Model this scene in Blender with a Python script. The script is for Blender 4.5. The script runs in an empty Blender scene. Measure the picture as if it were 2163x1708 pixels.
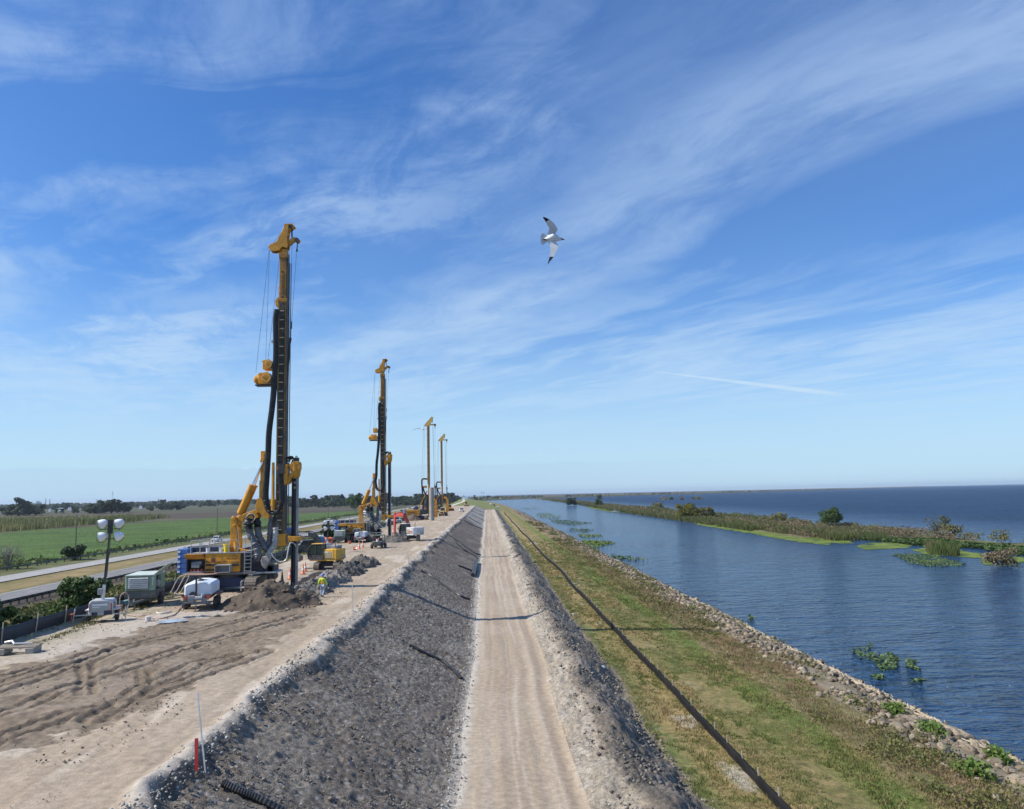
import bpy, math, random
import numpy as np
from mathutils import Vector, Matrix
R = math.radians
scene = bpy.context.scene
col = scene.collection
random.seed(7); RNG = np.random.default_rng(11)

# ------------------------------------------------------------------ camera
CAMZ = 7.9
YAW, PITCH, ROLL, FPX = R(1.95), R(6.53), R(1.19), 1656.0      # focal length in pixels of a 2163 px wide picture
_f = Vector((math.sin(YAW)*math.cos(PITCH), math.cos(YAW)*math.cos(PITCH), math.sin(PITCH)))
_r0 = Vector((math.cos(YAW), -math.sin(YAW), 0)); _u0 = _r0.cross(_f)
_r = math.cos(ROLL)*_r0 - math.sin(ROLL)*_u0; _u = math.sin(ROLL)*_r0 + math.cos(ROLL)*_u0
cam = bpy.data.cameras.new('camera'); camo = bpy.data.objects.new('camera', cam); col.objects.link(camo)
camo.matrix_world = Matrix(((_r.x, _u.x, -_f.x, 0), (_r.y, _u.y, -_f.y, 0), (_r.z, _u.z, -_f.z, CAMZ), (0, 0, 0, 1)))
cam.sensor_width = 36; cam.lens = FPX/2163*36; cam.clip_start = .3; cam.clip_end = 60000
scene.camera = camo

# ------------------------------------------------------------------ sun, sky, exposure
SUN_EL, SUN_AZ = R(44), R(262)            # azimuth clockwise from +Y
sd = Vector((math.sin(SUN_AZ)*math.cos(SUN_EL), math.cos(SUN_AZ)*math.cos(SUN_EL), math.sin(SUN_EL)))
sl = bpy.data.lights.new('sun', 'SUN'); sl.energy = 4.9; sl.angle = R(.53); sl.color = (1, .945, .86)
so = bpy.data.objects.new('sun', sl); col.objects.link(so)
so.rotation_euler = sd.to_track_quat('Z', 'Y').to_euler(); so.location = (0, 0, 60)
scene.view_settings.view_transform = 'Standard'; scene.view_settings.look = 'None'
scene.view_settings.exposure = 0.28; scene.view_settings.gamma = 1
world = bpy.data.worlds.new('World'); scene.world = world; world.use_nodes = True

class NT:
    """small helper for writing node trees"""
    def __init__(s, tree): s.t = tree; s.n = tree.nodes; s.l = tree.links; s.n.clear()
    def node(s, typ, **kw):
        n = s.n.new(typ)
        for k, v in kw.items(): setattr(n, k, v)
        return n
    def put(s, sock, v):
        if v is None: return
        if isinstance(v, bpy.types.NodeSocket): s.l.new(v, sock)
        else: sock.default_value = v
    def math(s, op, a, b=None, c=None, clamp=False):
        n = s.node('ShaderNodeMath', operation=op, use_clamp=clamp)
        for i, v in enumerate((a, b, c)): s.put(n.inputs[i], v)
        return n.outputs[0]
    def mix(s, fac, a, b, blend='MIX'):
        n = s.node('ShaderNodeMix', data_type='RGBA', blend_type=blend)
        s.put(n.inputs['Factor'], fac)
        for k, v in ((6, a), (7, b)):
            if isinstance(v, tuple) and len(v) == 3: v = (*v, 1)
            s.put(n.inputs[k], v)
        return n.outputs[2]
    def ramp(s, v, a, b, lo=0., hi=1., smooth=True):
        n = s.node('ShaderNodeMapRange', interpolation_type='SMOOTHSTEP' if smooth else 'LINEAR')
        for i, q in enumerate((v, a, b, lo, hi)): s.put(n.inputs[i], q)
        return n.outputs[0]
    def noise(s, vec, scale=1., detail=4., rough=.5, dist=0., out=0):
        n = s.node('ShaderNodeTexNoise')
        s.put(n.inputs['Vector'], vec); n.inputs['Scale'].default_value = scale; n.inputs['Detail'].default_value = detail
        n.inputs['Roughness'].default_value = rough; n.inputs['Distortion'].default_value = dist
        return n.outputs[out]
    def xyz(s, x, y, z):
        n = s.node('ShaderNodeCombineXYZ')
        for i, v in enumerate((x, y, z)): s.put(n.inputs[i], v)
        return n.outputs[0]
    def sep(s, v):
        n = s.node('ShaderNodeSeparateXYZ'); s.put(n.inputs[0], v); return n.outputs

def build_world():
    w = NT(world.node_tree)
    sky = w.node('ShaderNodeTexSky', sky_type='NISHITA', sun_disc=False, sun_elevation=SUN_EL, sun_rotation=SUN_AZ,
                 air_density=1.0, dust_density=.35, ozone_density=2.6, altitude=0)
    tc = w.node('ShaderNodeTexCoord'); X, Y, Z = w.sep(tc.outputs['Generated'])
    zz = w.math('MAXIMUM', Z, .03)
    u = w.math('DIVIDE', X, zz); v = w.math('DIVIDE', Y, zz)
    t = w.math('ADD', w.math('MULTIPLY', u, -.48), w.math('MULTIPLY', v, .88))
    q = w.math('ADD', w.math('MULTIPLY', u, .88), w.math('MULTIPLY', v, .48))
    # warp
    wn = w.noise(w.xyz(t, q, 3.1), .55, 3, .55)
    qq = w.math('ADD', q, w.math('MULTIPLY', w.math('SUBTRACT', wn, .5), .9))
    st = w.noise(w.xyz(w.math('MULTIPLY', t, .45), w.math('MULTIPLY', qq, 1.35), 1.7), 1.0, 8, .60, .25)         # streaks
    fine = w.noise(w.xyz(w.math('MULTIPLY', t, 1.5), w.math('MULTIPLY', qq, 3.0), 5.), 1.3, 8, .68, .3)
    big = w.noise(w.xyz(w.math('MULTIPLY', t, .5), q, 8.), .62, 3, .5)
    band = w.math('MULTIPLY', w.ramp(qq, .5, 1.9), w.ramp(qq, 2.42, 2.05))
    band2 = w.math('MULTIPLY', w.math('MULTIPLY', w.ramp(q, 2.40, 2.55), w.ramp(q, 2.78, 2.58)), w.ramp(t, 1.6, 3.2))
    t2 = w.math('ADD', w.math('MULTIPLY', u, .80), w.math('MULTIPLY', v, -.45)); q2 = w.math('ADD', w.math('MULTIPLY', u, .45), w.math('MULTIPLY', v, .80))
    wn2 = w.noise(w.xyz(u, v, 6.), .5, 3, .55)
    q3 = w.math('ADD', q2, w.math('MULTIPLY', w.math('SUBTRACT', wn2, .5), 1.6))
    st2 = w.noise(w.xyz(w.math('MULTIPLY', t2, .6), w.math('MULTIPLY', q3, 1.15), 12.), 1.0, 8, .62, .5)
    left = w.math('MULTIPLY', w.ramp(q, 1.9, .6), w.ramp(big, .25, .5, .5, 1.))
    low = w.math('MULTIPLY', w.ramp(Z, .34, .16), w.ramp(st, .34, .60))
    den = w.math('MULTIPLY', band, w.ramp(st, .28, .68, .30, 1.))
    den = w.math('MAXIMUM', den, w.math('MULTIPLY', band2, w.ramp(fine, .3, .65, .1, .55)))
    den = w.math('MAXIMUM', den, w.math('MULTIPLY', left, w.math('MULTIPLY', w.ramp(st2, .36, .64, 0., .95), w.ramp(fine, .30, .62, .45, 1.))))
    den = w.math('MAXIMUM', den, w.math('MULTIPLY', low, .85))
    far = w.math('MULTIPLY', w.ramp(q, 3.0, 4.4), w.ramp(st, .34, .66))
    den = w.math('MAXIMUM', den, w.math('MULTIPLY', far, .5))
    den = w.math('MULTIPLY', den, w.ramp(fine, .25, .62, .5, 1.))
    veil = w.math('MULTIPLY', w.ramp(big, .25, .7, .03, .2), 1.)
    den = w.math('MULTIPLY', w.math('MAXIMUM', den, veil), .66)
    den = w.math('MULTIPLY', den, w.ramp(Z, .03, .16))
    # contrail: a thin line in planar coordinates
    ax, ay, bx, by = 1.27, 6.35, 4.6, 8.9
    L = math.hypot(bx-ax, by-ay); dx, dy = (bx-ax)/L, (by-ay)/L
    ct = w.math('ADD', w.math('MULTIPLY', w.math('SUBTRACT', u, ax), dx), w.math('MULTIPLY', w.math('SUBTRACT', v, ay), dy))
    cn = w.math('ADD', w.math('MULTIPLY', w.math('SUBTRACT', u, ax), -dy), w.math('MULTIPLY', w.math('SUBTRACT', v, ay), dx))
    cw = w.ramp(ct, -.3, 3.0, .03, .17)
    line = w.math('MULTIPLY', w.ramp(w.math('DIVIDE', w.math('ABSOLUTE', cn), cw), 1., .3),
                  w.math('MULTIPLY', w.ramp(ct, -.3, .5), w.ramp(ct, 4.0, 2.6)))
    den = w.math('MAXIMUM', den, w.math('MULTIPLY', line, w.ramp(fine, .3, .6, .65, .9)))
    # tone of the clear sky, pale towards the horizon
    skyc = w.mix(1., sky.outputs[0], (.46, .97, 1.58), 'MULTIPLY')
    hz = w.ramp(Z, .33, .0, 0, 1.)
    hz = w.math('POWER', hz, 1.5)
    skyc = w.mix(w.math('MULTIPLY', hz, .85), skyc, (6.0, 8.2, 9.8))
    cloud = w.mix(w.ramp(Z, .1, .6), (6.0, 7.9, 9.8), (4.4, 6.2, 9.4))
    c = w.mix(den, skyc, cloud)
    # pale band of far cloud top, and a slightly darker bank under it
    az = w.math('ARCTAN2', X, Y)
    edge = w.math('ADD', .0385, w.math('MULTIPLY', w.math('SUBTRACT', w.noise(w.xyz(w.math('MULTIPLY', az, 9.), 0., 0.), 1.6, 6, .6), .5), .014))
    bank = w.math('MULTIPLY', w.ramp(Z, w.math('ADD', edge, .002), w.math('SUBTRACT', edge, .002)), w.ramp(az, .45, -.05))
    c = w.mix(w.math('MULTIPLY', bank, .30), c, (4.2, 6.0, 8.4))
    puff = w.noise(w.xyz(w.math('MULTIPLY', az, 26.), w.math('MULTIPLY', Z, 120.), 2.), 1., 5, .6)
    pm = w.math('MULTIPLY', w.math('MULTIPLY', w.ramp(puff, .60, .70), w.ramp(Z, .03, .035)), w.ramp(Z, .052, .045))
    c = w.mix(w.math('MULTIPLY', w.math('MULTIPLY', pm, w.ramp(az, -.1, -.3)), .38), c, (8., 9., 10.))
    bg = w.node('ShaderNodeBackground'); w.put(bg.inputs[0], c); bg.inputs[1].default_value = .080
    w.l.new(bg.outputs[0], w.node('ShaderNodeOutputWorld').inputs[0])
build_world()
scene.render.engine = 'CYCLES'
scene.cycles.max_bounces = 6; scene.cycles.transparent_max_bounces = 8

# ------------------------------------------------------------------ picture pixels <-> world points
def ray(px, py):
    return (_f + (px-1081.5)/FPX*_r + (854-py)/FPX*_u)
O = Vector((0, 0, CAMZ))
def at(px, py, z=0.):
    d = ray(px, py); return O + d*((z-CAMZ)/d.z)
def atY(px, py, Y):
    d = ray(px, py); return O + d*(Y/d.y)

# ------------------------------------------------------------------ tagging
def tag(o, label=None, cat=None, group=None, kind=None):
    if label: o['label'] = label
    if cat: o['category'] = cat
    if group: o['group'] = group
    if kind: o['kind'] = kind
    return o
def thing(name, label, cat, loc=(0, 0, 0), rz=0., group=None):
    o = bpy.data.objects.new(name, None); col.objects.link(o); o.location = loc; o.rotation_euler = (0, 0, rz)
    o.empty_display_size = .2
    return tag(o, label, cat, group)
KIDS = {}
def link(name, me, parent=None):
    o = bpy.data.objects.new(name, me); col.objects.link(o)
    if parent is not None: o.parent = parent; KIDS.setdefault(parent.name, []).append(o)
    return o
def dup(root, loc, rz=0., label=None, scale=1.):
    def rec(o, par):
        c = o.copy(); col.objects.link(c); c.parent = par
        if par is not None: KIDS.setdefault(par.name, []).append(c)
        for k in KIDS.get(o.name, []): rec(k, c)
        return c
    r = rec(root, None); r.location = loc; r.rotation_euler = (root.rotation_euler.x, root.rotation_euler.y, rz)
    r.scale = (scale,)*3 if not isinstance(scale, tuple) else scale
    if label: r['label'] = label
    return r

# ------------------------------------------------------------------ materials
MATS = {}
def mat(name, color, rough=.6, metal=0., dirt=.25, dirtc=(.30, .26, .21), scale=3., bump=0., var=.12, spec=.5, bscale=18.):
    if name in MATS: return MATS[name]
    m = bpy.data.materials.new(name); m.use_nodes = True; t = NT(m.node_tree)
    b = t.node('ShaderNodeBsdfPrincipled'); out = t.node('ShaderNodeOutputMaterial'); t.l.new(b.outputs[0], out.inputs[0])
    tc = t.node('ShaderNodeTexCoord').outputs['Object']
    n1 = t.noise(tc, scale, 5, .6); n2 = t.noise(tc, scale*.35, 3, .5)
    c = t.mix(t.ramp(n2, .3, .7), tuple(x*(1-var) for x in color), tuple(min(1, x*(1+var)) for x in color))
    if dirt: c = t.mix(t.math('MULTIPLY', t.ramp(n1, .42, .72), dirt), c, dirtc)
    t.put(b.inputs['Base Color'], c); b.inputs['Metallic'].default_value = metal
    t.put(b.inputs['Roughness'], t.ramp(n1, .2, .8, max(.02, rough-.08), min(1, rough+.12)))
    b.inputs['Specular IOR Level'].default_value = spec
    if bump:
        bp = t.node('ShaderNodeBump'); bp.inputs['Strength'].default_value = bump; bp.inputs['Distance'].default_value = .05
        t.put(bp.inputs['Height'], t.noise(tc, bscale, 5, .6)); t.l.new(bp.outputs[0], b.inputs['Normal'])
    MATS[name] = m; return m
def leafmat(name, c1, c2, c3=None, scale=.5):
    if name in MATS: return MATS[name]
    m = bpy.data.materials.new(name); m.use_nodes = True; t = NT(m.node_tree)
    b = t.node('ShaderNodeBsdfPrincipled'); out = t.node('ShaderNodeOutputMaterial')
    tc = t.node('ShaderNodeTexCoord').outputs['Object']
    at_ = t.node('ShaderNodeAttribute', attribute_name='rnd').outputs['Fac']
    c = t.mix(at_, c1, c2)
    if c3: c = t.mix(t.ramp(t.noise(tc, scale, 3, .5), .45, .62), c, c3)
    t.put(b.inputs['Base Color'], c); b.inputs['Roughness'].default_value = .7; b.inputs['Specular IOR Level'].default_value = .25
    tr = t.node('ShaderNodeBsdfTranslucent'); t.put(tr.inputs[0], c)
    ms = t.node('ShaderNodeMixShader'); ms.inputs[0].default_value = .25
    t.l.new(b.outputs[0], ms.inputs[1]); t.l.new(tr.outputs[0], ms.inputs[2]); t.l.new(ms.outputs[0], out.inputs[0])
    MATS[name] = m; return m
def glassmat(name, color=(.02, .03, .03)):
    if name in MATS: return MATS[name]
    m = bpy.data.materials.new(name); m.use_nodes = True; b = m.node_tree.nodes['Principled BSDF']
    b.inputs['Base Color'].default_value = (*color, 1); b.inputs['Roughness'].default_value = .06; b.inputs['Specular IOR Level'].default_value = .6
    MATS[name] = m; return m

YEL = mat('rig yellow paint', (.66, .29, .012), .45, dirt=.55, dirtc=(.17, .10, .045), scale=1.9)
YEL2 = mat('machine yellow paint', (.74, .42, .05), .45, dirt=.3, scale=2.)
BLK = mat('black rubber hose', (.012, .013, .016), .5, dirt=.15, scale=4.)
SLV = mat('grey sleeve fabric', (.13, .14, .15), .55, dirt=.4, dirtc=(.06, .06, .07), scale=2.5, bump=.6, bscale=6)
DRK = mat('dark machine steel', (.035, .035, .04), .55, dirt=.35, dirtc=(.16, .14, .12), scale=3.)
STL = mat('weathered steel', (.17, .17, .17), .5, metal=.3, dirt=.4, dirtc=(.10, .085, .07), scale=2.)
CHR = mat('chrome rod', (.75, .76, .78), .18, metal=1., dirt=.05)
GALV = mat('galvanised rail', (.42, .43, .43), .45, metal=.3, dirt=.2)
TRK = mat('muddy track shoes', (.27, .225, .175), .85, dirt=.6, dirtc=(.10, .085, .07), scale=5., bump=.5)
WHT = mat('white paint', (.74, .75, .74), .42, dirt=.22, dirtc=(.4, .37, .32))
BLU = mat('blue paint', (.045, .13, .38), .5, dirt=.3, dirtc=(.2, .22, .26))
DBL = mat('dark blue steel', (.015, .035, .10), .5, dirt=.3, dirtc=(.08, .08, .09))
RED = mat('faded red paint', (.60, .07, .05), .45, dirt=.25, dirtc=(.35, .16, .12))
ORG = mat('orange plastic', (.80, .17, .07), .6, dirt=.2)
GRN = mat('sage green paint', (.26, .36, .25), .5, dirt=.35, dirtc=(.2, .2, .17))
GRY = mat('grey paint', (.36, .36, .35), .5, dirt=.35, dirtc=(.22, .2, .18))
TYR = mat('dusty tyre rubber', (.035, .035, .037), .85, dirt=.55, dirtc=(.17, .15, .13), scale=6)
GLS = glassmat('tinted cab glass')
WOOD = mat('weathered timber', (.36, .30, .23), .8, dirt=.3, scale=5)
TANK = mat('white polythene tank', (.66, .70, .73), .45, dirt=.2, dirtc=(.42, .42, .42), scale=1.5)
MAR = mat('maroon chassis', (.09, .02, .03), .5, dirt=.3)

# ------------------------------------------------------------------ mesh building
class MB:
    def __init__(s): s.v = []; s.f = []; s.m = []
    def add(s, vs, fs, mi=0):
        o = len(s.v); s.v += [tuple(p) for p in vs]; s.f += [tuple(i+o for i in f) for f in fs]; s.m += [mi]*len(fs); return s
    def box(s, c, d, rot=None, mi=0, taper=1.):
        c = Vector(c); hx, hy, hz = d[0]/2, d[1]/2, d[2]/2; vs = []
        for z in (-1, 1):
            k = taper if z > 0 else 1.
            for x, y in ((-1, -1), (1, -1), (1, 1), (-1, 1)):
                p = Vector((x*hx*k, y*hy*k, z*hz))
                if rot is not None: p = rot @ p
                vs.append(c+p)
        return s.add(vs, [(3, 2, 1, 0), (4, 5, 6, 7), (0, 1, 5, 4), (1, 2, 6, 5), (2, 3, 7, 6), (3, 0, 4, 7)], mi)
    def bar(s, a, b, w, h=None, mi=0, up=(0, 1, 0)):
        """box section beam from a to b"""
        a = Vector(a); b = Vector(b); h = h or w; z = (b-a).normalized(); u = Vector(up)
        x = u.cross(z)
        if x.length < 1e-4: x = Vector((1, 0, 0)).cross(z)
        x.normalize(); y = z.cross(x)
        M = Matrix((x, y, z)).transposed()
        return s.box((a+b)/2, (w, h, (b-a).length), M, mi)
    def tube(s, pts, rad, n=8, mi=0, caps=True):
        pts = [Vector(p) for p in pts]
        if not isinstance(rad, (list, tuple)): rad = [rad]*len(pts)
        rings = []; up = Vector((.13, .31, .94)); vs = []
        for i, p in enumerate(pts):
            t = (pts[min(i+1, len(pts)-1)]-pts[max(i-1, 0)])
            if t.length < 1e-9: t = Vector((0, 0, 1))
            t.normalize(); x = up - t*up.dot(t)
            if x.length < .05: x = Vector((1, 0, 0)) - t*t.x
            x.normalize(); y = t.cross(x); up = x
            for k in range(n):
                a = 2*math.pi*k/n; vs.append(p + rad[i]*(math.cos(a)*x+math.sin(a)*y))
        fs = []
        for i in range(len(pts)-1):
            for k in range(n):
                k2 = (k+1) % n; fs.append((i*n+k, i*n+k2, (i+1)*n+k2, (i+1)*n+k))
        if caps: fs.append(tuple(range(n-1, -1, -1))); fs.append(tuple((len(pts)-1)*n+k for k in range(n)))
        return s.add(vs, fs, mi)
    def cyl(s, a, b, r, r2=None, n=16, mi=0): return s.tube([a, b], [r, r if r2 is None else r2], n, mi)
    def prism(s, pts, y0, y1, mi=0, axis='y', fn=None):
        """polygon in (x,z) drawn out from y0 to y1 (axis 'x': polygon in (y,z))"""
        n = len(pts)
        ar = sum(pts[i][0]*pts[(i+1) % n][1]-pts[(i+1) % n][0]*pts[i][1] for i in range(n))
        if ar < 0: pts = pts[::-1]
        if axis == 'y': vs = [(p[0], y0, p[1]) for p in pts]+[(p[0], y1, p[1]) for p in pts]
        elif axis == 'x': vs = [(y1, p[0], p[1]) for p in pts]+[(y0, p[0], p[1]) for p in pts]
        else: vs = [(p[0], p[1], y1) for p in pts]+[(p[0], p[1], y0) for p in pts]
        return s.add(vs, [tuple(range(n)), tuple(range(2*n-1, n-1, -1))]+[(i, n+i, n+(i+1) % n, (i+1) % n) for i in range(n)], mi)
    def lathe(s, prof, base=(0, 0, 0), axis=(0, 0, 1), n=16, mi=0):
        """prof: list of (radius, height)"""
        q = Vector((0, 0, 1)).rotation_difference(Vector(axis)); vs = []; b = Vector(base)
        for r, h in prof:
            for k in range(n):
                a = 2*math.pi*k/n; vs.append(b + q @ Vector((r*math.cos(a), r*math.sin(a), h)))
        fs = []
        for i in range(len(prof)-1):
            for k in range(n):
                k2 = (k+1) % n; fs.append((i*n+k, i*n+k2, (i+1)*n+k2, (i+1)*n+k))
        fs.append(tuple(range(n-1, -1, -1))); fs.append(tuple((len(prof)-1)*n+k for k in range(n)))
        return s.add(vs, fs, mi)
    def build(s, name, mats, parent=None, bevel=0., smooth=False, sub=0):
        me = bpy.data.meshes.new(name); me.from_pydata(s.v, [], s.f)
        for m in (mats if isinstance(mats, (list, tuple)) else [mats]): me.materials.append(m)
        if any(s.m): me.polygons.foreach_set('material_index', s.m)
        me.update()
        if smooth:
            me.polygons.foreach_set('use_smooth', [True]*len(me.polygons))
            try: me.set_sharp_from_angle(angle=R(38))
            except Exception: pass
        o = link(name, me, parent)
        if bevel:
            b = o.modifiers.new('bevel', 'BEVEL'); b.width = bevel; b.segments = 1; b.limit_method = 'ANGLE'; b.angle_limit = R(50)
        return o

def npmesh(name, V, F, mats, parent=None, colors=None, rnd=None, smooth=False, matidx=None):
    """V (n,3) F (m,k) numpy"""
    me = bpy.data.meshes.new(name); n, k = len(V), F.shape[1]; m = len(F)
    me.vertices.add(n); me.vertices.foreach_set('co', np.ascontiguousarray(V, dtype=np.float32).ravel())
    me.loops.add(m*k); me.loops.foreach_set('vertex_index', np.ascontiguousarray(F, dtype=np.int32).ravel())
    me.polygons.add(m); me.polygons.foreach_set('loop_start', np.arange(0, m*k, k, dtype=np.int32))
    for q in (mats if isinstance(mats, (list, tuple)) else [mats]): me.materials.append(q)
    if matidx is not None: me.polygons.foreach_set('material_index', np.ascontiguousarray(matidx, dtype=np.int32))
    if smooth: me.polygons.foreach_set('use_smooth', np.ones(m, dtype=bool))
    me.update(calc_edges=True)
    if colors is not None:
        a = me.color_attributes.new('Col', 'FLOAT_COLOR', 'POINT')
        c = np.ones((n, 4), dtype=np.float32); c[:, :3] = colors; a.data.foreach_set('color', c.ravel())
    if rnd is not None:
        a = me.attributes.new('rnd', 'FLOAT', 'FACE'); a.data.foreach_set('value', np.ascontiguousarray(rnd, dtype=np.float32))
    return link(name, me, parent)
def textmesh(body, size, parent, m, M, name='lettering', ext=.008, bold=0.):
    cu = bpy.data.curves.new(name, 'FONT'); cu.body = body; cu.size = size; cu.extrude = ext; cu.offset = bold; cu.resolution_u = 2
    cu.align_x = 'CENTER'; cu.align_y = 'CENTER'
    tmp = bpy.data.objects.new('tmp', cu); col.objects.link(tmp)
    dg = bpy.context.evaluated_depsgraph_get(); me = bpy.data.meshes.new_from_object(tmp.evaluated_get(dg))
    bpy.data.objects.remove(tmp); bpy.data.curves.remove(cu)
    me.transform(M); me.materials.clear(); me.materials.append(m); me.name = name
    return link(name, me, parent)

# ------------------------------------------------------------------ noise (numpy)
def vnoise(x, y, seed=0):
    xi = np.floor(x).astype(np.int64); yi = np.floor(y).astype(np.int64); fx = x-xi; fy = y-yi
    fx = fx*fx*(3-2*fx); fy = fy*fy*(3-2*fy)
    def h(a, b):
        k = (a*374761393+b*668265263+seed*974634777) & 0xffffffff
        k = ((k ^ (k >> 13))*1274126177) & 0xffffffff; k = (k ^ (k >> 16)); k = (k*2246822519) & 0xffffffff; k ^= k >> 15
        return k/4294967296.
    return (h(xi, yi)*(1-fx)+h(xi+1, yi)*fx)*(1-fy)+(h(xi, yi+1)*(1-fx)+h(xi+1, yi+1)*fx)*fy
def fbm(x, y, oct=4, seed=0, rough=.5):
    s = 0; a = 1.; n = 0
    for i in range(oct):
        s = s+a*vnoise(x, y, seed+i*17); n += a; a *= rough; x = x*2.03+11.3; y = y*2.03+5.7
    return s/n
def sstep(x, a, b):
    t = np.clip((x-a)/(b-a), 0, 1); return t*t*(3-2*t)
# ------------------------------------------------------------------ the dike: cross-section and terrain
YEND = 600.
WATER = -6.5
def cofs(Y): return -np.square(np.maximum(np.asarray(Y, dtype=float)-700, 0)/1000)*26
def wob(s, Y): return (fbm(np.asarray(Y)*.11, np.asarray(s)*.12, 2, 5)-.5)*.55*(1-sstep(np.asarray(Y), 250., 700.)*.5)
PA = np.array([(-60, -6), (-46, -5.9), (-38, -3.6), (-31, -.7), (-28.6, .05), (-27.6, .12), (-27, 0), (-18, .05), (-10, 0), (-9.3, .10), (-8.8, .02), (-8.2, -.40),
               (-5, -1.85), (-1.9, -3.25), (-1.3, -3.40), (3.4, -3.44), (3.9, -3.32), (4.9, -3.0), (5.5, -2.86), (6.1, -3.15), (8.3, -4.65), (9.2, -4.8), (18, -5.25), (22.3, -5.6), (24.5, -5.75), (27.2, -6.45), (30, -7.3), (36, -9)])
PB = np.array([(-60, -6), (-48, -6), (-34, -.2), (-32, 0), (-25, 0), (-22, -.25), (22.3, -5.6), (24.5, -5.75), (27.2, -6.45), (30, -7.3), (36, -9)])
def trench(s, Y):
    cx = -17.6+(fbm(Y*.5, Y*0, 2, 3)-.5)*.6
    a = 1-sstep(np.abs(s-cx), .45, .8)
    return -1.1*a*sstep(Y, 66, 68)*(1-sstep(Y, 86, 88)) - .9*(1-sstep(np.abs(s+15.3), .6, 1.1))*sstep(Y, 141, 143)*(1-sstep(Y, 150, 152))
def zbase(s, Y):
    e = sstep(Y+(fbm(s*.3, Y*0., 2, 9)-.5)*10, YEND, YEND+16)
    return np.interp(s, PA[:, 0], PA[:, 1])*(1-e)+np.interp(s, PB[:, 0], PB[:, 1])*e
def height(X, Y):
    X = np.atleast_1d(np.asarray(X, dtype=float)); Y = np.atleast_1d(np.asarray(Y, dtype=float))
    s = X-cofs(Y); s = s-wob(s, Y)
    return zbase(s, Y)
def hz(X, Y): return float(height(X, Y)[0])
def hit(px, py, off=0.):
    """where the sight line of a picture point meets the terrain"""
    d = ray(px, py); t = np.arange(8, 2500, 1.)*1.0; t = 8*np.power(2500/8, np.linspace(0, 1, 6000))
    X = O.x+d.x*t; Y = O.y+d.y*t; Z = O.z+d.z*t; b = np.nonzero(Z < np.maximum(height(X, Y)+off, WATER))[0]
    i = b[0] if len(b) else -1
    return Vector((X[i], Y[i], Z[i]))
def pix(pts, z=0.): return np.array([[*at(x, y, z).xy] for x, y in pts])
def segdist(X, Y, P):
    best = np.full(X.shape, 1e9); along = np.zeros(X.shape); acc = 0.
    for (a, b) in zip(P[:-1], P[1:]):
        d = b-a; L = np.hypot(*d); t = np.clip(((X-a[0])*d[0]+(Y-a[1])*d[1])/(L*L), 0, 1)
        q = np.hypot(X-a[0]-t*d[0], Y-a[1]-t*d[1]); m = q < best; best = np.where(m, q, best); along = np.where(m, acc+t*L, along); acc += L
    return best, along
def inpoly(X, Y, P):
    c = np.zeros(X.shape, bool); n = len(P)
    for i in range(n):
        x1, y1 = P[i]; x2, y2 = P[(i+1) % n]
        with np.errstate(divide='ignore', invalid='ignore'):
            k = ((y1 > Y) != (y2 > Y)) & (X < (x2-x1)*(Y-y1)/(y2-y1+1e-12)+x1)
        c ^= k
    return c
RUTS = [pix(p) for p in (
    [(-40, 1468), (60, 1440), (180, 1400), (260, 1368), (330, 1350), (480, 1318), (600, 1288)],
    [(-40, 1520), (60, 1490), (120, 1462), (230, 1425), (300, 1402), (400, 1368), (520, 1335), (640, 1300)],
    [(-40, 1580), (60, 1540), (150, 1508), (240, 1490), (330, 1462), (480, 1408), (560, 1376)],
    [(170, 1405), (168, 1470)], [(198, 1402), (196, 1468)], [(292, 1420), (296, 1452)], [(316, 1418), (320, 1450)],
    [(-20, 1440), (80, 1412), (160, 1395), (220, 1372)], [(200, 1520), (300, 1455), (420, 1400), (500, 1385)])]
WHITE = pix([(-200, 1500), (0, 1408), (120, 1388), (230, 1352), (330, 1318), (480, 1296), (560, 1282), (430, 1290), (340, 1296), (230, 1316), (60, 1330), (-200, 1380)])
MUD = pix([(-300, 1760), (-60, 1610), (40, 1590), (160, 1548), (330, 1490), (520, 1395), (640, 1318), (690, 1290), (640, 1275), (440, 1290), (330, 1318), (220, 1352), (110, 1392), (0, 1412), (-200, 1480)])
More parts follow.
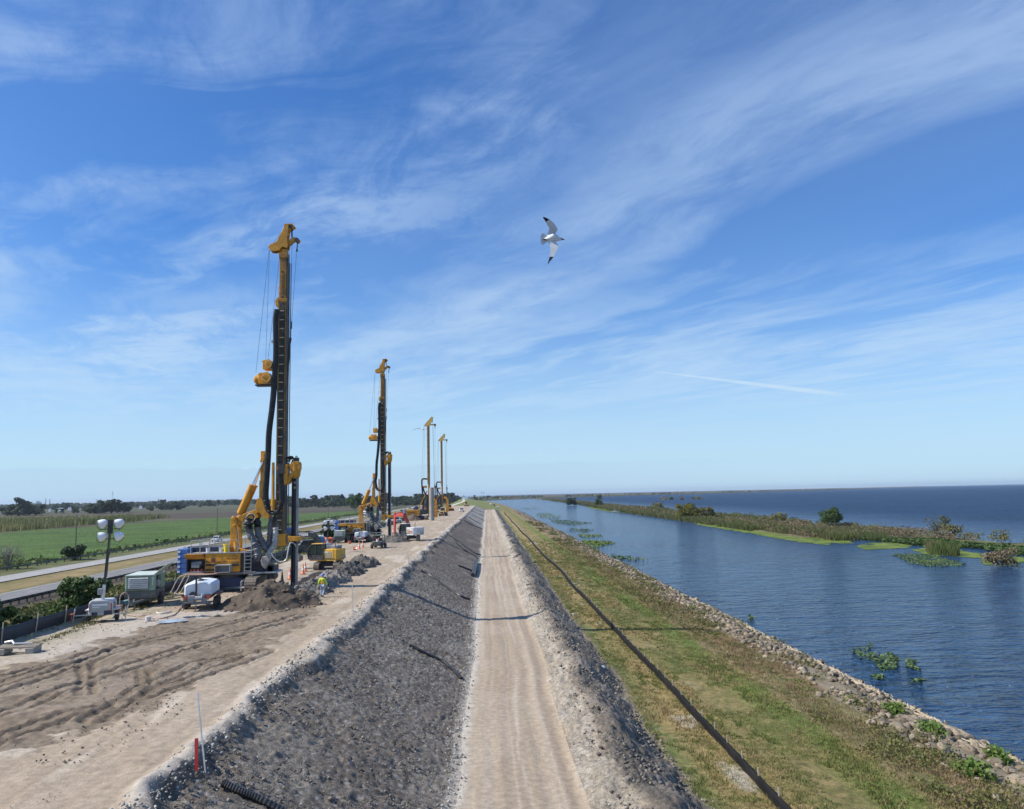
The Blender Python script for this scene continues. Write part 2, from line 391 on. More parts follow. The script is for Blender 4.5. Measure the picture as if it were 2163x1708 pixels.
def surf(s, X, Y):
    """height detail and colour of every terrain point"""
    s = s+(fbm(Y*.42, s*.25, 3, 44)-.5)*2.2*np.exp(-((s+8.9)/.9)**2)*(Y < YEND)+(fbm(Y*.35, s*.2, 3, 45)-.5)*1.6*np.exp(-((s-6.5)/1.6)**2)*(Y < YEND)
    z = zbase(s, Y)+trench(s, Y)
    lod1 = 1-sstep(Y, 60, 160); lod2 = 1-sstep(Y, 160, 420); e = sstep(Y, YEND-4, YEND+12)
    def C(*c): return np.array(c, float)
    n_lo = fbm(X*.35, Y*.22, 4, 1); n_mid = fbm(X*1.3, Y*1.3, 4, 2); n_hi = fbm(X*5, Y*5, 3, 3); n_st = fbm(s*2.6, Y*.10, 4, 4); n_st2 = fbm(s*7, Y*.22, 3, 6)
    col_ = np.zeros(s.shape+(3,)); 
    def mixc(w, c):
        nonlocal col_
        w = np.clip(w, 0, 1)[..., None]; col_ = col_*(1-w)+c*w
    sj = s+(n_mid-.5)*.5+(n_hi-.5)*.25
    # platform
    mixc(np.ones(s.shape), C(.35, .278, .198))
    mixc(sstep(n_st, .42, .66)*.6, C(.425, .345, .255)); mixc(sstep(n_st2, .55, .7)*.35, C(.29, .23, .165))
    mixc(sstep(n_lo, .5, .68)*.5, C(.37, .305, .232)); mixc(sstep(n_mid, .58, .72)*.3, C(.24, .19, .14))
    mixc(sstep(fbm(X*.8, Y*.16, 3, 21), .60, .72)*.6, C(.53, .46, .37))
    plat = sstep(s, -27.6, -27)*(1-sstep(s, -9.6, -9.1))*(1-e)
    z = z+plat*((n_lo-.5)*.16+(n_mid-.5)*.07*lod2+(n_hi-.5)*.025*lod1+(n_st-.5)*.05)
    jx, jy = (n_mid-.5)*2.2, (fbm(X*1.1, Y*1.1, 4, 31)-.5)*2.2
    near = (Y < 130) & (s < -8)
    mud = np.zeros(s.shape); 
    if near.any():
        mm = np.zeros(s.shape); mm[near] = inpoly(X[near]+jx[near], Y[near]+jy[near], MUD); mud = mm
        wh = np.zeros(s.shape); wh[near] = inpoly(X[near]+jx[near], Y[near]+jy[near]*1.6, WHITE)
        mixc(mud*(.75+.25*n_mid), C(.195, .152, .107)); mixc(mud*sstep(n_lo, .42, .62)*.5, C(.27, .212, .152)); mixc(mud*sstep(n_hi, .52, .66)*.6, C(.125, .097, .07)); mixc(mud*sstep(fbm(X*.5+5, Y*.5, 3, 36), .52, .62)*.5, C(.30, .245, .185))
        mixc(wh*(.55+.45*n_mid), C(.45, .395, .325)); z = z+mud*plat*((n_mid-.5)*.06+(n_hi-.5)*.09+(fbm(X*9, Y*9, 2, 33)-.5)*.05)
        for P in RUTS:
            k = near & (X > P[:, 0].min()-3) & (X < P[:, 0].max()+3) & (Y > P[:, 1].min()-3) & (Y < P[:, 1].max()+3)
            if not k.any(): continue
            d, al = segdist(X[k]+(n_mid[k]-.5)*.4, Y[k]+jy[k]*.18, P); d = np.abs(d-(.42 if len(P) > 3 else 0)); w = .17
            lug = np.abs((al*2.2+d*1.5) % 1-.5)*2
            prof = -.075*(1-sstep(d, w*.7, w*1.1))+.04*np.exp(-((d-w*1.5)/.10)**2)*(0.2+1.2*n_hi[k])
            z[k] += prof*(.5+.9*n_lo[k])-.06*lug*(1-sstep(d, w*.9, w*1.3))
            kk = np.zeros(s.shape); kk[k] = (1-sstep(d, w*.6, w*1.6)); mixc(kk*.5*n_hi*2, C(.115, .09, .065))
    fr = (s > -27.8) & (s < -22) & (Y < 400); mixc(fr*sstep(n_lo+n_mid-.2, .55, .9)*(1-sstep(s, -26, -23))*.6, C(.27, .24, .14))
    # dark wet spoil round the trench and the rigs
    wet = sstep(1.6+(n_mid-.5)*3-np.abs(s+17.5), 0, 1.4)*sstep(Y, 56, 62)*(1-sstep(Y, 96, 104)); mixc(wet*.75, C(.215, .185, .15))
    wet = sstep(2.2+(n_mid-.5)*4-np.abs(s+15.5), 0, 1.4)*sstep(Y, 112, 124)*(1-sstep(Y, 165, 176)); mixc(wet*.6, C(.25, .215, .18))
    # crest lip
    lip = np.exp(-((sj+9.1)/.55)**2)*(1-e); mixc(lip*.85, C(.44, .40, .345)); z = z+lip*(fbm(Y*1.2, s*0, 4, 8)-.42)*.55*(1-sstep(Y, 300, 600))
    # slope
    sl_ = sstep(sj, -8.9, -8.5)*(1-sstep(sj, -1.75, -1.35))*(1-e)
    g = C(.205, .175, .143)
    mixc(sl_, g); mixc(sl_*sstep(fbm(s*.5, Y*.5, 4, 12), .45, .62)*.5, C(.15, .125, .10)); mixc(sl_*sstep(n_mid, .55, .72)*.4, C(.27, .24, .20))
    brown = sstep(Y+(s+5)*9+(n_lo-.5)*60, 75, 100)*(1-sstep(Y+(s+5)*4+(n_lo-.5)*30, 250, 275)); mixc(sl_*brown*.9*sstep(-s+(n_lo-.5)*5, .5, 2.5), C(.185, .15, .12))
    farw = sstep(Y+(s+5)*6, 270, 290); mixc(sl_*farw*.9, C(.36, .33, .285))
    # gouges running down the slope, and lumps
    rid = 1-np.abs(fbm(X*2.3, Y*2.0, 3, 13)*2-1); rid2 = 1-np.abs(fbm(X*6.5, Y*5.5, 2, 14)*2-1)
    lump = np.maximum(0, fbm(X*3.2, Y*3.2, 3, 15)-.5)*2
    z = z+sl_*((fbm(X*.6, Y*.6, 3, 16)-.5)*.20*lod2+(rid-.7)*.04*lod2+(rid2-.7)*.08*lod1+lump*.07*lod1*sstep(fbm(X*.5, Y*.4, 3, 46), .4, .6)*2+(fbm(X*9, Y*9, 2, 34)-.5)*.16*lod1)
    z = z+sl_*(1-lod1)*(fbm(s*.35+Y*.05, Y*.55, 3, 17)-.5)*.45
    deb = sstep(fbm(s*9, Y*9, 2, 41), .68, .74)*lod1; mixc(sl_*deb*.55, C(.52, .50, .46)); mixc(sl_*sstep(fbm(s*3, Y*3, 3, 42), .6, .72)*lod2*.45, C(.12, .10, .085)); mixc(sl_*sstep(fbm(s*.45+7, Y*.3, 4, 47), .54, .66)*lod2*.5, C(.30, .27, .225))
    # toe of slope: pale strip
    toe = sstep(sj, -1.75, -1.4)*(1-sstep(sj, -.95, -.7))*(1-e); mixc(toe*.8, C(.50, .455, .385)); z = z+toe*(n_hi-.5)*.08*lod1
    # bench road
    rd = sstep(sj, -1.0, -.75)*(1-sstep(s, 3.5, 3.8))*(1-e)
    mixc(rd, C(.365, .29, .205)); mixc(rd*sstep(fbm(s*2.2, Y*.02, 3, 18), .42, .58)*.8, C(.42, .35, .268)); mixc(rd*sstep(fbm(s*2.6+9, Y*.02, 3, 19), .47, .62)*.75, C(.29, .228, .168)); mixc(rd*(np.exp(-((s-.15)/.28)**2)+np.exp(-((s-2.25)/.28)**2))*.35*sstep(n_mid, .3, .6), C(.30, .245, .19)); mixc(rd*sstep(n_lo, .5, .65)*.3, C(.44, .37, .29))
    mixc(rd*np.exp(-((s-1.6-(fbm(Y*.08, Y*0, 2, 20)-.5)*.8)/.12)**2)*.6*sstep(n_st2, .35, .6), C(.52, .46, .375)); mixc(rd*sstep(n_mid, .6, .74)*.22, C(.30, .25, .20))
    z = z+rd*((fbm(s*2.2, Y*.06, 3, 22)-.5)*.07+(n_hi-.5)*.014*lod1-.04*np.exp(-((s-.1)/.3)**2)-.04*np.exp(-((s-2.2)/.3)**2))
    # crushed pale windrow and spoil bank
    ww = sstep(sj, 3.5, 3.8)*(1-sstep(sj, 4.7, 5.3))*(1-e); mixc(ww, C(.37, .32, .25)); mixc(ww*sstep(n_mid, .5, .65)*.55, C(.49, .44, .365)); mixc(ww*sstep(fbm(s*1.6, Y*.25, 3, 23), .5, .62)*.6, C(.30, .27, .22))
    sp = sstep(sj, 4.8, 5.3)*(1-sstep(sj, 8.3, 8.8))*(1-e); mixc(sp, C(.20, .17, .135)); mixc(sp*sstep(fbm(s*.9, Y*.5, 3, 24), .5, .66)*.55, C(.32, .285, .235)); mixc(sp*sstep(n_hi, .5, .68)*.5*lod1, C(.15, .135, .12))
    both = sstep(s, 3.3, 4.2)*(1-sstep(s, 8.2, 9.2))*(1-e)
    z = z+both*((fbm(X*.7, Y*.55, 3, 25)-.5)*.6+(rid-.7)*.16*lod2+(rid2-.7)*.15*lod1+lump*.12*lod1+(fbm(X*7, Y*7, 2, 48)-.5)*.12*lod1)
    z = z+sp*(1-lod1)*(fbm(Y*.35, s*.4, 3, 26)-.5)*.7
    # grass verge
    gr = sstep(sj, 8.3, 8.9)*(1-sstep(s+(n_lo-.5)*2, 22.2, 23.2)); gr = np.maximum(gr, e*(1-sstep(s, 22.2, 23.2)))
    ga, gb, gc = C(.125, .14, .036), C(.31, .23, .10), C(.205, .17, .068)
    gn = fbm(s*.45, Y*.22, 4, 27); gm = fbm(X*1.8, Y*1.8, 4, 28); cc = gc*np.ones(s.shape+(1,))
    def mx(c0, w, c): w = np.clip(w, 0, 1)[..., None]; return c0*(1-w)+c*w
    cc = mx(cc, sstep(gn, .46, .64)*.75, ga); cc = mx(cc, sstep(fbm(s*.35+4, Y*.12+7, 4, 29), .42, .58)*.85, gb); cc = mx(cc, sstep(gm, .48, .64)*.55, gb); cc = mx(cc, sstep(fbm(X*2.4+8, Y*2.4, 3, 30), .5, .64)*.5, ga*.8)
    cc = mx(cc, np.exp(-((s-16.9-(gn-.5)*1.6)/1.0)**2)*.9, C(.125, .17, .036)); cc = mx(cc, np.exp(-((s-9.3-(gm-.5))/.6)**2)*.6, C(.10, .15, .04))
    cc = mx(cc, sstep(s+(gn-.5)*2, 18.2, 19)*.9, C(.27, .20, .115)); cc = mx(cc, sstep(s, 19, 20)*sstep(gm, .46, .6)*.7, C(.17, .105, .065)); cc = mx(cc, sstep(s, 18.5, 20)*sstep(gn, .5, .6)*.5, C(.13, .15, .05))
    cc = mx(cc, sstep(s+(gm-.5)*2, 9.2, 10)*(1-sstep(s+(gn-.5)*2, 11.6, 13.2))*.6, gb); cc = mx(cc, sstep(s, 10, 11)*(1-sstep(s, 12.5, 14))*sstep(n_lo, .62, .7)*.6, C(.5, .46, .40))
    cc = mx(cc, e*sstep(-s, -16, -10)*.85, C(.16, .185, .06))
    mixc(gr, cc); z = z+gr*((gm-.5)*.10*lod1+(gn-.5)*.2)
    # shore
    sh = sstep(s+(n_lo-.5)*2, 22.2, 23.2); mixc(sh, C(.24, .20, .14)); mixc(sh*sstep(n_mid, .5, .62)*.6, C(.14, .13, .06)); mixc(sh*sstep(s, 26.3, 27), C(.09, .085, .07)); z = z+sh*(n_mid-.5)*.2*(1-sstep(s, 26, 27))
    # crest road beyond the cut
    cr = e*sstep(s, -30.6, -30.2)*(1-sstep(s, -27, -26.6)); mixc(cr, C(.55, .5, .42)); lg = e*(1-sstep(s, -31, -30.5)); mixc(lg, C(.15, .19, .06))
    nr = np.exp(-((Y-YEND-6)/9)**2)*sstep(s, -8, -4)*(1-sstep(s, 4, 12)); mixc(nr*.8, C(.2, .155, .11))
    # landward shoulder: rough grass
    sh2 = 1-sstep(s+(n_mid-.5)*.8, -28.4, -27.7); gg = C(.12, .13, .04)*np.ones(s.shape+(1,)); gg = mx(gg, sstep(n_lo, .45, .6)*.7, C(.20, .155, .07)); gg = mx(gg, sstep(n_mid, .5, .65)*.6, C(.075, .09, .03))
    mixc(sh2*(1-e), gg); z = z+sh2*((n_lo-.5)*.6+(n_mid-.5)*.3*lod2)
    return z, col_

def groundmat(name, dark, light, s1, s2, bump, bd, rough=.92):
    m = bpy.data.materials.new(name); m.use_nodes = True; t = NT(m.node_tree)
    b = t.node('ShaderNodeBsdfPrincipled'); out = t.node('ShaderNodeOutputMaterial'); t.l.new(b.outputs[0], out.inputs[0])
    p = t.node('ShaderNodeNewGeometry').outputs['Position']
    a = t.node('ShaderNodeAttribute', attribute_name='Col').outputs['Color']
    n1 = t.noise(p, s1, 6, .65); n2 = t.noise(p, s2, 6, .7)
    k = t.math('MULTIPLY', t.ramp(n1, .25, .75, dark, light), t.ramp(n2, .25, .75, dark, light))
    c = t.mix(1., a, t.xyz(k, k, k), 'MULTIPLY'); t.put(b.inputs['Base Color'], c)
    b.inputs['Roughness'].default_value = rough; b.inputs['Specular IOR Level'].default_value = .2
    bp = t.node('ShaderNodeBump'); bp.inputs['Strength'].default_value = bump; bp.inputs['Distance'].default_value = bd
    t.put(bp.inputs['Height'], t.math('ADD', t.math('MULTIPLY', n1, .6), n2)); t.l.new(bp.outputs[0], b.inputs['Normal'])
    return m
EARTH = groundmat('packed earth', .78, 1.2, 3.2, 19, .55, .05)
CLAY = groundmat('lumpy grey spoil', .55, 1.42, 5, 23, 1., .08)
TURF = groundmat('mown turf', .62, 1.36, 3.0, 15, .9, .06)
FIELD = groundmat('farm field', .75, 1.22, .12, 1.1, .6, .15)

def rows(y0, f, mn, y1=760., far=1.05, yf=16000.):
    r = [y0]
    while r[-1] < 17.5: r.append(r[-1]+.4)
    while r[-1] < y1: r.append(r[-1]+max(mn, r[-1]*f))
    st = r[-1]*f
    while r[-1] < yf: st *= far; r.append(r[-1]+st)
    return np.array(r)
def gridmesh(name, sv, Yv, m, kind='structure', fn=surf, warp=True, dz=0.):
    S, Y = np.meshgrid(sv, Yv)
    X = S+cofs(Y)+(wob(S, Y) if warp else 0)
    Z, Cc = fn(S, X, Y); nr, nc = S.shape
    i = (np.arange(nr-1)[:, None]*nc+np.arange(nc-1)[None, :]).ravel()
    F = np.stack([i, i+1, i+nc+1, i+nc], 1)
    V = np.stack([X.ravel(), Y.ravel(), (Z+dz).ravel()], 1)
    return tag(npmesh(name, V, F, m, colors=Cc.reshape(-1, 3), smooth=True), kind=kind)
RY = rows(5., .0042, .10)
def lin(a, b, st): return np.linspace(a, b, int(round((b-a)/st))+1)
gridmesh('roadside_bank', lin(-50, -27.8, .3), rows(5, .008, .3), FIELD)
gridmesh('work_platform', lin(-27.8, -9.2, .105), RY, EARTH)
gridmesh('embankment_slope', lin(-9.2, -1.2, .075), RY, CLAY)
gridmesh('dirt_road', lin(-1.2, 3.6, .12), RY, EARTH)
gridmesh('spoil_bank', lin(3.6, 8.7, .08), RY, CLAY)
gridmesh('grass_verge', lin(8.7, 22.4, .17), rows(5., .0055, .14), TURF)
gridmesh('lake_shore', lin(22.4, 36, .3), rows(5., .008, .25), EARTH)

# ---- farmland, one sheet to the horizon
GREEN = np.array([(-103, -60), (-103, 800), (-140, 830), (-215, 640), (-245, 400), (-700, 330), (-1500, 200), (-1500, -60)])
def farm(S, X, Y):
    z = np.full(S.shape, -6.0)+(fbm(X*.02, Y*.02, 3, 51)-.5)*.25*(S < -104)
    n = fbm(X*.03, Y*.06, 4, 52); n2 = fbm(X*.006+3, Y*.05, 4, 53); n3 = fbm(X*.2, Y*.2, 3, 54)
    c = np.zeros(S.shape+(3,)); c[...] = (.078, .062, .042)
    def mixc(w, k):
        nonlocal c
        w = np.clip(w, 0, 1)[..., None]; c = c*(1-w)+np.array(k)*w
    mixc(sstep(n2, .45, .6)*.8, (.06, .047, .036)); mixc(sstep(fbm(X*.004, Y*.03+5, 3, 55), .56, .66)*.7, (.12, .11, .06)); mixc(sstep(fbm(X*.003, Y*.018+9, 3, 56), .58, .64)*.8, (.065, .095, .03))
    g = inpoly(X+(n3-.5)*4, Y+(n-.5)*10, GREEN)*1.
    mixc(g, (.070, .118, .022)); mixc(g*sstep(n, .45, .62)*.6, (.050, .09, .017)); mixc(g*sstep(n3, .5, .7)*.4, (.10, .15, .03))
    for P in (np.array([(-1400, 130), (-400, 260), (-180, 420), (-120, 600)]), np.array([(-1400, 210), (-420, 320), (-215, 440)]), np.array([(-230, 560), (-104, 640)])):
        d, _ = segdist(X, Y, P); mixc(g*(1-sstep(d, 1.2, 3.2))*.8, (.05, .055, .03))
    mixc((S > -64)*1., (.13, .12, .05)); mixc((S > -65.5)*sstep(n3, .5, .6)*.5, (.2, .15, .07))
    mixc((S < -76.5)*(S > -88)*1., (.17, .145, .058)); mixc((S < -76.5)*(S > -88)*sstep(fbm(X*.3, Y*.03, 3, 57), .5, .6)*.6, (.28, .20, .10))
    mixc((S < -94.5)*(S > -103)*1., (.12, .125, .05))
    far = sstep(Y, 900, 1500)*(S < -104); mixc(far*sstep(n2, .4, .55)*.6, (.08, .11, .045))
    z = z-2.2*sstep(S, -60, -20)*sstep(Y, 700, 900)*0
    return z, c
sl_l = -np.array([0]) 
xs = [-49.]
while xs[-1] > -112: xs.append(xs[-1]-1.0)
st = 1.
while xs[-1] > -15000: st *= 1.06; xs.append(xs[-1]-st)
def field_rows():
    r = [-60.]
    while r[-1] < 60: r.append(r[-1]+3)
    while r[-1] < 16000: r.append(r[-1]+max(3., r[-1]*.016))
    return np.array(r)
FR = field_rows()
gridmesh('ground', np.array(xs[::-1]), FR, FIELD, fn=farm, warp=False)

# ---- carriageways
def roadfn(kind):
    def f(S, X, Y):
        z = np.full(S.shape, -5.86); n = fbm(S*2.5, Y*.03, 4, 61); b = fbm(S*.6, Y*.25, 4, 62)
        c = np.zeros(S.shape+(3,)); base = (.20, .195, .19) if kind == 0 else (.33, .32, .30)
        c[...] = base; c *= (0.82+.4*n)[..., None]
        w0 = S.min(); wd = S.max()-S.min(); tt = (S-w0)/wd
        for q in (.18, .38, .62, .82): c *= (1-.22*np.exp(-((tt-q)/.045)**2)*sstep(b, .35, .6))[..., None]
        return z, c
    return f
ASPH = groundmat('worn pavement', .9, 1.1, .5, 5, .2, .02, .85)
rr = np.concatenate([np.arange(-60, 60, 4.), rows(60., .012, 2., 900, 1.05, 3500)])
gridmesh('road', lin(-76.2, -68.6, .25), rr, ASPH, fn=roadfn(0), warp=False)
o = gridmesh('road', lin(-94.4, -87.6, .25), rr, ASPH, fn=roadfn(1), warp=False)
LINE = mat('road marking paint', (.55, .53, .48), .7, dirt=.3)
def marking(s0, w, dash=None):
    V = []; F = []
    y = 20.
    while y < 900:
        L = 3. if dash else 12.
        a = y; b = y+L
        for yy in (a, b):
            for k in (-w/2, w/2): V.append((s0+k+float(cofs(yy)), yy, -5.85))
        n = len(V); F.append((n-4, n-3, n-1, n-2)); y = b+(9. if dash else 0)
    return V, F
V, F = [], []
for a in ((-72.4, .14, 1), (-69.4, .13, None), (-75.5, .13, None), (-91., .14, 1), (-88.3, .13, None), (-93.8, .13, None)):
    v, f = marking(*a); F += [tuple(i+len(V) for i in q) for q in f]; V += v
tag(npmesh('lane_markings', np.array(V), np.array(F), LINE), kind='structure')

# ---- water: one sheet under everything, with real swell near by and ripples in the shader
def watermat():
    m = bpy.data.materials.new('lake water'); m.use_nodes = True; t = NT(m.node_tree)
    b = t.node('ShaderNodeBsdfPrincipled'); out = t.node('ShaderNodeOutputMaterial'); t.l.new(b.outputs[0], out.inputs[0])
    p = t.node('ShaderNodeNewGeometry').outputs['Position']; X, Y, Z = t.sep(p)
    big = t.noise(t.xyz(t.math('MULTIPLY', X, .018), t.math('MULTIPLY', Y, .008), 0.), 1., 4, .6)
    calm = t.noise(t.xyz(t.math('MULTIPLY', X, .012), t.math('MULTIPLY', Y, .030), 4.), 1., 3, .5)
    c = t.mix(t.ramp(big, .35, .65), (.008, .030, .078), (.014, .046, .110)); cat = t.noise(t.xyz(t.math('MULTIPLY', X, .22), t.math('MULTIPLY', Y, .75), 9.), 1., 4, .6, .4); c = t.mix(t.ramp(cat, .35, .66, 0., 1.), c, (.028, .075, .16)); t.put(b.inputs['Base Color'], c)
    openw = t.ramp(X, 60., 240.); t.put(b.inputs['Roughness'], t.math('ADD', .13, t.math('MULTIPLY', openw, .26))); b.inputs['IOR'].default_value = 1.33
    t.put(b.inputs['Specular IOR Level'], t.ramp(X, 60., 240., .5, .08))
    # wavelets travel roughly towards the viewer: crests lie across X
    q = t.xyz(t.math('MULTIPLY', X, .55), Y, 0.)
    h1 = t.noise(q, 1.3, 2, .5, .6); h2 = t.noise(q, 3.4, 3, .55, .5); h3 = t.noise(q, .35, 2, .5)
    h = t.math('ADD', t.math('ADD', t.math('MULTIPLY', h1, 1.15), t.math('MULTIPLY', h2, .34)), t.math('MULTIPLY', h3, 1.6))
    bp = t.node('ShaderNodeBump'); t.put(bp.inputs['Strength'], t.ramp(calm, .38, .6, .75, 1.)); t.put(bp.inputs['Distance'], t.ramp(X, 40., 240., 1.15, 3.2))
    t.put(bp.inputs['Height'], h); t.l.new(bp.outputs[0], b.inputs['Normal'])
    return m
WAT = watermat()
wx = np.array([-18000, -9000, -3000, -1000, -400, -50, 0, 20, 26, 60, 100, 200, 500, 1500, 5000, 12000, 20000.]); wy = np.array([-300, 0, 50, 100, 200, 400, 800, 1500, 3000, 8000, 14000, 20000.])
XX, YY = np.meshgrid(wx, wy); nr, nc = XX.shape; i = (np.arange(nr-1)[:, None]*nc+np.arange(nc-1)[None, :]).ravel()
tag(npmesh('lake_water', np.stack([XX.ravel(), YY.ravel(), np.full(XX.size, WATER)], 1), np.stack([i, i+1, i+nc+1, i+nc], 1), WAT), kind='structure')
# ================================================================== DRILL RIGS
Y1 = 71.
XR = atY(600, 1240, Y1).x
def q(vx, vy, yo=0.):
    w = atY(vx, vy, Y1+yo); return Vector((w.x-XR, yo, w.z))
def r1(a, b, yo=0.): return q(368.3+.1102*a, 1126.5+.1102*b, yo)
def r2(a, b, yo=0.): return q(476.6+.11417*a, 942.3+.11417*b, yo)
def z3(a, b, yo=0.): return q(514.5+.222*a, 460.3+.222*b, yo)
def z4(a, b, yo=0.): return q(487.4+.26*a, 812.3+.26*b, yo)
def xz(v): return (v.x, v.z)
def smoothpts(pts, n=6):
    P = [Vector(p) for p in pts]; out = []
    for i in range(len(P)-1):
        a = P[max(i-1, 0)]; b = P[i]; c = P[i+1]; d = P[min(i+2, len(P)-1)]
        for k in range(n):
            t = k/n; out.append(.5*((2*b)+(c-a)*t+(2*a-5*b+4*c-d)*t*t+(3*b-a-3*c+d)*t*t*t))
    return out+[P[-1]]
def hose(pts, r, n=6, k=6, mb=None):
    mb = mb or MB(); return mb.tube(smoothpts(pts, k), r, n)

def track_parts(parent, cx, y0, y1, h, w, m=TRK, n=None, axis='y', z0=0.):
    """one crawler: belt of shoes with a frame, rollers and sprocket inside it"""
    r = h/2; L = (y1-y0)-h; per = 2*L+math.pi*h; n = n or int(per/.22); mb = MB()
    P = (lambda a, z: Vector((cx, a, z))) if axis == 'y' else (lambda a, z: Vector((a, cx, z)))
    for i in range(n):
        t = per*i/n
        if t < L: a, z, an = y0+r+t, h, 0
        elif t < L+math.pi*r: an = (t-L)/r; a, z = y1-r+r*math.sin(an), r+r*math.cos(an)
        elif t < 2*L+math.pi*r: a, z, an = y1-r-(t-L-math.pi*r), 0, math.pi
        else: an = (t-2*L-math.pi*r)/r+math.pi; a, z = y0+r+r*math.sin(an), r+r*math.cos(an)
        # inset so that the shoe's outer face lies on the loop
        ins = .03; nz = math.cos(an); na = math.sin(an)
        M = Matrix.Rotation(-an, 3, 'X') if axis == 'y' else Matrix.Rotation(an, 3, 'Y')
        d = (w, per/n*.86, .06) if axis == 'y' else (per/n*.86, w, .06)
        g = (w, .035, .05) if axis == 'y' else (.035, w, .05)
        mb.box(P(a-na*ins, z-nz*ins+z0), d, M); mb.box(P(a-na*ins*-.6, z+nz*ins*.6+z0), g, M)
    o = mb.build('track', m, parent)
    fb = MB(); prof = [(y0+r*.55, z0+.16), (y1-r*.55, z0+.16), (y1-.14, z0+r), (y1-r*.6, z0+h-.13), (y0+r*.6, z0+h-.13), (y0+.14, z0+r)]
    if axis == 'y': fb.prism(prof, cx-w*.36, cx+w*.36, axis='x')
    else: fb.prism(prof, cx-w*.36, cx+w*.36)
    for i in range(6):
        a = y0+r+L*(i+.5)/6
        if axis == 'y': fb.cyl((cx-w*.42, a, z0+.22), (cx+w*.42, a, z0+.22), .13, n=10)
        else: fb.cyl((a, cx-w*.42, z0+.22), (a, cx+w*.42, z0+.22), .13, n=10)
    for a in (y0+r, y1-r):
        if axis == 'y': fb.cyl((cx-w*.45, a, z0+r), (cx+w*.45, a, z0+r), r*.62, n=14)
        else: fb.cyl((a, cx-w*.45, z0+r), (a, cx+w*.45, z0+r), r*.62, n=14)
    fb.build('track_frame', DRK, o)
    return o

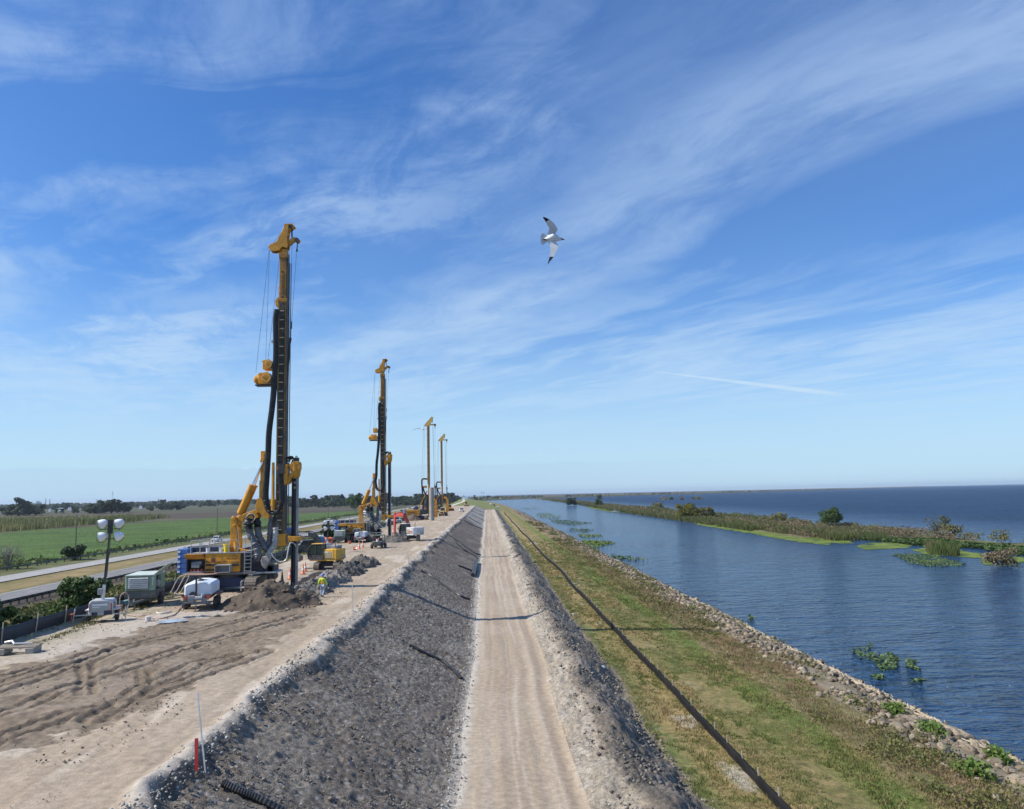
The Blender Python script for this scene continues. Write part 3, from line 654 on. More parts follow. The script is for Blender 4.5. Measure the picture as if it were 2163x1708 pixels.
def make_rig(label, X0, Y0, dh=0., group='drill rigs with leader masts'):
    root = thing('drill_rig', label, 'drill rig', (X0, Y0, 0), 0, group)
    # crawlers run along the dike
    for zx0, zx1, fr in ((410, 660, -2.2), (1325, 1560, -2.9)):
        a = r1(zx0, 900, fr).x; b = r1(zx1, 900, fr).x
        track_parts(root, (a+b)/2, fr, fr+5.6, 1.32, abs(b-a)*.92)
        st = MB(); xx = b+.22 if zx0 < 1000 else a-.25                       # step bracket
        for k in (0, .32): st.tube(smoothpts([(xx, fr+.1+k, .25), (xx, fr+.1+k, 1.0), (xx+.15, fr+.2+k, 1.12), (xx+.3, fr+.3+k, .9), (xx+.3, fr+.3+k, .25)], 3), .022, 5)
        st.build('step', GALV, root)
    xa = r1(660, 900, -1.6).x; xb = r1(1325, 900, -1.6).x
    MB().prism([(xa-.5, .45), (xb+.5, .45), (xb+.3, 1.05), (xb-.6, 1.28), (xa+.6, 1.28), (xa-.3, 1.05)], -1.1, 1.3).build('undercarriage', DBL, root, bevel=.04)
    MB().cyl(((xa+xb)/2, .1, 1.25), ((xa+xb)/2, .1, 1.55), 1.35, n=24).build('slewing_ring', DRK, root)
    # upper works: yo=-1.45 is the near face
    nf = -1.45
    bl = r1(235, 400, nf); br = r1(1255, 735, nf); zt = bl.z; zb = br.z
    MB().box(((bl.x+br.x)/2+.5, .05, zb-.12), (br.x-bl.x+1.7, 2.9, .22)).build('base_frame', STL, root, bevel=.03)
    hx = r1(585, 400, nf).x                                                  # open bay | closed doors
    b = MB(); b.prism([(hx, zb+.02), (br.x, zb+.02), (br.x, zt-.22), (br.x, zt), (hx, zt)], nf+.06, 1.45, 0)
    b.prism([(nf, zb+.02), (nf+.1, zb+.02), (nf+.1, zt-.03), (nf+.28, zt-.0), (nf+.05, zt-.25)], hx+.02, br.x-.02, axis='x')
    body = b.build('engine_housing', YEL, root, bevel=.03)
    seam = MB(); mx = r1(915, 500, nf).x
    for x in (mx, hx+.03): seam.box((x, nf-.012, (zb+zt)/2-.1), (.03, .02, zt-zb-.4))
    seam.box(((hx+br.x)/2, nf-.012, r1(0, 572, nf).z), (br.x-hx-.1, .02, .025))
    seam.build('door_seam', DRK, root)
    for (u0, u1, v0, v1) in ((600, 895, 582, 625), (925, 1240, 582, 625), (600, 800, 680, 715)):
        g = MB(); p0 = r1(u0, v1, nf); p1 = r1(u1, v0, nf); w = p1.x-p0.x; h = p1.z-p0.z
        for i in range(int(w/.09)): g.bar((p0.x+i*.09, nf-.02, p0.z), (p0.x+i*.09+.07, nf-.02, p1.z), .025, .02)
        for i in range(int(w/.09)): g.bar((p0.x+i*.09+.07, nf-.022, p0.z), (p0.x+i*.09, nf-.022, p1.z), .02, .02)
        g.box((p0.x+w/2, nf-.004, p0.z+h/2), (w, .012, h)); g.build('grille', DRK, root)
    for u, v in ((620, 545), (872, 545), (952, 545), (1212, 545), (748, 598), (1080, 598)):
        p = r1(u, v, nf); MB().cyl((p.x, nf-.03, p.z), (p.x, nf+.01, p.z), .07, n=10).build('latch', mat('latch brown', (.18, .05, .01), .5), body)
    p = r1(748, 512, nf); MB().box((p.x, nf-.02, p.z), (.36, .02, .4)).build('emblem_plate', mat('emblem red brown', (.16, .04, .035), .5), root)
    p = r1(1125, 482, nf); Mx = Matrix.Translation((p.x, nf-.03, p.z)) @ Matrix.Rotation(R(90), 4, 'X')
    textmesh('RTG RG27 S', .21, root, mat('decal dark', (.07, .02, .01), .5), Mx, bold=.006)
    # open engine bay
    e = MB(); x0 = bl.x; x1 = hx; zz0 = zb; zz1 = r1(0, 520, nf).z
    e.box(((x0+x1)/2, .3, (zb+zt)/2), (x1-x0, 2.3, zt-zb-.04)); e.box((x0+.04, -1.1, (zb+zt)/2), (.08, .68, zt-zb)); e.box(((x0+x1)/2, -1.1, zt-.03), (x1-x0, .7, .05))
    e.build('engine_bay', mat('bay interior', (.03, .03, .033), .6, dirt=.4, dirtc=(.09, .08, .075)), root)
    e = MB(); e.cyl((x0+.3, -1.0, zb+.75), (x1-.4, -1.0, zb+.8), .16, n=10); e.box((x0+.7, -1.05, zb+.55), (.7, .5, .3)); e.build('engine', GRY, root, bevel=.02)
    e = MB(); 
    for k in range(5): e.box((x0+.35+k*.3, -1.22, zb+.2), (.2, .2, .18))
    e.build('red_filter', mat('filter red', (.35, .06, .05), .5), root)
    MB().box(((x0+x1)/2, -1.2, zb+.06), (x1-x0-.1, .5, .03)).build('shelf', WHT, root)
    f = MB(); f.box((0, 0, 0), (x1-x0+.05, .06, .72), Matrix.Rotation(R(52), 3, 'X')); ff = f.build('open_hatch', YEL, root, bevel=.02)
    ff.location = ((x0+x1)/2, nf-.25, zt-.20)
    # counterweight stack
    c0 = r1(60, 300, nf+.2); c1 = r1(245, 775, nf+.2); hh = (c0.z-c1.z)/5
    for k in range(5):
        c = MB(); xo = -.03*k
        c.prism([(nf+.2, c1.z+k*hh+.005), (1.2, c1.z+k*hh+.005), (1.2, c1.z+(k+1)*hh-.005), (nf+.2, c1.z+(k+1)*hh-.005)], c0.x, c1.x, axis='x')
        cw = c.build('counterweight', BLU, root, bevel=.035)
        MB().box((c0.x+.14, nf+.19, c1.z+(k+.45)*hh), (.22, .02, hh*.42)).build('white_mark', WHT, cw)
        MB().box((c0.x-.002, -.2, c1.z+(k+.5)*hh), (.015, .6, hh*.4)).build('white_mark', WHT, cw)
    for x in (.3, .7): MB().tube(smoothpts([(c0.x+x, -.6, c0.z), (c0.x+x, -.6, c0.z+.12), (c0.x+x, -.3, c0.z+.12), (c0.x+x, -.3, c0.z)], 3), .02, 5).build('lifting_eye', DRK, root)
    # deck, rails, things fixed on the deck
    dk = zt+.04; rx1 = r1(1340, 400, nf).x
    MB().box(((bl.x+rx1)/2, 0, dk), (rx1-bl.x, 2.9, .07)).build('deck', GRY, root)
    bb = MB(); bb.box((r1(600, 0, 0).x, .5, dk+.28), (3.2, .9, .48)); bb.build('deck_locker', mat('navy locker', (.012, .02, .05), .6, dirt=.4, dirtc=(.08, .08, .09)), root, bevel=.03)
    def railing(pts, n):
        m = MB()
        for (a, b2) in zip(pts[:-1], pts[1:]):
            a = Vector(a); b2 = Vector(b2); L = (b2-a).length; k = max(1, int(L/n))
            for i in range(k):
                s0 = a.lerp(b2, i/k+.02/k*2); s1 = a.lerp(b2, (i+1)/k-.02/k*2)
                m.tube(smoothpts([s0, s0+Vector((0, 0, 1.0)), s0.lerp(s1, .12)+Vector((0, 0, 1.1)), s0.lerp(s1, .88)+Vector((0, 0, 1.1)), s1+Vector((0, 0, 1.0)), s1], 3), .024, 5)
                m.tube([s0+Vector((0, 0, .55)), s1+Vector((0, 0, .55))], .018, 5)
        m.build('handrail', GALV, root)
    railing([(r1(310, 0, nf).x, nf+.05, dk), (r1(1225, 0, nf).x, nf+.05, dk)], .72)
    railing([(r1(310, 0, nf).x, 1.4, dk), (r1(1100, 0, nf).x, 1.4, dk)], 1.1)
    railing([(r1(310, 0, nf).x, nf+.1, dk), (r1(310, 0, nf).x, 1.35, dk)], 1.4)
    if dh == 0:
        def tub(u, v, r, h, m, yo, nm='deck_bucket'):
            p = r1(u, v, yo); MB().lathe([(r*.82, 0), (r, h*.9), (r*1.08, h*.92), (r*1.08, h), (r*.9, h), (r*.85, h*.8)], (p.x, yo, dk+.035), n=16).build(nm, m, root, smooth=True)
        tub(1000, 370, .27, .68, mat('yellow tub', (.80, .60, .03), .5), -1.0, 'deck_tub'); tub(895, 370, .15, .42, WHT, -1.0); tub(640, 370, .16, .4, WHT, -.9)
        tub(565, 300, .16, .45, WHT, .9); tub(640, 300, .15, .4, WHT, 1.1); tub(1180, 370, .2, .85, mat('amber tub', (.7, .33, .05), .5), -.9, 'deck_tub')
    # ladder
    la0 = r1(1345, 760, nf-.1); la1 = r1(1468, 760, nf-.1); ztop = r1(0, 80, nf).z; m = MB()
    for x in (la0.x, la1.x): m.tube([(x, nf-.15, la0.z), (x, nf-.1, ztop)], .032, 6)
    k = la0.z+.2
    while k < dk+.05: m.box(((la0.x+la1.x)/2, nf-.13, k), (la1.x-la0.x, .12, .035)); k += .31
    m.build('ladder', GALV, root)
    # front machinery: valve blocks, winch, hose trays between ladder and mast foot
    m = MB(); fx = br.x
    m.box((fx+.25, 0, (zb+zt)/2), (.46, 2.5, zt-zb+.1)); m.box((fx+1.1, .1, zb+.45), (1.5, 1.9, .9)); m.box((fx+2.0, .0, zb+.15), (1.5, 1.5, .5))
    m.cyl((fx+1.2, -1.0, zb+1.05), (fx+1.2, .9, zb+1.05), .38, n=16); m.box((fx+2.4, -.5, zb-.3), (.5, .5, 1.6)); m.cyl((fx+2.5, -.9, zb-.55), (fx+2.5, .5, zb-.55), .3)
    m.build('front_frame', DRK, root, bevel=.03)
    m = MB(); p = r1(1390, 790, nf); m.prism([xz(r1(1390, 805, nf)), xz(r1(1560, 745, nf)), xz(r1(1900, 735, nf)), xz(r1(1940, 760, nf)), xz(r1(1700, 765, nf))], nf+.0, 1.2); m.build('mud_guard', GRY, root)
    m = MB(); p = r1(1740, 560, -.9); m.prism([xz(r1(1700, 440, -.9)), xz(r1(1790, 420, -.9)), xz(r1(1840, 500, -.9)), xz(r1(1760, 680, -.9)), xz(r1(1690, 640, -.9)), xz(r1(1660, 540, -.9))], -1.15, -.6); m.build('pump_cover', mat('muddy pale cover', (.42, .37, .31), .7, dirt=.6, dirtc=(.2, .15, .12), bump=.5), root, bevel=.05)
    m = MB(); p = r1(940, 690, nf-.4); w = r1(1080, 690, nf-.4).x-r1(800, 690, nf-.4).x
    pz = r1(0, 760, nf-.4).z; h = r1(0, 625, nf-.4).z-pz
    for d, c in (((w, .7, .05), (0, 0, 0)), ((w, .7, .05), (0, 0, h)), ((.05, .7, h), (-w/2, 0, h/2)), ((.05, .7, h), (w/2, 0, h/2)), ((w, .05, h), (0, .33, h/2))): m.box((p.x+c[0], nf-.4+c[1], pz+c[2]), d)
    m.build('tool_tray', GRY, root)
    m = MB()
    for k in range(3): m.tube(smoothpts([(bl.x+.1, nf-.2-.05*k, zb-.02-.05*k), (bl.x+2., nf-.25-.05*k, zb-.05-.04*k), (p.x-.3, nf-.3, zb-.02), (p.x+.3, nf-.3, zb+.1)], 5), .035, 6)
    m.build('supply_hose', mat('pinkish hose', (.42, .27, .2), .6), root)
    m = MB()
    for k, xx in ((0, 0), (.35, .45), (.2, .85)):
        m.tube(smoothpts([(bl.x+.2, nf-.3, zb-.05), (bl.x-.5+xx, nf-.35, zb-.35), (bl.x-1.0+xx, nf-.5, zb-1.4), (bl.x-1.15+xx, nf-.6, .15), (bl.x-.6+xx, nf-.8, .06)], 6), .04, 6)
    m.build('supply_hose', mat('pale hose', (.55, .45, .38), .6), root)
    # ---- kinematics: twin posts, link, back cylinders, support mast
    m = MB(); pt = r2(160, 1340, -.6); pb = r1(1130, 380, -.6)
    for yo in (-.75, .55):
        m.prism([(pt.x-.36, pb.z-1.0), (pt.x+.40, pb.z-1.0), (pt.x+.28, pt.z-.4), (pt.x+.26, pt.z+.1), (pt.x, pt.z+.28), (pt.x-.26, pt.z+.1), (pt.x-.26, pt.z-.6)], yo, yo+.18)
    m.cyl((pt.x, -.85, pt.z), (pt.x, .85, pt.z), .17, n=14); m.cyl((pt.x+.05, -.85, pt.z-.6), (pt.x+.05, .85, pt.z-.6), .12, n=14)
    m.prism([(pt.x-.7, pb.z-1.0), (pt.x+1.4, pb.z-1.0), (pt.x+1.2, pb.z+.1), (pt.x-.1, pb.z+.5), (pt.x-.5, pb.z)], .1, .45)
    m.build('lift_post', YEL, root, bevel=.025)
    s = MB(); a = r2(195, 1450, -.35); b2 = r1(1225, 300, -.35); s.tube([a, b2], .1, 10); s.build('lift_rod', CHR, root)
    s = MB(); s.tube([b2, r1(1240, 380, -.35)-Vector((0, 0, 1.2))], .17, 10); s.build('lift_cylinder', YEL, root)
    m = MB(); L0 = r2(170, 1340, 0); L1 = r2(270, 1390, 0); L2 = r2(560, 1230, 0); L3 = r2(600, 1180, 0)
    for yo in (-.55, .4): m.prism([xz(r2(225, 1330, 0)), xz(r2(300, 1270, 0)), xz(r2(560, 1180, 0)), xz(r2(640, 1290, 0)), xz(r2(600, 1350, 0)), xz(r2(400, 1290, 0)), xz(r2(330, 1430, 0)), xz(r2(260, 1420, 0))], yo, yo+.16)
    m.cyl((L1.x, -.6, L1.z), (L1.x, .6, L1.z), .2, n=14)
    m.build('link_arm', YEL, root, bevel=.025)
    m = MB(); 
    for yo in (-.5, .32): m.prism([xz(r2(590, 1060, 0)), xz(r2(625, 960, 0)), xz(r2(690, 950, 0)), xz(r2(760, 1100, 0)), xz(r2(830, 1230, 0)), xz(r2(825, 1330, 0)), xz(r2(745, 1330, 0)), xz(r2(690, 1240, 0)), xz(r2(600, 1220, 0)), xz(r2(575, 1150, 0))], yo, yo+.18)
    h1 = r2(597, 1200, 0); m.cyl((h1.x, -.56, h1.z), (h1.x, .56, h1.z), .17, n=14); p = r2(650, 1080, 0); m.box((p.x, -.3, p.z), (.28, .3, .95))
    p = r2(785, 1290, 0); m.box((p.x, 0, p.z), (.5, .9, .42)); m.build('mast_carriage', YEL, root, bevel=.02)
    # support column behind the mast
    m = MB(); a = r2(705, 90, 0); b2 = r2(700, 1000, 0)
    m.prism([(a.x-.2, a.z), (a.x+.22, a.z), (a.x+.22, b2.z), (a.x-.28, b2.z), (a.x-.28, a.z-2.6), (a.x-.2, a.z-2.8)], -.25, .25); p = r2(715, 165, 0); m.cyl((p.x, -.33, p.z), (p.x, .33, p.z), .12)
    m.prism([xz(r2(650, 280, 0)), xz(r2(680, 200, 0)), xz(r2(740, 200, 0)), xz(r2(745, 240, 0)), xz(r2(685, 310, 0))], -.34, .34)
    m.build('support_column', YEL, root, bevel=.02)
    for yo, dx_ in ((-.3, -14), (.3, 34)):                                                    # twin back cylinders
        a = r2(690, 290, yo); b2 = r2(505+dx_, 715, yo); c = r2(275+dx_, 1240, yo)
        MB().tube([a, b2+(c-b2)*.05], .085, 10).build('cylinder_rod', CHR, root, smooth=True)
        bb2 = MB(); bb2.tube([b2, b2+(c-b2)*.04, b2+(c-b2)*.041, c], [.31, .31, .27, .27], 12); bb2.tube([c+(b2-c)*.0, c+(c-b2)*.05], [.2, .12], 10); bb2.build('cylinder_barrel', YEL, root, smooth=True)
    # ---- mast
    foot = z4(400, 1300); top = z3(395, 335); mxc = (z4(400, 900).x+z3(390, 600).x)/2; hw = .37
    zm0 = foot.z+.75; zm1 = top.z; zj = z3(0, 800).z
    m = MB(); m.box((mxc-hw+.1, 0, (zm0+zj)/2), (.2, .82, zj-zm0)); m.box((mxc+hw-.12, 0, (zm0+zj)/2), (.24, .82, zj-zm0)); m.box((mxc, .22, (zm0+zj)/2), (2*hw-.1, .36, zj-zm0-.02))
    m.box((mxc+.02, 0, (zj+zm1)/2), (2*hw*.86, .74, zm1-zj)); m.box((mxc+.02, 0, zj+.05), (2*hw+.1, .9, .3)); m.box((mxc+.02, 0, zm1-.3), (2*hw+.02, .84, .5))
    mast = m.build('mast', mat('mast yellow with painted shade and grime', (.36, .165, .012), .5, dirt=.8, dirtc=(.10, .055, .03), scale=.9), root, bevel=.02)  # base yellow darkened to stand in for shade on the near faces, plus grime
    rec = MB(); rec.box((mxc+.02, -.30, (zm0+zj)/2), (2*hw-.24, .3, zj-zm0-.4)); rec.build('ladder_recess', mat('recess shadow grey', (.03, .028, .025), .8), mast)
    rg = MB(); k = zm0+.6
    while k < zj-.3: rg.box((mxc-.0, -.47, k), (2*hw-.36, .05, .07)); k += .82
    rg.build('ladder', mat('rung cream', (.62, .48, .25), .5), mast)
    gr = MB(); 
    for dx, yo in ((.06, -.3), (.14, .1), (.22, .34)): gr.tube([(mxc+hw+dx, yo, zm0-.3), (mxc+hw+dx, yo, zm1-.9)], .04, 6)
    gr.box((mxc+hw+.06, 0, (zm0+zm1)/2), (.06, .3, zm1-zm0-1)); gr.build('guide_rail', STL, mast)
    for v in (520, 760, 925): p = z3(380, v); MB().cyl((p.x, -.43, p.z), (p.x, -.3, p.z), .10, n=10).build('access_hole', mat('hole rust', (.12, .03, .02), .6), mast)
    p = z3(384, 640); Mx = Matrix.Translation((p.x+.0, -.385, p.z)) @ Matrix.Rotation(R(90), 4, 'X') @ Matrix.Rotation(R(-90), 4, 'Z')
    textmesh('RTG RG27S', .36, mast, mat('mast lettering', (.10, .045, .03), .5), Mx, bold=.008)
    # sliding collar above the ladder
    m = MB(); m.prism([xz(z3(350, 755)), xz(z3(395, 805)), xz(z3(350, 830)), xz(z3(345, 870)), xz(z3(320, 850)), xz(z3(310, 800)), xz(z3(330, 770))], -.4, .3); m.tube(smoothpts([z3(345, 760), z3(332, 700), z3(328, 670), z3(338, 655), z3(345, 690)], 3), .03, 5); m.build('hose_guide', YEL, mast)
    # head with sheaves
    def poly(m, pts, y0, y1): m.prism([xz(z3(*p)) for p in pts], y0, y1)
    m = MB()
    for yo in (-.42, .28):
        poly(m, [(245, 285), (262, 262), (322, 238), (352, 180), (390, 110), (398, 66), (440, 66), (435, 130), (424, 205), (432, 268), (425, 300), (380, 285), (350, 318), (300, 326), (262, 320)], yo, yo+.14)
    poly(m, [(398, 66), (470, 58), (495, 90), (462, 108), (434, 132)], -.3, .3); poly(m, [(420, 225), (478, 186), (520, 195), (541, 215), (525, 236), (490, 222), (432, 270)], -.22, .22)
    p = z3(395, 320); m.box((p.x, 0, p.z), (.5, .6, .35)); poly(m, [(300, 262), (395, 130), (410, 250), (340, 290)], -.3, .3)
    head = m.build('mast_head', YEL, root, bevel=.02)
    for a, r_ in (((285, 295), .28), ((420, 92), .25), ((455, 90), .2), ((512, 215), .2)):
        p = z3(*a); MB().cyl((p.x, -.34, p.z), (p.x, .34, p.z), r_, n=16).build('sheave', DRK, head)
    # ropes
    rp = MB(); W = .016
    for a, b2, yo in (((243, 305), (117, 1470), -.2), ((247, 305), (210, 1360), .2), ((345, 350), (230, 1360), 0), ((250, 285), (390, 95), -.2), ((462, 200), (430, 1500), -.2), ((438, 330), (412, 1500), .3), ((510, 240), (458, 985), 0), ((455, 1060), (450, 1140), 0)):
        rp.tube([z3(*a, yo), z3(*b2, yo)], W, 4)
    rp.build('rope', mat('wire rope', (.04, .04, .045), .5), root)
    hk = MB(); hk.tube([z3(514, 235), z3(508, 290), z3(508, 315)], [.05, .05, .11], 8); hk.tube([z3(460, 110), z3(460, 185)], .07, 8); hk.tube([z3(458, 985), z3(456, 1055)], .05, 6); hk.build('hook', DRK, root)
    kb = MB(); kb.tube([z3(446, 1140), z3(446, 1160), z3(440, 1200), z3(406, 1690)], [.12, .1, .075, .075], 8); kb.build('drill_string', mat('rusty drill string', (.07, .045, .035), .6, dirt=.4), root)
    # auxiliary winches high on the back
    for (u0, u1, v0, v1, nm) in ((197, 300, 1355, 1450, 'winch'), (160, 290, 1472, 1592, 'winch')):
        a = z3(u0, v1); b2 = z3(u1, v0); m = MB(); w = b2.x-a.x; h = b2.z-a.z
        m.box((a.x+w*.35, 0, a.z+h*.5), (w*.7, 1.2, h*.92)); m.cyl((a.x+w*.6, -.9, a.z+h*.5), (a.x+w*.6, .9, a.z+h*.5), h*.33, n=16)
        wn = m.build(nm, YEL, root, bevel=.03)
        k = MB(); P = [(a.x+w*.05, a.z+h*.75), (a.x+w*.75, a.z+h*.95), (a.x+w*.95, a.z+h*.45), (a.x+w*.7, a.z+h*.1), (a.x+w*.05, a.z+h*.75)]
        for c, d in zip(P[:-1], P[1:]): k.bar((c[0], -.98, c[1]), (d[0], -.98, d[1]), .06)
        k.build('winch_guard', mat('guard pale yellow', (.75, .5, .12), .5), wn)
        if v0 > 1400:
            a2 = z3(100, 1590); b3 = z3(165, 1475); k = MB(); k.tube([(a2.x+.02, 0, a2.z+h*.45), (a2.x+.2, 0, a2.z+h*.45), (b3.x+.2, 0, a2.z+h*.45)], [.25, .42, .46], 14); k.build('winch_motor', YEL, wn, smooth=True)
            k = MB(); k.box(((a.x+b2.x)/2-.2, 0, a.z-.02), (w*1.25, .9, .12)); k.build('winch_base', DRK, wn)
    m = MB(); m.bar(z3(300, 1400), z3(345, 1400), .3, .4); m.bar(z3(290, 1540), z3(345, 1540), .3, .4); m.build('winch_bracket', YEL, root)
    # ---- slide + rotary head (moves up the mast by dh)
    up = Vector((0, 0, dh))
    def R2(a, b2, yo=0.): return r2(a, b2, yo)+up
    m = MB(); m.box((mxc+hw+.16, 0, R2(0, 540).z), (.34, 1.0, 1.7)); m.box((mxc, -.52, R2(0, 430).z), (.7, .12, .35)); 
    m.prism([xz(R2(1040, 350)), xz(R2(1240, 330)), xz(R2(1240, 380)), xz(R2(1060, 385))], -.4, .4)
    m.prism([xz(R2(1080, 720)), xz(R2(1080, 620)), xz(R2(1120, 640)), xz(R2(1225, 490)), xz(R2(1290, 400)), xz(R2(1270, 545)), xz(R2(1190, 690)), xz(R2(1150, 705))], -.4, .4)
    m.prism([xz(R2(1040, 340)), xz(R2(1100, 380)), xz(R2(1100, 700)), xz(R2(1060, 720))], -.35, .35)
    m.build('head_slide', YEL, root, bevel=.03)
    c = R2(1300, 450); m = MB(); m.cyl((c.x, 0, R2(0, 490).z), (c.x, 0, R2(0, 320).z), .46, n=20); m.box((c.x, 0, R2(0, 400).z), (.85, .85, .5)); m.tube([(c.x, 0, R2(0, 490).z), (c.x, 0, R2(0, 560).z), (c.x, 0, R2(0, 625).z)], [.42, .4, .26], 14); m.box((c.x+.1, -.3, R2(0, 330).z), (.5, .3, .25)); m.build('rotary_head', YEL, root, bevel=.02)
    m = MB(); m.box((c.x+.1, -.1, R2(0, 270).z), (.35, .4, .3)); m.box((c.x-.25, .1, R2(0, 300).z), (.25, .3, .25)); m.box((R2(1060, 0).x, -.45, R2(0, 440).z), (.6, .3, .9)); m.build('hydraulic_motor', DRK, root)
    hb = MB()
    for k in range(5):
        o_ = Vector((0, -.35+.16*k, -.05*k)); sx = 18*k
        hb.tube(smoothpts([R2(1000+sx*.4, 470)+o_, R2(1005+sx, 380)+o_, R2(1090+sx, 250)+o_, R2(1190, 195)+o_, R2(1265, 200)+o_, R2(1275-sx*.3, 290)+o_], 5), .045, 6)
    hb.tube(smoothpts([R2(1290, 300), R2(1300, 190), R2(1325, 195), R2(1310, 290)], 4), .04, 6); hb.tube(smoothpts([R2(1330, 260), R2(1370, 300), R2(1400, 325)], 3), .02, 4)
    hb.build('hydraulic_hose', BLK, root)
    # long hose bundle in a loop
    lu = Vector((0, 0, dh*.55))
    hb = MB()
    for k in range(4):
        o_ = Vector(((k % 2)*.14-.05, -.55+.12*k, 0))
        P = [z3(330, 880)+o_, z3(316, 1000)+o_, z3(318, 1300)+o_, z3(300, 1600)+o_, z4(345, 180)+o_, z4(320, 380)+o_, z4(312, 560)+o_, z4(300, 760)+o_+lu*.6, r2(760, 900)+o_+lu, r2(790, 1120)+o_+lu, r2(850, 1215)+o_+lu, r2(920, 1235)+o_+lu, r2(1000, 1190)+o_+lu, r2(1055, 1050)+o_+lu, r2(1060, 850)+o_+lu, r2(1040, 640)+o_+up*.9, R2(1020, 500)+o_]
        hb.tube(smoothpts(P, 5), [.155]*20+[.15]*(5*(len(P)-1)+1-20), 7)
    hb.build('hose_bundle', BLK, root)
    cl = MB()
    for (u, v) in ((760, 1000), (775, 1100), (830, 1190), (900, 1225), (975, 1190), (1010, 1100)): p = r2(u, v)+lu; cl.box((p.x, -.72, p.z), (.16, .05, .06))
    p = z3(300, 1185); cl.box((p.x, -.5, p.z), (.35, .2, .25)); cl.build('hose_clamp', GRY, root)
    # second yellow cylinder beside the ladder
    m = MB(); m.tube([r2(882, 300, -.5), r2(878, 980, -.5), r2(878, 985, -.5), r2(880, 1185, -.5)], [.12, .14, .2, .2], 12); m.build('crowd_cylinder', YEL, root, smooth=True)
    # sleeved hoses drooping to the body
    def sleeve(P, r, m_=SLV, nm='sleeved_hose'):
        pts = smoothpts(P, 6); s = MB(); s.tube(pts, [r*(1+.10*math.sin(i*1.3)+.13*math.sin(i*2.9+1)) for i in range(len(pts))], 9); s.build(nm, m_, root, smooth=True)
    sleeve([r2(450, 1330, -.7), r2(420, 1420, -.75), r2(410, 1520, -.75)], .42, BLK, 'hose_bundle')
    sleeve([r2(560, 1340, -.3), r2(590, 1420, -.3), r2(590, 1500, -.3)], .32, BLK, 'hose_bundle')
    sleeve([r2(420, 1520, -.75), r2(470, 1660, -.75), r1(1560, 220, -.75), r1(1600, 360, -.75), r1(1600, 480, -.75)], .30)
    sleeve([r2(595, 1490, -.3), r2(610, 1640, -.3), r1(1690, 180, -.3), r1(1760, 290, -.3), r1(1830, 300, -.3)], .30)
    sleeve([r2(860, 1300, -.1), r2(835, 1450, -.1), r2(820, 1650, -.1), r1(1800, 250, -.1), r1(1790, 330, -.1)], .26)
    sleeve([r2(930, 1500, -.5), r2(925, 1620, -.5), r1(1930, 180, -.5), r1(1900, 260, -.5), r1(1840, 330, -.5), r1(1800, 480, -.5)], .24, mat('pale plastic sleeve', (.42, .42, .40), .35, dirt=.35, dirtc=(.2, .2, .2), bump=.7, bscale=5))
    hb = MB()
    for k in range(6): hb.tube(smoothpts([r2(890+12*k, 1240, -.3), r2(895+14*k, 1330, -.4), r2(900+12*k, 1450, -.4), r2(915+6*k, 1560, -.45)], 4), .035, 5)
    for k in range(5): hb.tube(smoothpts([r2(400+25*k, 1300-8*k, -.6), r2(430+20*k, 1260, -.8), r2(500+8*k, 1290, -.9), r2(520-10*k, 1380, -.8)], 4), .035, 5)
    for k in range(6): hb.tube(smoothpts([r1(1600+10*k, 420, -1.2), r1(1560+14*k, 500, -1.3), r1(1480+30*k, 560+8*k, -1.4), r1(1500+40*k, 640, -1.2)], 4), .035, 5)
    hb.build('hydraulic_hose', BLK, root)
    ch = MB(); ch.tube(smoothpts([r2(370, 1330, -1.), r2(420, 1260, -1.), r2(490, 1240, -1.), r2(545, 1290, -1.), r2(535, 1350, -1.), r2(470, 1410, -1.)], 4), .035, 6); ch.build('hose_hoop', mat('pale hoop', (.55, .46, .33), .5), root)
    wh = MB(); wh.tube(smoothpts([r1(1860, 370, -1.0), r1(1900, 450, -1.0), r1(1990, 530, -1.0), r1(2080, 545, -1.0), r1(2150, 480, -.9), r1(2180, 330, -.8), z4(485, 1285, -.6), z4(520, 1295, -.5), z4(525, 1310, -.4)], 6), .055, 7); wh.build('grout_hose', mat('clear grout hose', (.55, .54, .5), .35), root)
    # mast foot with guide arm
    p0 = z4(400, 1245); m = MB(); m.box((mxc+.1, 0, foot.z+.45), (.95, 1.0, 1.05)); m.build('mast_foot', YEL, root, bevel=.03)
    gx0 = mxc+.5; gx1 = z4(555, 1260).x; gz = z4(0, 1262).z
    MB().box(((gx0+z4(500, 0).x)/2, 0, gz), (z4(500, 0).x-gx0, .5, .36)).build('guide_beam', mat('beam grey pink', (.38, .33, .31), .6), root, bevel=.02)
    tx = (z4(498, 900).x+z4(545, 900).x)/2
    m = MB(); m.box((tx-.38, 0, gz+.02), (.12, 1.1, .52)); m.box((tx+.46, 0, gz+.02), (.3, 1.1, .40)); 
    for yo in (-.5, .5): m.box((tx, yo, gz+.02), (.9, .14, .42))
    m.build('tool_guide', YEL, root, bevel=.02)
    m = MB(); m.lathe([(.55, 0), (.62, .05), (.3, .12)], (tx, 0, gz-.42), n=16); m.build('guide_skirt', DRK, root)
    # the mixing tool: heavy H beam with a lighter stiffener
    zt2 = R2(0, 625).z; tl = MB(); m1 = .27
    tl.box((tx-.19, 0, (zt2-.9)/2), (.10, .5, zt2+.9)); tl.box((tx+.06, 0, (zt2-.9)/2), (.42, .10, zt2+.9)); tl.box((tx+.05, -.16, (zt2-.9)/2), (.3, .04, zt2+.7))
    tool = tl.build('mixing_tool', mat('oily black steel', (.022, .02, .022), .38, metal=.4, dirt=.5, dirtc=(.06, .045, .04), scale=1.2), root, bevel=.01)
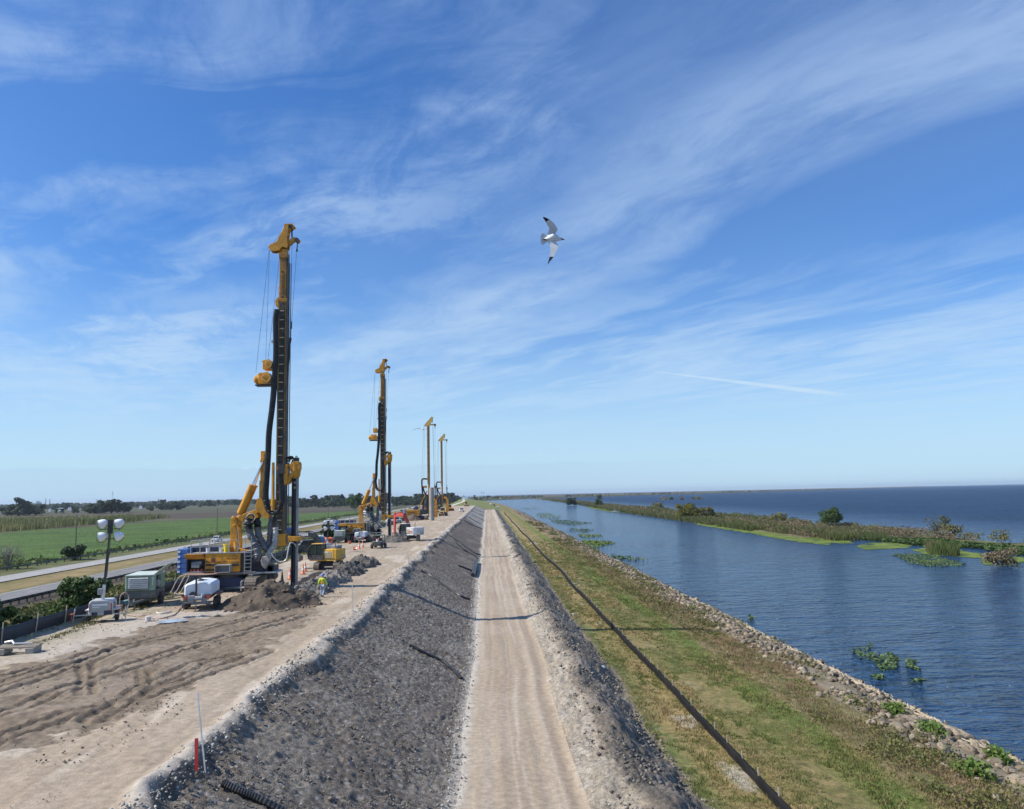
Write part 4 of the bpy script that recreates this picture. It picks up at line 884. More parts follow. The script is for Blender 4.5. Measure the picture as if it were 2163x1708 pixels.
    tl = MB(); tl.box((tx+.24, -.06, (zt2-.9)/2), (.14, .4, zt2+.9)); tl.build('stiffener', mat('bare grey steel', (.26, .26, .27), .45, metal=.4, dirt=.5, dirtc=(.1, .09, .08), scale=1.4), tool)
    tl = MB()
    for zz in (zt2-.35, zt2-.8): tl.box((tx+.04, -.21, zz), (.2, .03, .16))
    tl.build('tool_bracket', mat('tool tan', (.40, .26, .14), .6), tool)
    tl = MB(); tl.tube([(tx, 0, -.5), (tx, 0, .6)], [.32, .30], 12); tl.build('clay_lump', mat('wet clay', (.12, .105, .085), .8, bump=.8), tool)
    return root
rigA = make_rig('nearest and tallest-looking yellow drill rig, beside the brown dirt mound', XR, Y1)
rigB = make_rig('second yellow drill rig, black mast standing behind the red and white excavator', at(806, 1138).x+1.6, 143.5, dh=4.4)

# ---- the two far rigs, box leaders seen from the other side
def make_far_rig(label, X0, Y0, scale=1., casing=True, leader_h=32.):
    root = thing('drill_rig', label, 'drill rig', (X0, Y0, 0), 0, 'drill rigs with leader masts')
    for x in (-3.2, .3): track_parts(root, x, -2.6, 3., 1.3, .9, n=40)
    MB().box((-1.5, 0, .9), (2.8, 2.2, .7)).build('undercarriage', DBL, root)
    m = MB(); m.box((-4.2, 0, 2.4), (4.4, 2.9, 1.9)); body = m.build('engine_housing', YEL, root, bevel=.05)
    m = MB(); m.box((-4.2, -1.47, 2.9), (4.2, .02, .03))
    for x in (-5.6, -4.9, -4.2, -3.5, -2.8): m.box((x, -1.47, 2.0), (.5, .02, .35))
    m.build('door_seam', mat('seam amber', (.35, .16, .02), .5), root)
    textmesh('RTG RG27 S', .5, root, mat('decal dark', (.07, .02, .01), .5), Matrix.Translation((-4.5, -1.49, 2.45)) @ Matrix.Rotation(R(90), 4, 'X'), bold=.02)
    m = MB(); m.box((-6.7, 0, 2.4), (.5, 2.9, 2.1)); m.build('counterweight', BLU, root, bevel=.04)
    m = MB(); m.box((-3.2, .3, 3.7), (1.6, 1.2, .7)); m.box((-2.9, .2, 4.3), (.9, .9, .6)); m.cyl((-3.6, -.4, 4.2), (-2.4, -.4, 4.4), .3); m.build('power_unit', mat('navy enamel', (.02, .05, .22), .4), root, bevel=.05)
    m = MB(); m.bar((-2.6, -.3, 3.2), (.6, -.3, 9.6), .3, .3); m.bar((-2.6, .5, 3.2), (.6, .5, 9.6), .3, .3); m.build('back_strut', YEL, root)
    m = MB(); m.box((-.6, 0, 2.6), (2.2, 1.6, 1.6)); m.prism([(.3, 2.), (1.0, 2.), (1.0, 7.6), (.7, 7.6)], -.5, .5); m.bar((-1.2, 0, 3.2), (.6, 0, 6.2), .4, .9); m.build('front_frame', DRK, root, bevel=.05)
    m = MB(); m.box((1.3, .25, leader_h/2+.4), (.62, 1.2, leader_h-.8)); mast = m.build('mast', mat('mast brown yellow', (.42, .19, .03), .5, dirt=.5, dirtc=(.10, .06, .03), scale=.5), root, bevel=.02)
    m = MB(); m.box((.92, -.1, leader_h/2+6), (.34, .8, leader_h-12.6)); m.build('leader_rail', mat('leader tan', (.50, .33, .16), .5, dirt=.3), mast)
    m = MB(); k = 12.
    while k < leader_h-1: m.cyl((.86, -.53, k), (.86, -.48, k), .12, n=8); k += 2.1
    m.build('access_hole', DRK, mast)
    m = MB(); hh = leader_h
    for yo in (-.4, .3): m.prism([(-.2, hh-.2), (.1, hh+.3), (2.1, hh+2.6), (2.6, hh+2.9), (3.0, hh+2.4), (2.5, hh+1.6), (1.9, hh-.1), (.2, hh-.5)], yo, yo+.15)
    m.box((2.6, 0, hh+.1), (2.2, .5, .45)); m.build('mast_head', mat('head straw yellow', (.72, .45, .10), .5), root)
    m = MB(); m.cyl((3.5, -.3, hh), (3.5, .3, hh), .4, n=12); m.tube([(2.6, 0, hh+2.6), (2.6, 0, hh+1.)], .14, 6); m.tube([(3.5, 0, hh), (3.5, 0, hh-1.2)], .12, 6); m.build('sheave', DRK, root)
    m = MB()
    for a, b2 in (((-.3, 0, hh), (-1.3, 0, 12.)), ((-.1, .2, hh), (-.5, .2, 12.)), ((2.6, 0, hh+1.), (3.2, 0, 11.)), ((3.5, 0, hh-1.), (3.35, 0, 11.)), ((2.9, .2, hh-1.), (3.0, .2, 11.))): m.tube([a, b2], .03, 4)
    m.build('rope', mat('far rope', (.12, .12, .13), .6), root)
    m = MB(); m.tube(smoothpts([(.8, -.2, 13.6), (-.5, -.2, 13.7), (-1.1, -.2, 13.2), (-1.0, -.2, 10), (-.7, -.2, 6), (-.9, -.2, 3.4)], 5), .28, 7); m.tube(smoothpts([(.9, -.3, 8.), (.1, -.3, 8.6), (-.4, -.3, 9.6), (-.7, -.3, 11.)], 4), .25, 7); m.tube(smoothpts([(.6, -.4, 8.), (.5, -.4, 6.), (.1, -.4, 4.)], 3), .25, 7); m.build('hose_bundle', BLK, root)
    m = MB(); m.box((.1, 0, 13.6), (1.6, .4, .3)); m.box((.0, 0, 11.0), (1.2, .8, .7)); m.cyl((-.8, -.3, 11.), (-.8, .3, 11.), .3); m.build('guide_arm', YEL, root)
    m = MB(); m.tube([(3.35, 0, 12.3), (3.35, 0, 11.4), (3.35, 0, 11.3), (3.35, 0, 10.5), (3.35, 0, 10.4), (3.35, 0, 2.2)], [.06, .1, .3, .3, .2, .2], 8); m.build('kelly_bar', DRK, root)
    m = MB(); m.prism([(2.6, 1.0), (3.2, .6), (4.1, .8), (4.2, 3.2), (3.9, 6.0), (3.2, 7.2), (2.2, 7.5), (2.0, 6.7), (2.9, 6.2), (3.2, 4.6)], -.5, .5)
    for zz in (1.8, 3., 4.2, 5.4): m.cyl((3.6, -.65, zz), (3.6, .65, zz), .34, n=10)
    m.build('rotary_head', YEL, root, bevel=.03)
    m = MB()
    for zz in (1.4, 2.4, 3.6, 4.8, 5.8): m.box((3.1, -.55, zz), (.3, .1, .35))
    m.build('hydraulic_motor', DRK, root)
    root.scale = (scale,)*3
    return root
rC = make_far_rig('third yellow drill rig, tan mast rising behind the concrete casing tube', at(908, 1093).x+.2, 268)
rD = make_far_rig('farthest yellow drill rig, shortest-looking mast, right of the concrete casing', at(937, 1081).x+.1, 352, scale=1.02)
# casing tube
def casing():
    p = at(909, 1095); t = MB(); n = 28; H = 10.6; r = .80; V = []; F = []
    for rr_, a, b2 in ((r, 0, H), (r-.12, 0, H)):
        for z in (a, b2):
            for k in range(n): V.append((rr_*math.cos(2*math.pi*k/n), rr_*math.sin(2*math.pi*k/n), z))
    for k in range(n):
        k2 = (k+1) % n; F += [(k, k2, n+k2, n+k), (2*n+k2, 2*n+k, 3*n+k, 3*n+k2), (n+k, n+k2, 3*n+k2, 3*n+k), (k2, k, 2*n+k, 2*n+k2)]
    t.add(V, F); o = t.build('casing_tube', mat('grey concrete', (.33, .32, .28), .8, dirt=.5, dirtc=(.22, .2, .17), scale=.7, bump=.3), smooth=True)
    o.location = (-17.9, 256, 0); tag(o, 'tall grey concrete casing tube standing in front of the third rig', 'pipe')
casing()
# ================================================================== OTHER MACHINES
def wheel(parent, c, r, w, rim=GRY, name='wheel'):
    """axle along local y"""
    m = MB(); m.lathe([(r*.62, -w/2), (r*.93, -w/2), (r, -w*.32), (r, w*.32), (r*.93, w/2), (r*.62, w/2)], (0, 0, 0), (0, 1, 0), 18)
    o = m.build(name, TYR, parent, smooth=True); o.location = c
    m = MB(); m.lathe([(r*.6, -w*.46), (r*.56, -w*.3), (r*.2, -w*.25), (r*.2, w*.25), (r*.56, w*.3), (r*.6, w*.46)], (0, 0, 0), (0, 1, 0), 14); m.build('rim', rim, o)
    return o

def make_excavator(label, X, Y, track_rz, up_rz, paint, house, boomc, boom, txt=None, boomtxt=None, hood=None, hl=-1.4):
    root = thing('excavator', label, 'excavator', (X, Y, 0), track_rz, 'excavators on the work platform')
    for y in (-1.12, 1.12): track_parts(root, y, -2.1, 2.1, .85, .62, axis='x')
    m = MB(); m.box((0, 0, .6), (1.6, 1.8, .4)); m.cyl((0, 0, .75), (0, 0, 1.05), .6, n=18); m.build('undercarriage', DRK, root)
    up = MB(); up.box(((hl+2.)/2-.1, 0, 1.15), (2.0-hl, 2.3, .2)); upo = up.build('upper_frame', paint, root, bevel=.03); upo.rotation_euler = (0, 0, up_rz-track_rz)
    m = MB(); m.prism([(hl, 1.26), (.1, 1.26), (.1, 2.42), (hl+.35, 2.46), (hl+.05, 2.4)], -1.2, 1.2); hs = m.build('engine_house', house, upo, bevel=.06)
    m = MB(); m.lathe([(1.25, 0), (1.3, .12), (1.3, .85), (1.15, .98)], (0, 0, 0), n=28)
    cw = MB(); cw.prism([(-1.22, hl+.06), (1.22, hl+.06), (1.2, hl-.12), (.9, hl-.34), (0, hl-.42), (-.9, hl-.34), (-1.2, hl-.12)], 1.22, 2.42, axis='z')
    cwm = MB(); cwm.v = [(p[1], p[0], p[2]) for p in cw.v]; cwm.f = [f[::-1] for f in cw.f]; cwm.m = cw.m; cwo = cwm.build('counterweight', house, upo, bevel=.05)
    m = MB()
    for k in range(7): m.box((-.25-.11*k, 1.215, 1.72), (.05, .02, .62))
    m.box((-.58, 1.21, 1.72), (.8, .012, .72)); m.build('side_grille', mat('grille sand', (.38, .33, .22), .6), upo)
    m = MB()
    for x_ in (hl+.2, -.12): m.box((x_, 1.212, 1.85), (.025, .012, 1.1))
    m.box((hl/2, 1.212, 1.36), (abs(hl), .012, .03)); m.box((hl-.42, 0, 1.75), (.02, 1.2, .03)); m.build('panel_seam', DRK, hs); MB().box((hl-.36, -.4, 1.42), (.1, .9, .3)).build('counterweight_patch', GRY, cwo)
    if hood:
        m = MB(); m.box((hl+.55, -.25, 2.62), (.95, 1.3, .36)); m.build('engine_hood', hood, upo, bevel=.07)
    m = MB(); m.tube(smoothpts([(hl+.3, .5, 2.4), (hl+.3, .5, 3.0), (hl+.25, .5, 3.15), (hl+.1, .5, 3.22)], 4), .06, 8); m.build('exhaust_pipe', STL, upo)
    # cab
    cab = [(.1, 1.26), (1.9, 1.26), (2.1, 1.75), (1.95, 2.55), (1.55, 3.0), (.2, 3.02)]
    m = MB(); y0, y1 = .32, 1.3; cc = DRK
    for a, b2 in zip(cab, cab[1:]+cab[:1]):
        for y in (y0+.03, y1-.03): m.bar((a[0], y, a[1]), (b2[0], y, b2[1]), .09, .08)
    m.bar((1.05, y1-.03, 1.3), (1.05, y1-.03, 3.0), .09, .08); m.bar((1.05, y0+.03, 1.3), (1.05, y0+.03, 3.0), .09, .08)
    for (x, z) in cab: m.bar((x, y0, z), (x, y1, z), .08, .08, up=(0, 0, 1))
    m.box((1.0, y1-.035, 1.5), (1.8, .05, .5)); m.box((.16, (y0+y1)/2, 1.8), (.05, .9, 1.0)); m.box((.9, .8, 1.27), (1.8, .9, .06))
    co = m.build('cab', cc, upo)
    g = MB(); inn = [(.14, 1.3), (1.87, 1.3), (2.05, 1.76), (1.9, 2.53), (1.52, 2.94), (.22, 2.95)]
    g.prism(inn, y0+.05, y1-.05); g.build('window', GLS, co)
    m = MB(); m.box((.75, .8, 1.75), (.5, .5, .15)); m.box((.5, .8, 2.1), (.12, .5, .7)); m.build('operator_seat', DRK, co)
    m = MB(); m.prism([(.12, 3.03), (1.6, 3.01), (1.55, 3.09), (.15, 3.11)], y0-.02, y1+.02); m.build('cab_roof', YEL2 if house is YEL2 else WHT, co, bevel=.02)
    m = MB(); m.tube(smoothpts([(1.95, 1.32, 1.3), (2.2, 1.4, 1.5), (2.2, 1.4, 2.3), (2.0, 1.3, 2.5)], 3), .02, 5); m.box((2.15, 1.45, 2.2), (.05, .18, .3)); m.build('mirror', DRK, co)
    # boom: pivot, apex, end ; stick end ; bucket
    A, B, Cc, D = [Vector((p[0], -.15, p[1])) for p in boom]
    m = MB(); n1 = smoothpts([A, B, Cc], 5); t_ = [.34, .42, .48, .52, .54, .56, .52, .46, .4, .34, .28]
    for i in range(len(n1)-1):
        h0, h1 = t_[i], t_[i+1]; a, b2 = n1[i], n1[i+1]; d = (b2-a).normalized(); pn = Vector((-d.z, 0, d.x))
        d0 = (n1[i+1]-n1[max(0, i-1)]).normalized(); d1 = (n1[min(len(n1)-1, i+2)]-n1[i]).normalized(); p0 = Vector((-d0.z, 0, d0.x)); p1 = Vector((-d1.z, 0, d1.x))
        q_ = [a-p0*h0/2, b2-p1*h1/2, b2+p1*h1/2, a+p0*h0/2]; m.prism([(v.x, v.z) for v in q_], -.33, .03)
    bo = m.build('boom', boomc, upo)
    if boomtxt:
        for word, tpos, sz, mm in boomtxt:
            p = A.lerp(Cc, tpos) if tpos > 2 else n1[int(tpos*10)]; d = (n1[int(tpos*10)+1]-n1[int(tpos*10)-1]).normalized(); ang = math.atan2(d.z, d.x)
            Mx = Matrix.Translation((p.x, .04, p.z)) @ Matrix.Rotation(-ang, 4, 'Y') @ Matrix.Rotation(R(180), 4, 'Z') @ Matrix.Rotation(R(90), 4, 'X')
            textmesh(word, sz, bo, mm, Mx, bold=.012)
    for y in (-.42, .12): 
        m = MB(); p0 = A+Vector((.4, y+.15, -.3)); p1 = n1[5]+Vector((0, y+.15, -.12)); m.tube([p0, p0.lerp(p1, .6)], .09, 8); m.tube([p0.lerp(p1, .6), p1], .05, 8); m.build('boom_cylinder', boomc, bo)
    m = MB(); dd = (D-Cc).normalized(); tail = Cc-dd*.7; pn = Vector((-dd.z, 0, dd.x)); m.prism([(v.x, v.z) for v in (tail+pn*.12, tail-pn*.12, Cc-pn*.28, D-pn*.13, D+pn*.13, Cc+pn*.22)], -.28, -.02); sk = m.build('stick', boomc, bo)
    m = MB(); p0 = n1[6]+Vector((0, 0, .35)); m.tube([p0, p0.lerp(tail, .6)], .085, 8); m.tube([p0.lerp(tail, .6), tail], .05, 8); m.build('stick_cylinder', boomc, sk)
    m = MB()
    for y in (-.2, 0.): m.tube(smoothpts([A+Vector((0, y+.15, .3)), n1[5]+Vector((0, y+.15, .42)), n1[9]+Vector((0, y+.15, .4)), Cc+Vector((0, y+.15, .45)), Cc+dd*.8+pn*.3], 4), .03, 5)
    m.build('hydraulic_hose', BLK, bo)
    sgn = 1 if pn.x < 0 else -1
    pf = lambda a, b2: D+dd*a+pn*b2*sgn
    m = MB(); m.prism([(v.x, v.z) for v in (pf(-.1, -.15), pf(.1, .35), pf(.5, .75), pf(.95, .6), pf(1.05, .15), pf(.8, -.1), pf(.4, -.2))], -.65, .35); m.build('bucket', mat('bucket worn steel', (.20, .17, .14), .6, dirt=.6, dirtc=(.3, .26, .2)), sk, bevel=.03)
    m = MB(); m.tube([Cc+dd*.3+pn*-.35*sgn, D+pn*-.2*sgn-dd*.3], .06, 6); m.bar(D-dd*.3-pn*.2*sgn, D+dd*.15+pn*.1*sgn, .08, .08); m.build('bucket_linkage', boomc, sk)
    if txt:
        for (word, sz, x, z, mm) in txt:
            Mx = Matrix.Translation((x, 1.225, z)) @ Matrix.Rotation(R(180), 4, 'Z') @ Matrix.Rotation(R(90), 4, 'X'); textmesh(word, sz, upo, mm, Mx, bold=.008)
    return root, upo
WL = mat('lettering white', (.75, .75, .75), .5, dirt=0); RL = mat('lettering red', (.55, .02, .03), .5, dirt=0)
p = at(686, 1203); ex1, _ = make_excavator('yellow excavator with black boom and open glass cab, behind the walking worker', p.x+.3, p.y+.6, R(92), R(165), YEL2, YEL2, mat('boom black paint', (.02, .024, .028), .42, dirt=.3, dirtc=(.12, .11, .1)),
    ((.4, 1.5), (2.0, 3.95), (5.0, 3.75), (4.5, 1.8)), txt=[('230G', .26, -.25, 2.06, WL)], boomtxt=[('DEERE', .62, .7, .38, WL)] and [('DEERE', .7, .40, WL)], hood=mat('hood blue grey', (.22, .24, .31), .5, dirt=.3))
ex1.scale = (.94,)*3
p = at(868, 1143); WG = mat('excavator pale grey', (.62, .63, .63), .45, dirt=.3)
ex2, up2 = make_excavator('red-boomed excavator with white engine house and grey tracks', p.x, p.y+1.8, R(93), R(132), WG, WG, RED,
    ((.4, 1.6), (2.6, 4.5), (5.4, 4.25), (5.5, 1.3)), txt=[('LinkBelt', .34, -1.25, 1.66, RL)], hl=-1.9)

def make_compressor(label, X, Y, rz, s=1., front='sage'):
    """front louvres face local -y, open side faces +x"""
    root = thing('air_compressor', label, 'compressor', (X, Y, 0), rz, 'towed air compressors'); G = GRN
    w, L, z0, z1 = 1.85, 2.8, .62, 2.1
    m = MB(); m.box((0, L/2, z0+.25), (w, L, .5)); m.box((0, L/2, z0-.02), (w*.8, L*.9, .1)); m.build('chassis', mat('dark olive grey', (.10, .105, .095), .55, dirt=.4), root, bevel=.03)
    m = MB(); m.box((-w*.25, L/2, (z0+.5+z1)/2), (w*.5, L, z1-z0-.5)); m.box((w*.25, .22, (z0+.5+z1)/2), (w*.5, .44, z1-z0-.5)); m.box((w*.25, L-.5, (z0+.5+z1)/2), (w*.5, 1.0, z1-z0-.5)); m.build('canopy', G, root, bevel=.04)
    m = MB(); m.prism([(-w/2-.03, z1), (w/2+.03, z1), (w/2-.05, z1+.09), (-w/2+.05, z1+.09)], -.05, L+.05); m.build('roof', mat('pale sage roof', (.52, .58, .50), .5, dirt=.2), root, bevel=.02)
    m = MB(); m.box((w*.22, L*.4, (z0+.5+z1)/2), (w*.3, 1.7, z1-z0-.6)); m.build('open_engine_bay', DRK, root)
    m = MB(); m.cyl((w*.4, 1.0, 1.5), (w*.4, 1.5, 1.5), .22); m.box((w*.4, 1.8, 1.4), (.2, .4, .5)); m.build('engine', GRY, root)
    fr = MB(); W2 = w*.72; zc = (z0+.5+z1)/2+.02; H2 = (z1-z0-.5)*.86
    for x in (-W2/2, W2/2): fr.box((x-.08, -.03, zc), (.06, .06, H2))
    fr.box((-.08, -.03, zc+H2/2), (W2, .06, .05)); fr.box((-.08, -.03, zc-H2/2), (W2, .06, .05)); fr.build('grille_frame', mat('darker sage', (.18, .24, .17), .5), root)
    bk = MB(); bk.box((-.08, -.006, zc), (W2-.05, .012, H2-.04)); bk.build('grille_back', DRK, root)
    lv = MB()
    for k in range(6): lv.box((-.08, -.06, zc-H2/2+.12+k*(H2-.16)/5.6), (W2-.1, .10, .085), Matrix.Rotation(R(20), 3, 'X'))
    lv.build('louvre', mat('louvre silver grey', (.66, .66, .64), .5, dirt=.3), root)
    [MB().box(c_, d_).build('side_light_panel', mat('light panel', (.45, .55, .48), .3), root) for c_, d_ in (((-w/2+.14, -.035, zc), (.1, .03, H2*.8)), ((w/2-.1, -.035, zc+.1), (.1, .03, H2*.7)))]
    m = MB(); m.box((0, 0, 0), (.05, 1.8, 1.0)); d = m.build('raised_door', G, root, bevel=.01); d.location = (w/2+.32, L*.42, z1+.38); d.rotation_euler = (0, R(52), 0)
    for x in (-w/2, w/2):
        wheel(root, (x, L*.62, .38), .38, .26).rotation_euler = (0, 0, R(90))
        m = MB(); m.prism([(L*.62-.5, .62), (L*.62+.5, .62), (L*.62+.42, .84), (L*.62-.42, .84)], x-.16, x+.16, axis='x'); m.build('mudguard', DRK, root)
    m = MB(); m.bar((-.35, .1, .55), (0, -1.3, .5), .1, .1, up=(0, 0, 1)); m.bar((.35, .1, .55), (0, -1.3, .5), .1, .1, up=(0, 0, 1)); m.bar((0, -1.0, .5), (0, -1.0, .03), .09, .09); m.bar((0, -1.0, .06), (.35, -1.1, .03), .05, .05, up=(0, 0, 1)); m.bar((0, -1.0, .06), (-.35, -1.1, .03), .05, .05, up=(0, 0, 1)); m.cyl((0, -1.2, .5), (0, -1.45, .5), .07); m.build('drawbar', STL, root)
    root.scale = (s,)*3; return root
p = hit(296, 1283); make_compressor('green air compressor trailer with raised side door, between light tower and white tank', p.x, p.y-.2, R(8), 1.12)
p = at(718, 1147); make_compressor('dark-fronted green compressor trailer below the second rig, left of the grey tank', p.x, p.y-.5, R(4))

def make_tanktrailer(label, X, Y, rz, s=1.):
    root = thing('water_trailer', label, 'water tank trailer', (X, Y, 0), rz, 'water tank trailers')
    w, L = 1.75, 2.9; z0, z1 = .95, 1.85
    m = MB(); prof = [(-w/2, z0), (w/2, z0), (w/2, z0+.66), (w*.42, z0+.80), (w*.12, z1), (-w*.12, z1), (-w*.42, z0+.80), (-w/2, z0+.66)]
    m.prism([(x, z) for x, z in prof], .35, .35+L); tk = m.build('water_tank', TANK, root, bevel=.09, smooth=False)
    for k in (.45, .55): MB().tube([(-w*.2, .35+L*k, z1+.01), (w*.2, .35+L*k, z1+.01)], .02, 5).build('tank_rib', TANK, tk)
    MB().lathe([(.2, 0), (.2, .07), (.12, .1)], (0, 1.2, z1), n=14).build('filler_cap', DRK, tk)
    m = MB(); 
    for x in (-w/2+.12, w/2-.12): m.box((x, .35+L/2, .88), (.12, L+.5, .16))
    for y in (.25, 1.2, 2.4, L+.4): m.box((0, y, .86), (w-.1, .1, .12))
    for x in (-w/2-.12, w/2+.12): m.box((x, .35+L*.55, .98), (.32, 2.0, .05)); m.box((x+math.copysign(.15, x), .35+L*.55, .9), (.03, 2.0, .16))
    m.build('chassis', MAR, root)
    for x in (-w/2-.08, w/2+.08):
        for y in (.35+L*.35, .35+L*.35+.85): wheel(root, (x, y, .40), .40, .25).rotation_euler = (0, 0, R(90))
    m = MB(); m.box((-.35, .0, .82), (.4, .35, .4)); m.cyl((-.1, -.1, .85), (.35, -.1, .85), .15); m.cyl((.35, .1, .8), (.35, .1, 1.1), .12); m.box((.45, .05, .7), (.3, .3, .25)); m.build('pump', mat('pump pale grey', (.35, .35, .36), .4, dirt=.3), root)
    m = MB(); m.box((0, -.05, .58), (1.5, .5, .06)); m.box((0, -.25, .78), (1.6, .05, .04)); m.bar((0, -.3, .55), (0, -.3, .02), .06, .06); m.bar((-.75, -.25, .6), (-.75, -.25, .1), .04, .04); m.build('pump_frame', STL, root)
    m = MB(); m.cyl((-.12, .3, .9), (-.12, .3, 2.15), .06); m.lathe([(.24, 0), (.24, .1)], (-.3, .2, 1.0), (0, 1, 0), 16); m.tube(smoothpts([(-.12, .3, 2.1), (-.3, .3, 2.15), (.5, .5, 1.95)], 3), .03, 5); m.box((-.12, .3, 2.2), (.25, .2, .2)); m.build('standpipe', DRK, root)
    for x in (-.72, .72):
        m = MB(); m.prism([(x-.2, 1.0), (x+.2, 1.0), (x, .72)], -.12, -.1); m.build('reflector_triangle', RED, root)
    root.scale = (s,)*3; return root
p = hit(416, 1291); make_tanktrailer('white water tank trailer in front of the nearest drill rig', p.x-.1, p.y+.2, R(9), 1.1)
p = at(759, 1147); make_tanktrailer('water tank trailer with grey tank, beside the second compressor', p.x, p.y, R(-4), 1.05)

def make_lighttower(label, X, Y, rz, mast_h=6.1, body=WHT, s=1., tilt=(.10, 0)):
    root = thing('light_tower', label, 'light tower', (X, Y, 0), rz, 'mobile light towers')
    m = MB(); m.prism([(-.72, .45), (.72, .45), (.72, 1.25), (.60, 1.42), (-.60, 1.42), (-.72, 1.25)], 0, 1.25); m.build('generator_box', mat('light tower grey', (.50, .51, .50), .45, dirt=.3), root, bevel=.05)
    m = MB(); m.box((0, -.012, .95), (1.1, .02, .7)); m.build('rear_panel', mat('panel grey', (.36, .38, .37), .5, dirt=.3), root)
    m = MB(); m.box((-.05, -.03, 1.12), (.9, .02, .11)); m.box((-.28, -.03, .97), (.45, .02, .05)); m.build('name_strip', WL, root)
    m = MB(); m.box((-.35, -.03, .56), (.35, .02, .2)); m.box((.45, -.03, .6), (.5, .02, .28)); m.build('control_panel', mat('panel navy', (.015, .02, .05), .4), root)
    for x in (-.64, .64): MB().box((x, -.035, .95), (.06, .03, .5)).build('tail_light', mat('tail light red', (.4, .02, .02), .4), root)
    m = MB(); 
    for k in range(5): m.box((.725, .45+.0*k, .85+.09*k), (.02, .6, .04))
    m.build('side_vent', DRK, root)
    for x in (-.85, .85):
        wheel(root, (x, .75, .33), .33, .2, WHT).rotation_euler = (0, 0, R(90))
        m = MB(); P = smoothpts([(.30, .55), (.45, .78), (.75, .86), (1.05, .78), (1.2, .5)], 3); m.prism([(v[0], v[1]) for v in [(p_.x, p_.y) for p_ in [Vector((a[0], a[1], 0)) for a in [(v2.x, v2.y) if False else (v2[0], v2[1]) for v2 in P]]]]+[(1.12, .5), (.75, .8), (.38, .5)], x-.13, x+.13, axis='x') if False else m.box((x, .75, .76), (.28, .9, .06)); m.build('mudguard', body, root)
    m = MB(); m.box((0, .0, .50), (3.0, .07, .07)); m.box((0, 1.6, .45), (1.5, .08, .08)); m.bar((0, 1.7, .45), (0, 3.0, .42), .09, .09, up=(0, 0, 1)); m.build('outrigger_beam', GALV, root)
    for x in (-1.5, 1.5): 
        m = MB(); m.tube([(x, 0, .95), (x+(.0 if x > 0 else -.12), -.02, .05)], .04, 8); m.lathe([(.1, 0), (.1, .03), (.03, .06)], (x+(.0 if x > 0 else -.12), -.02, 0)); m.build('jack', GALV, root)
    tx, ty = tilt; top = Vector((tx*mast_h/4+.18, .3+ty, mast_h))
    a = Vector((.05, .3, 1.4)); d = (top-a)
    m = MB(); m.bar(a, a+d*.2, .17, .17); ms = m.build('mast', WHT, root)
    m = MB(); m.bar(a+d*.15, a+d*.62, .13, .13); m.bar(a+d*.5, top, .09, .09); m.tube([a+d*.3+Vector((.1, 0, 0)), top+Vector((.07, 0, -.3))], .02, 5); m.build('mast_section', DRK, ms)
    m = MB(); m.box(a+Vector((-.15, -.1, .55)), (.28, .25, .4)); m.build('winch_box', GRY, ms, bevel=.02)
    m = MB(); m.box(top+Vector((0, 0, -.15)), (.32, .12, .9)); m.box(top+Vector((0, 0, -.3)), (1.2, .06, .05)); m.box(top+Vector((0, 0, -.95)), (1.2, .06, .05)); m.build('lamp_bracket', DRK, ms)
    for sx in (-1, 1):
        for zz in (.12, -.72):
            c = top+Vector((sx*.50, -.02, zz-.06)); m = MB(); ax = Vector((-.80, .12, -.38 if zz > 0 else -.22)).normalized()
            m.lathe([(.02, -.36), (.12, -.33), (.22, -.22), (.29, -.05), (.31, .10), (.33, .12)], c, ax if sx*1 > 0 else Vector((-.55, .25, -.2)).normalized() if False else ax, 18)
            lh = m.build('lamp_head', mat('lamp shell white', (.78, .78, .78), .25, dirt=.05), ms, smooth=True)
            m = MB(); m.lathe([(.31, 0), (.30, .015), (.05, .02)], c+ax*.12, ax, 18); m.build('lamp_glass', glassmat('lamp lens', (.35, .37, .38)), lh, smooth=True)
            m = MB(); m.tube(smoothpts([c+Vector((-sx*.3, 0, -.05)), c+Vector((-sx*.2, .02, -.32)), c+Vector((sx*.15, .02, -.38)), c+Vector((sx*.33, 0, -.1))], 4), .018, 5); m.build('lamp_yoke', DRK, lh)
    root.scale = (s,)*3; return root
p = hit(210, 1315); make_lighttower('tall grey light tower with four white lamp heads, leftmost machine on the platform', p.x-.05, p.y+.2, R(14), 6.3, s=1.02)
p = at(700, 1165); make_lighttower('low light tower standing behind the yellow excavator cab', at(692, 1168).x, at(692, 1168).y, R(30), 4.3, tilt=(0, 0))
pp = at(822, 1108); make_lighttower('distant light tower seen left of the second rig tool', pp.x, pp.y, R(20), 5.6, tilt=(0, 0))

# orange generator set behind the yellow excavator
p = at(693, 1160); root = thing('generator', 'small orange generator standing behind the excavator cab roof', 'generator', (p.x, p.y, 0), R(10))
MB().box((0, 0, 1.05), (1.35, 1.8, 1.5)).build('housing', ORG, root, bevel=.08); MB().box((0, -.92, 1.45), (1.0, .03, .3)).build('vent', mat('dark orange', (.35, .07, .03), .6), root); MB().box((0, 0, .15), (1.1, 1.6, .3)).build('skid', DRK, root)

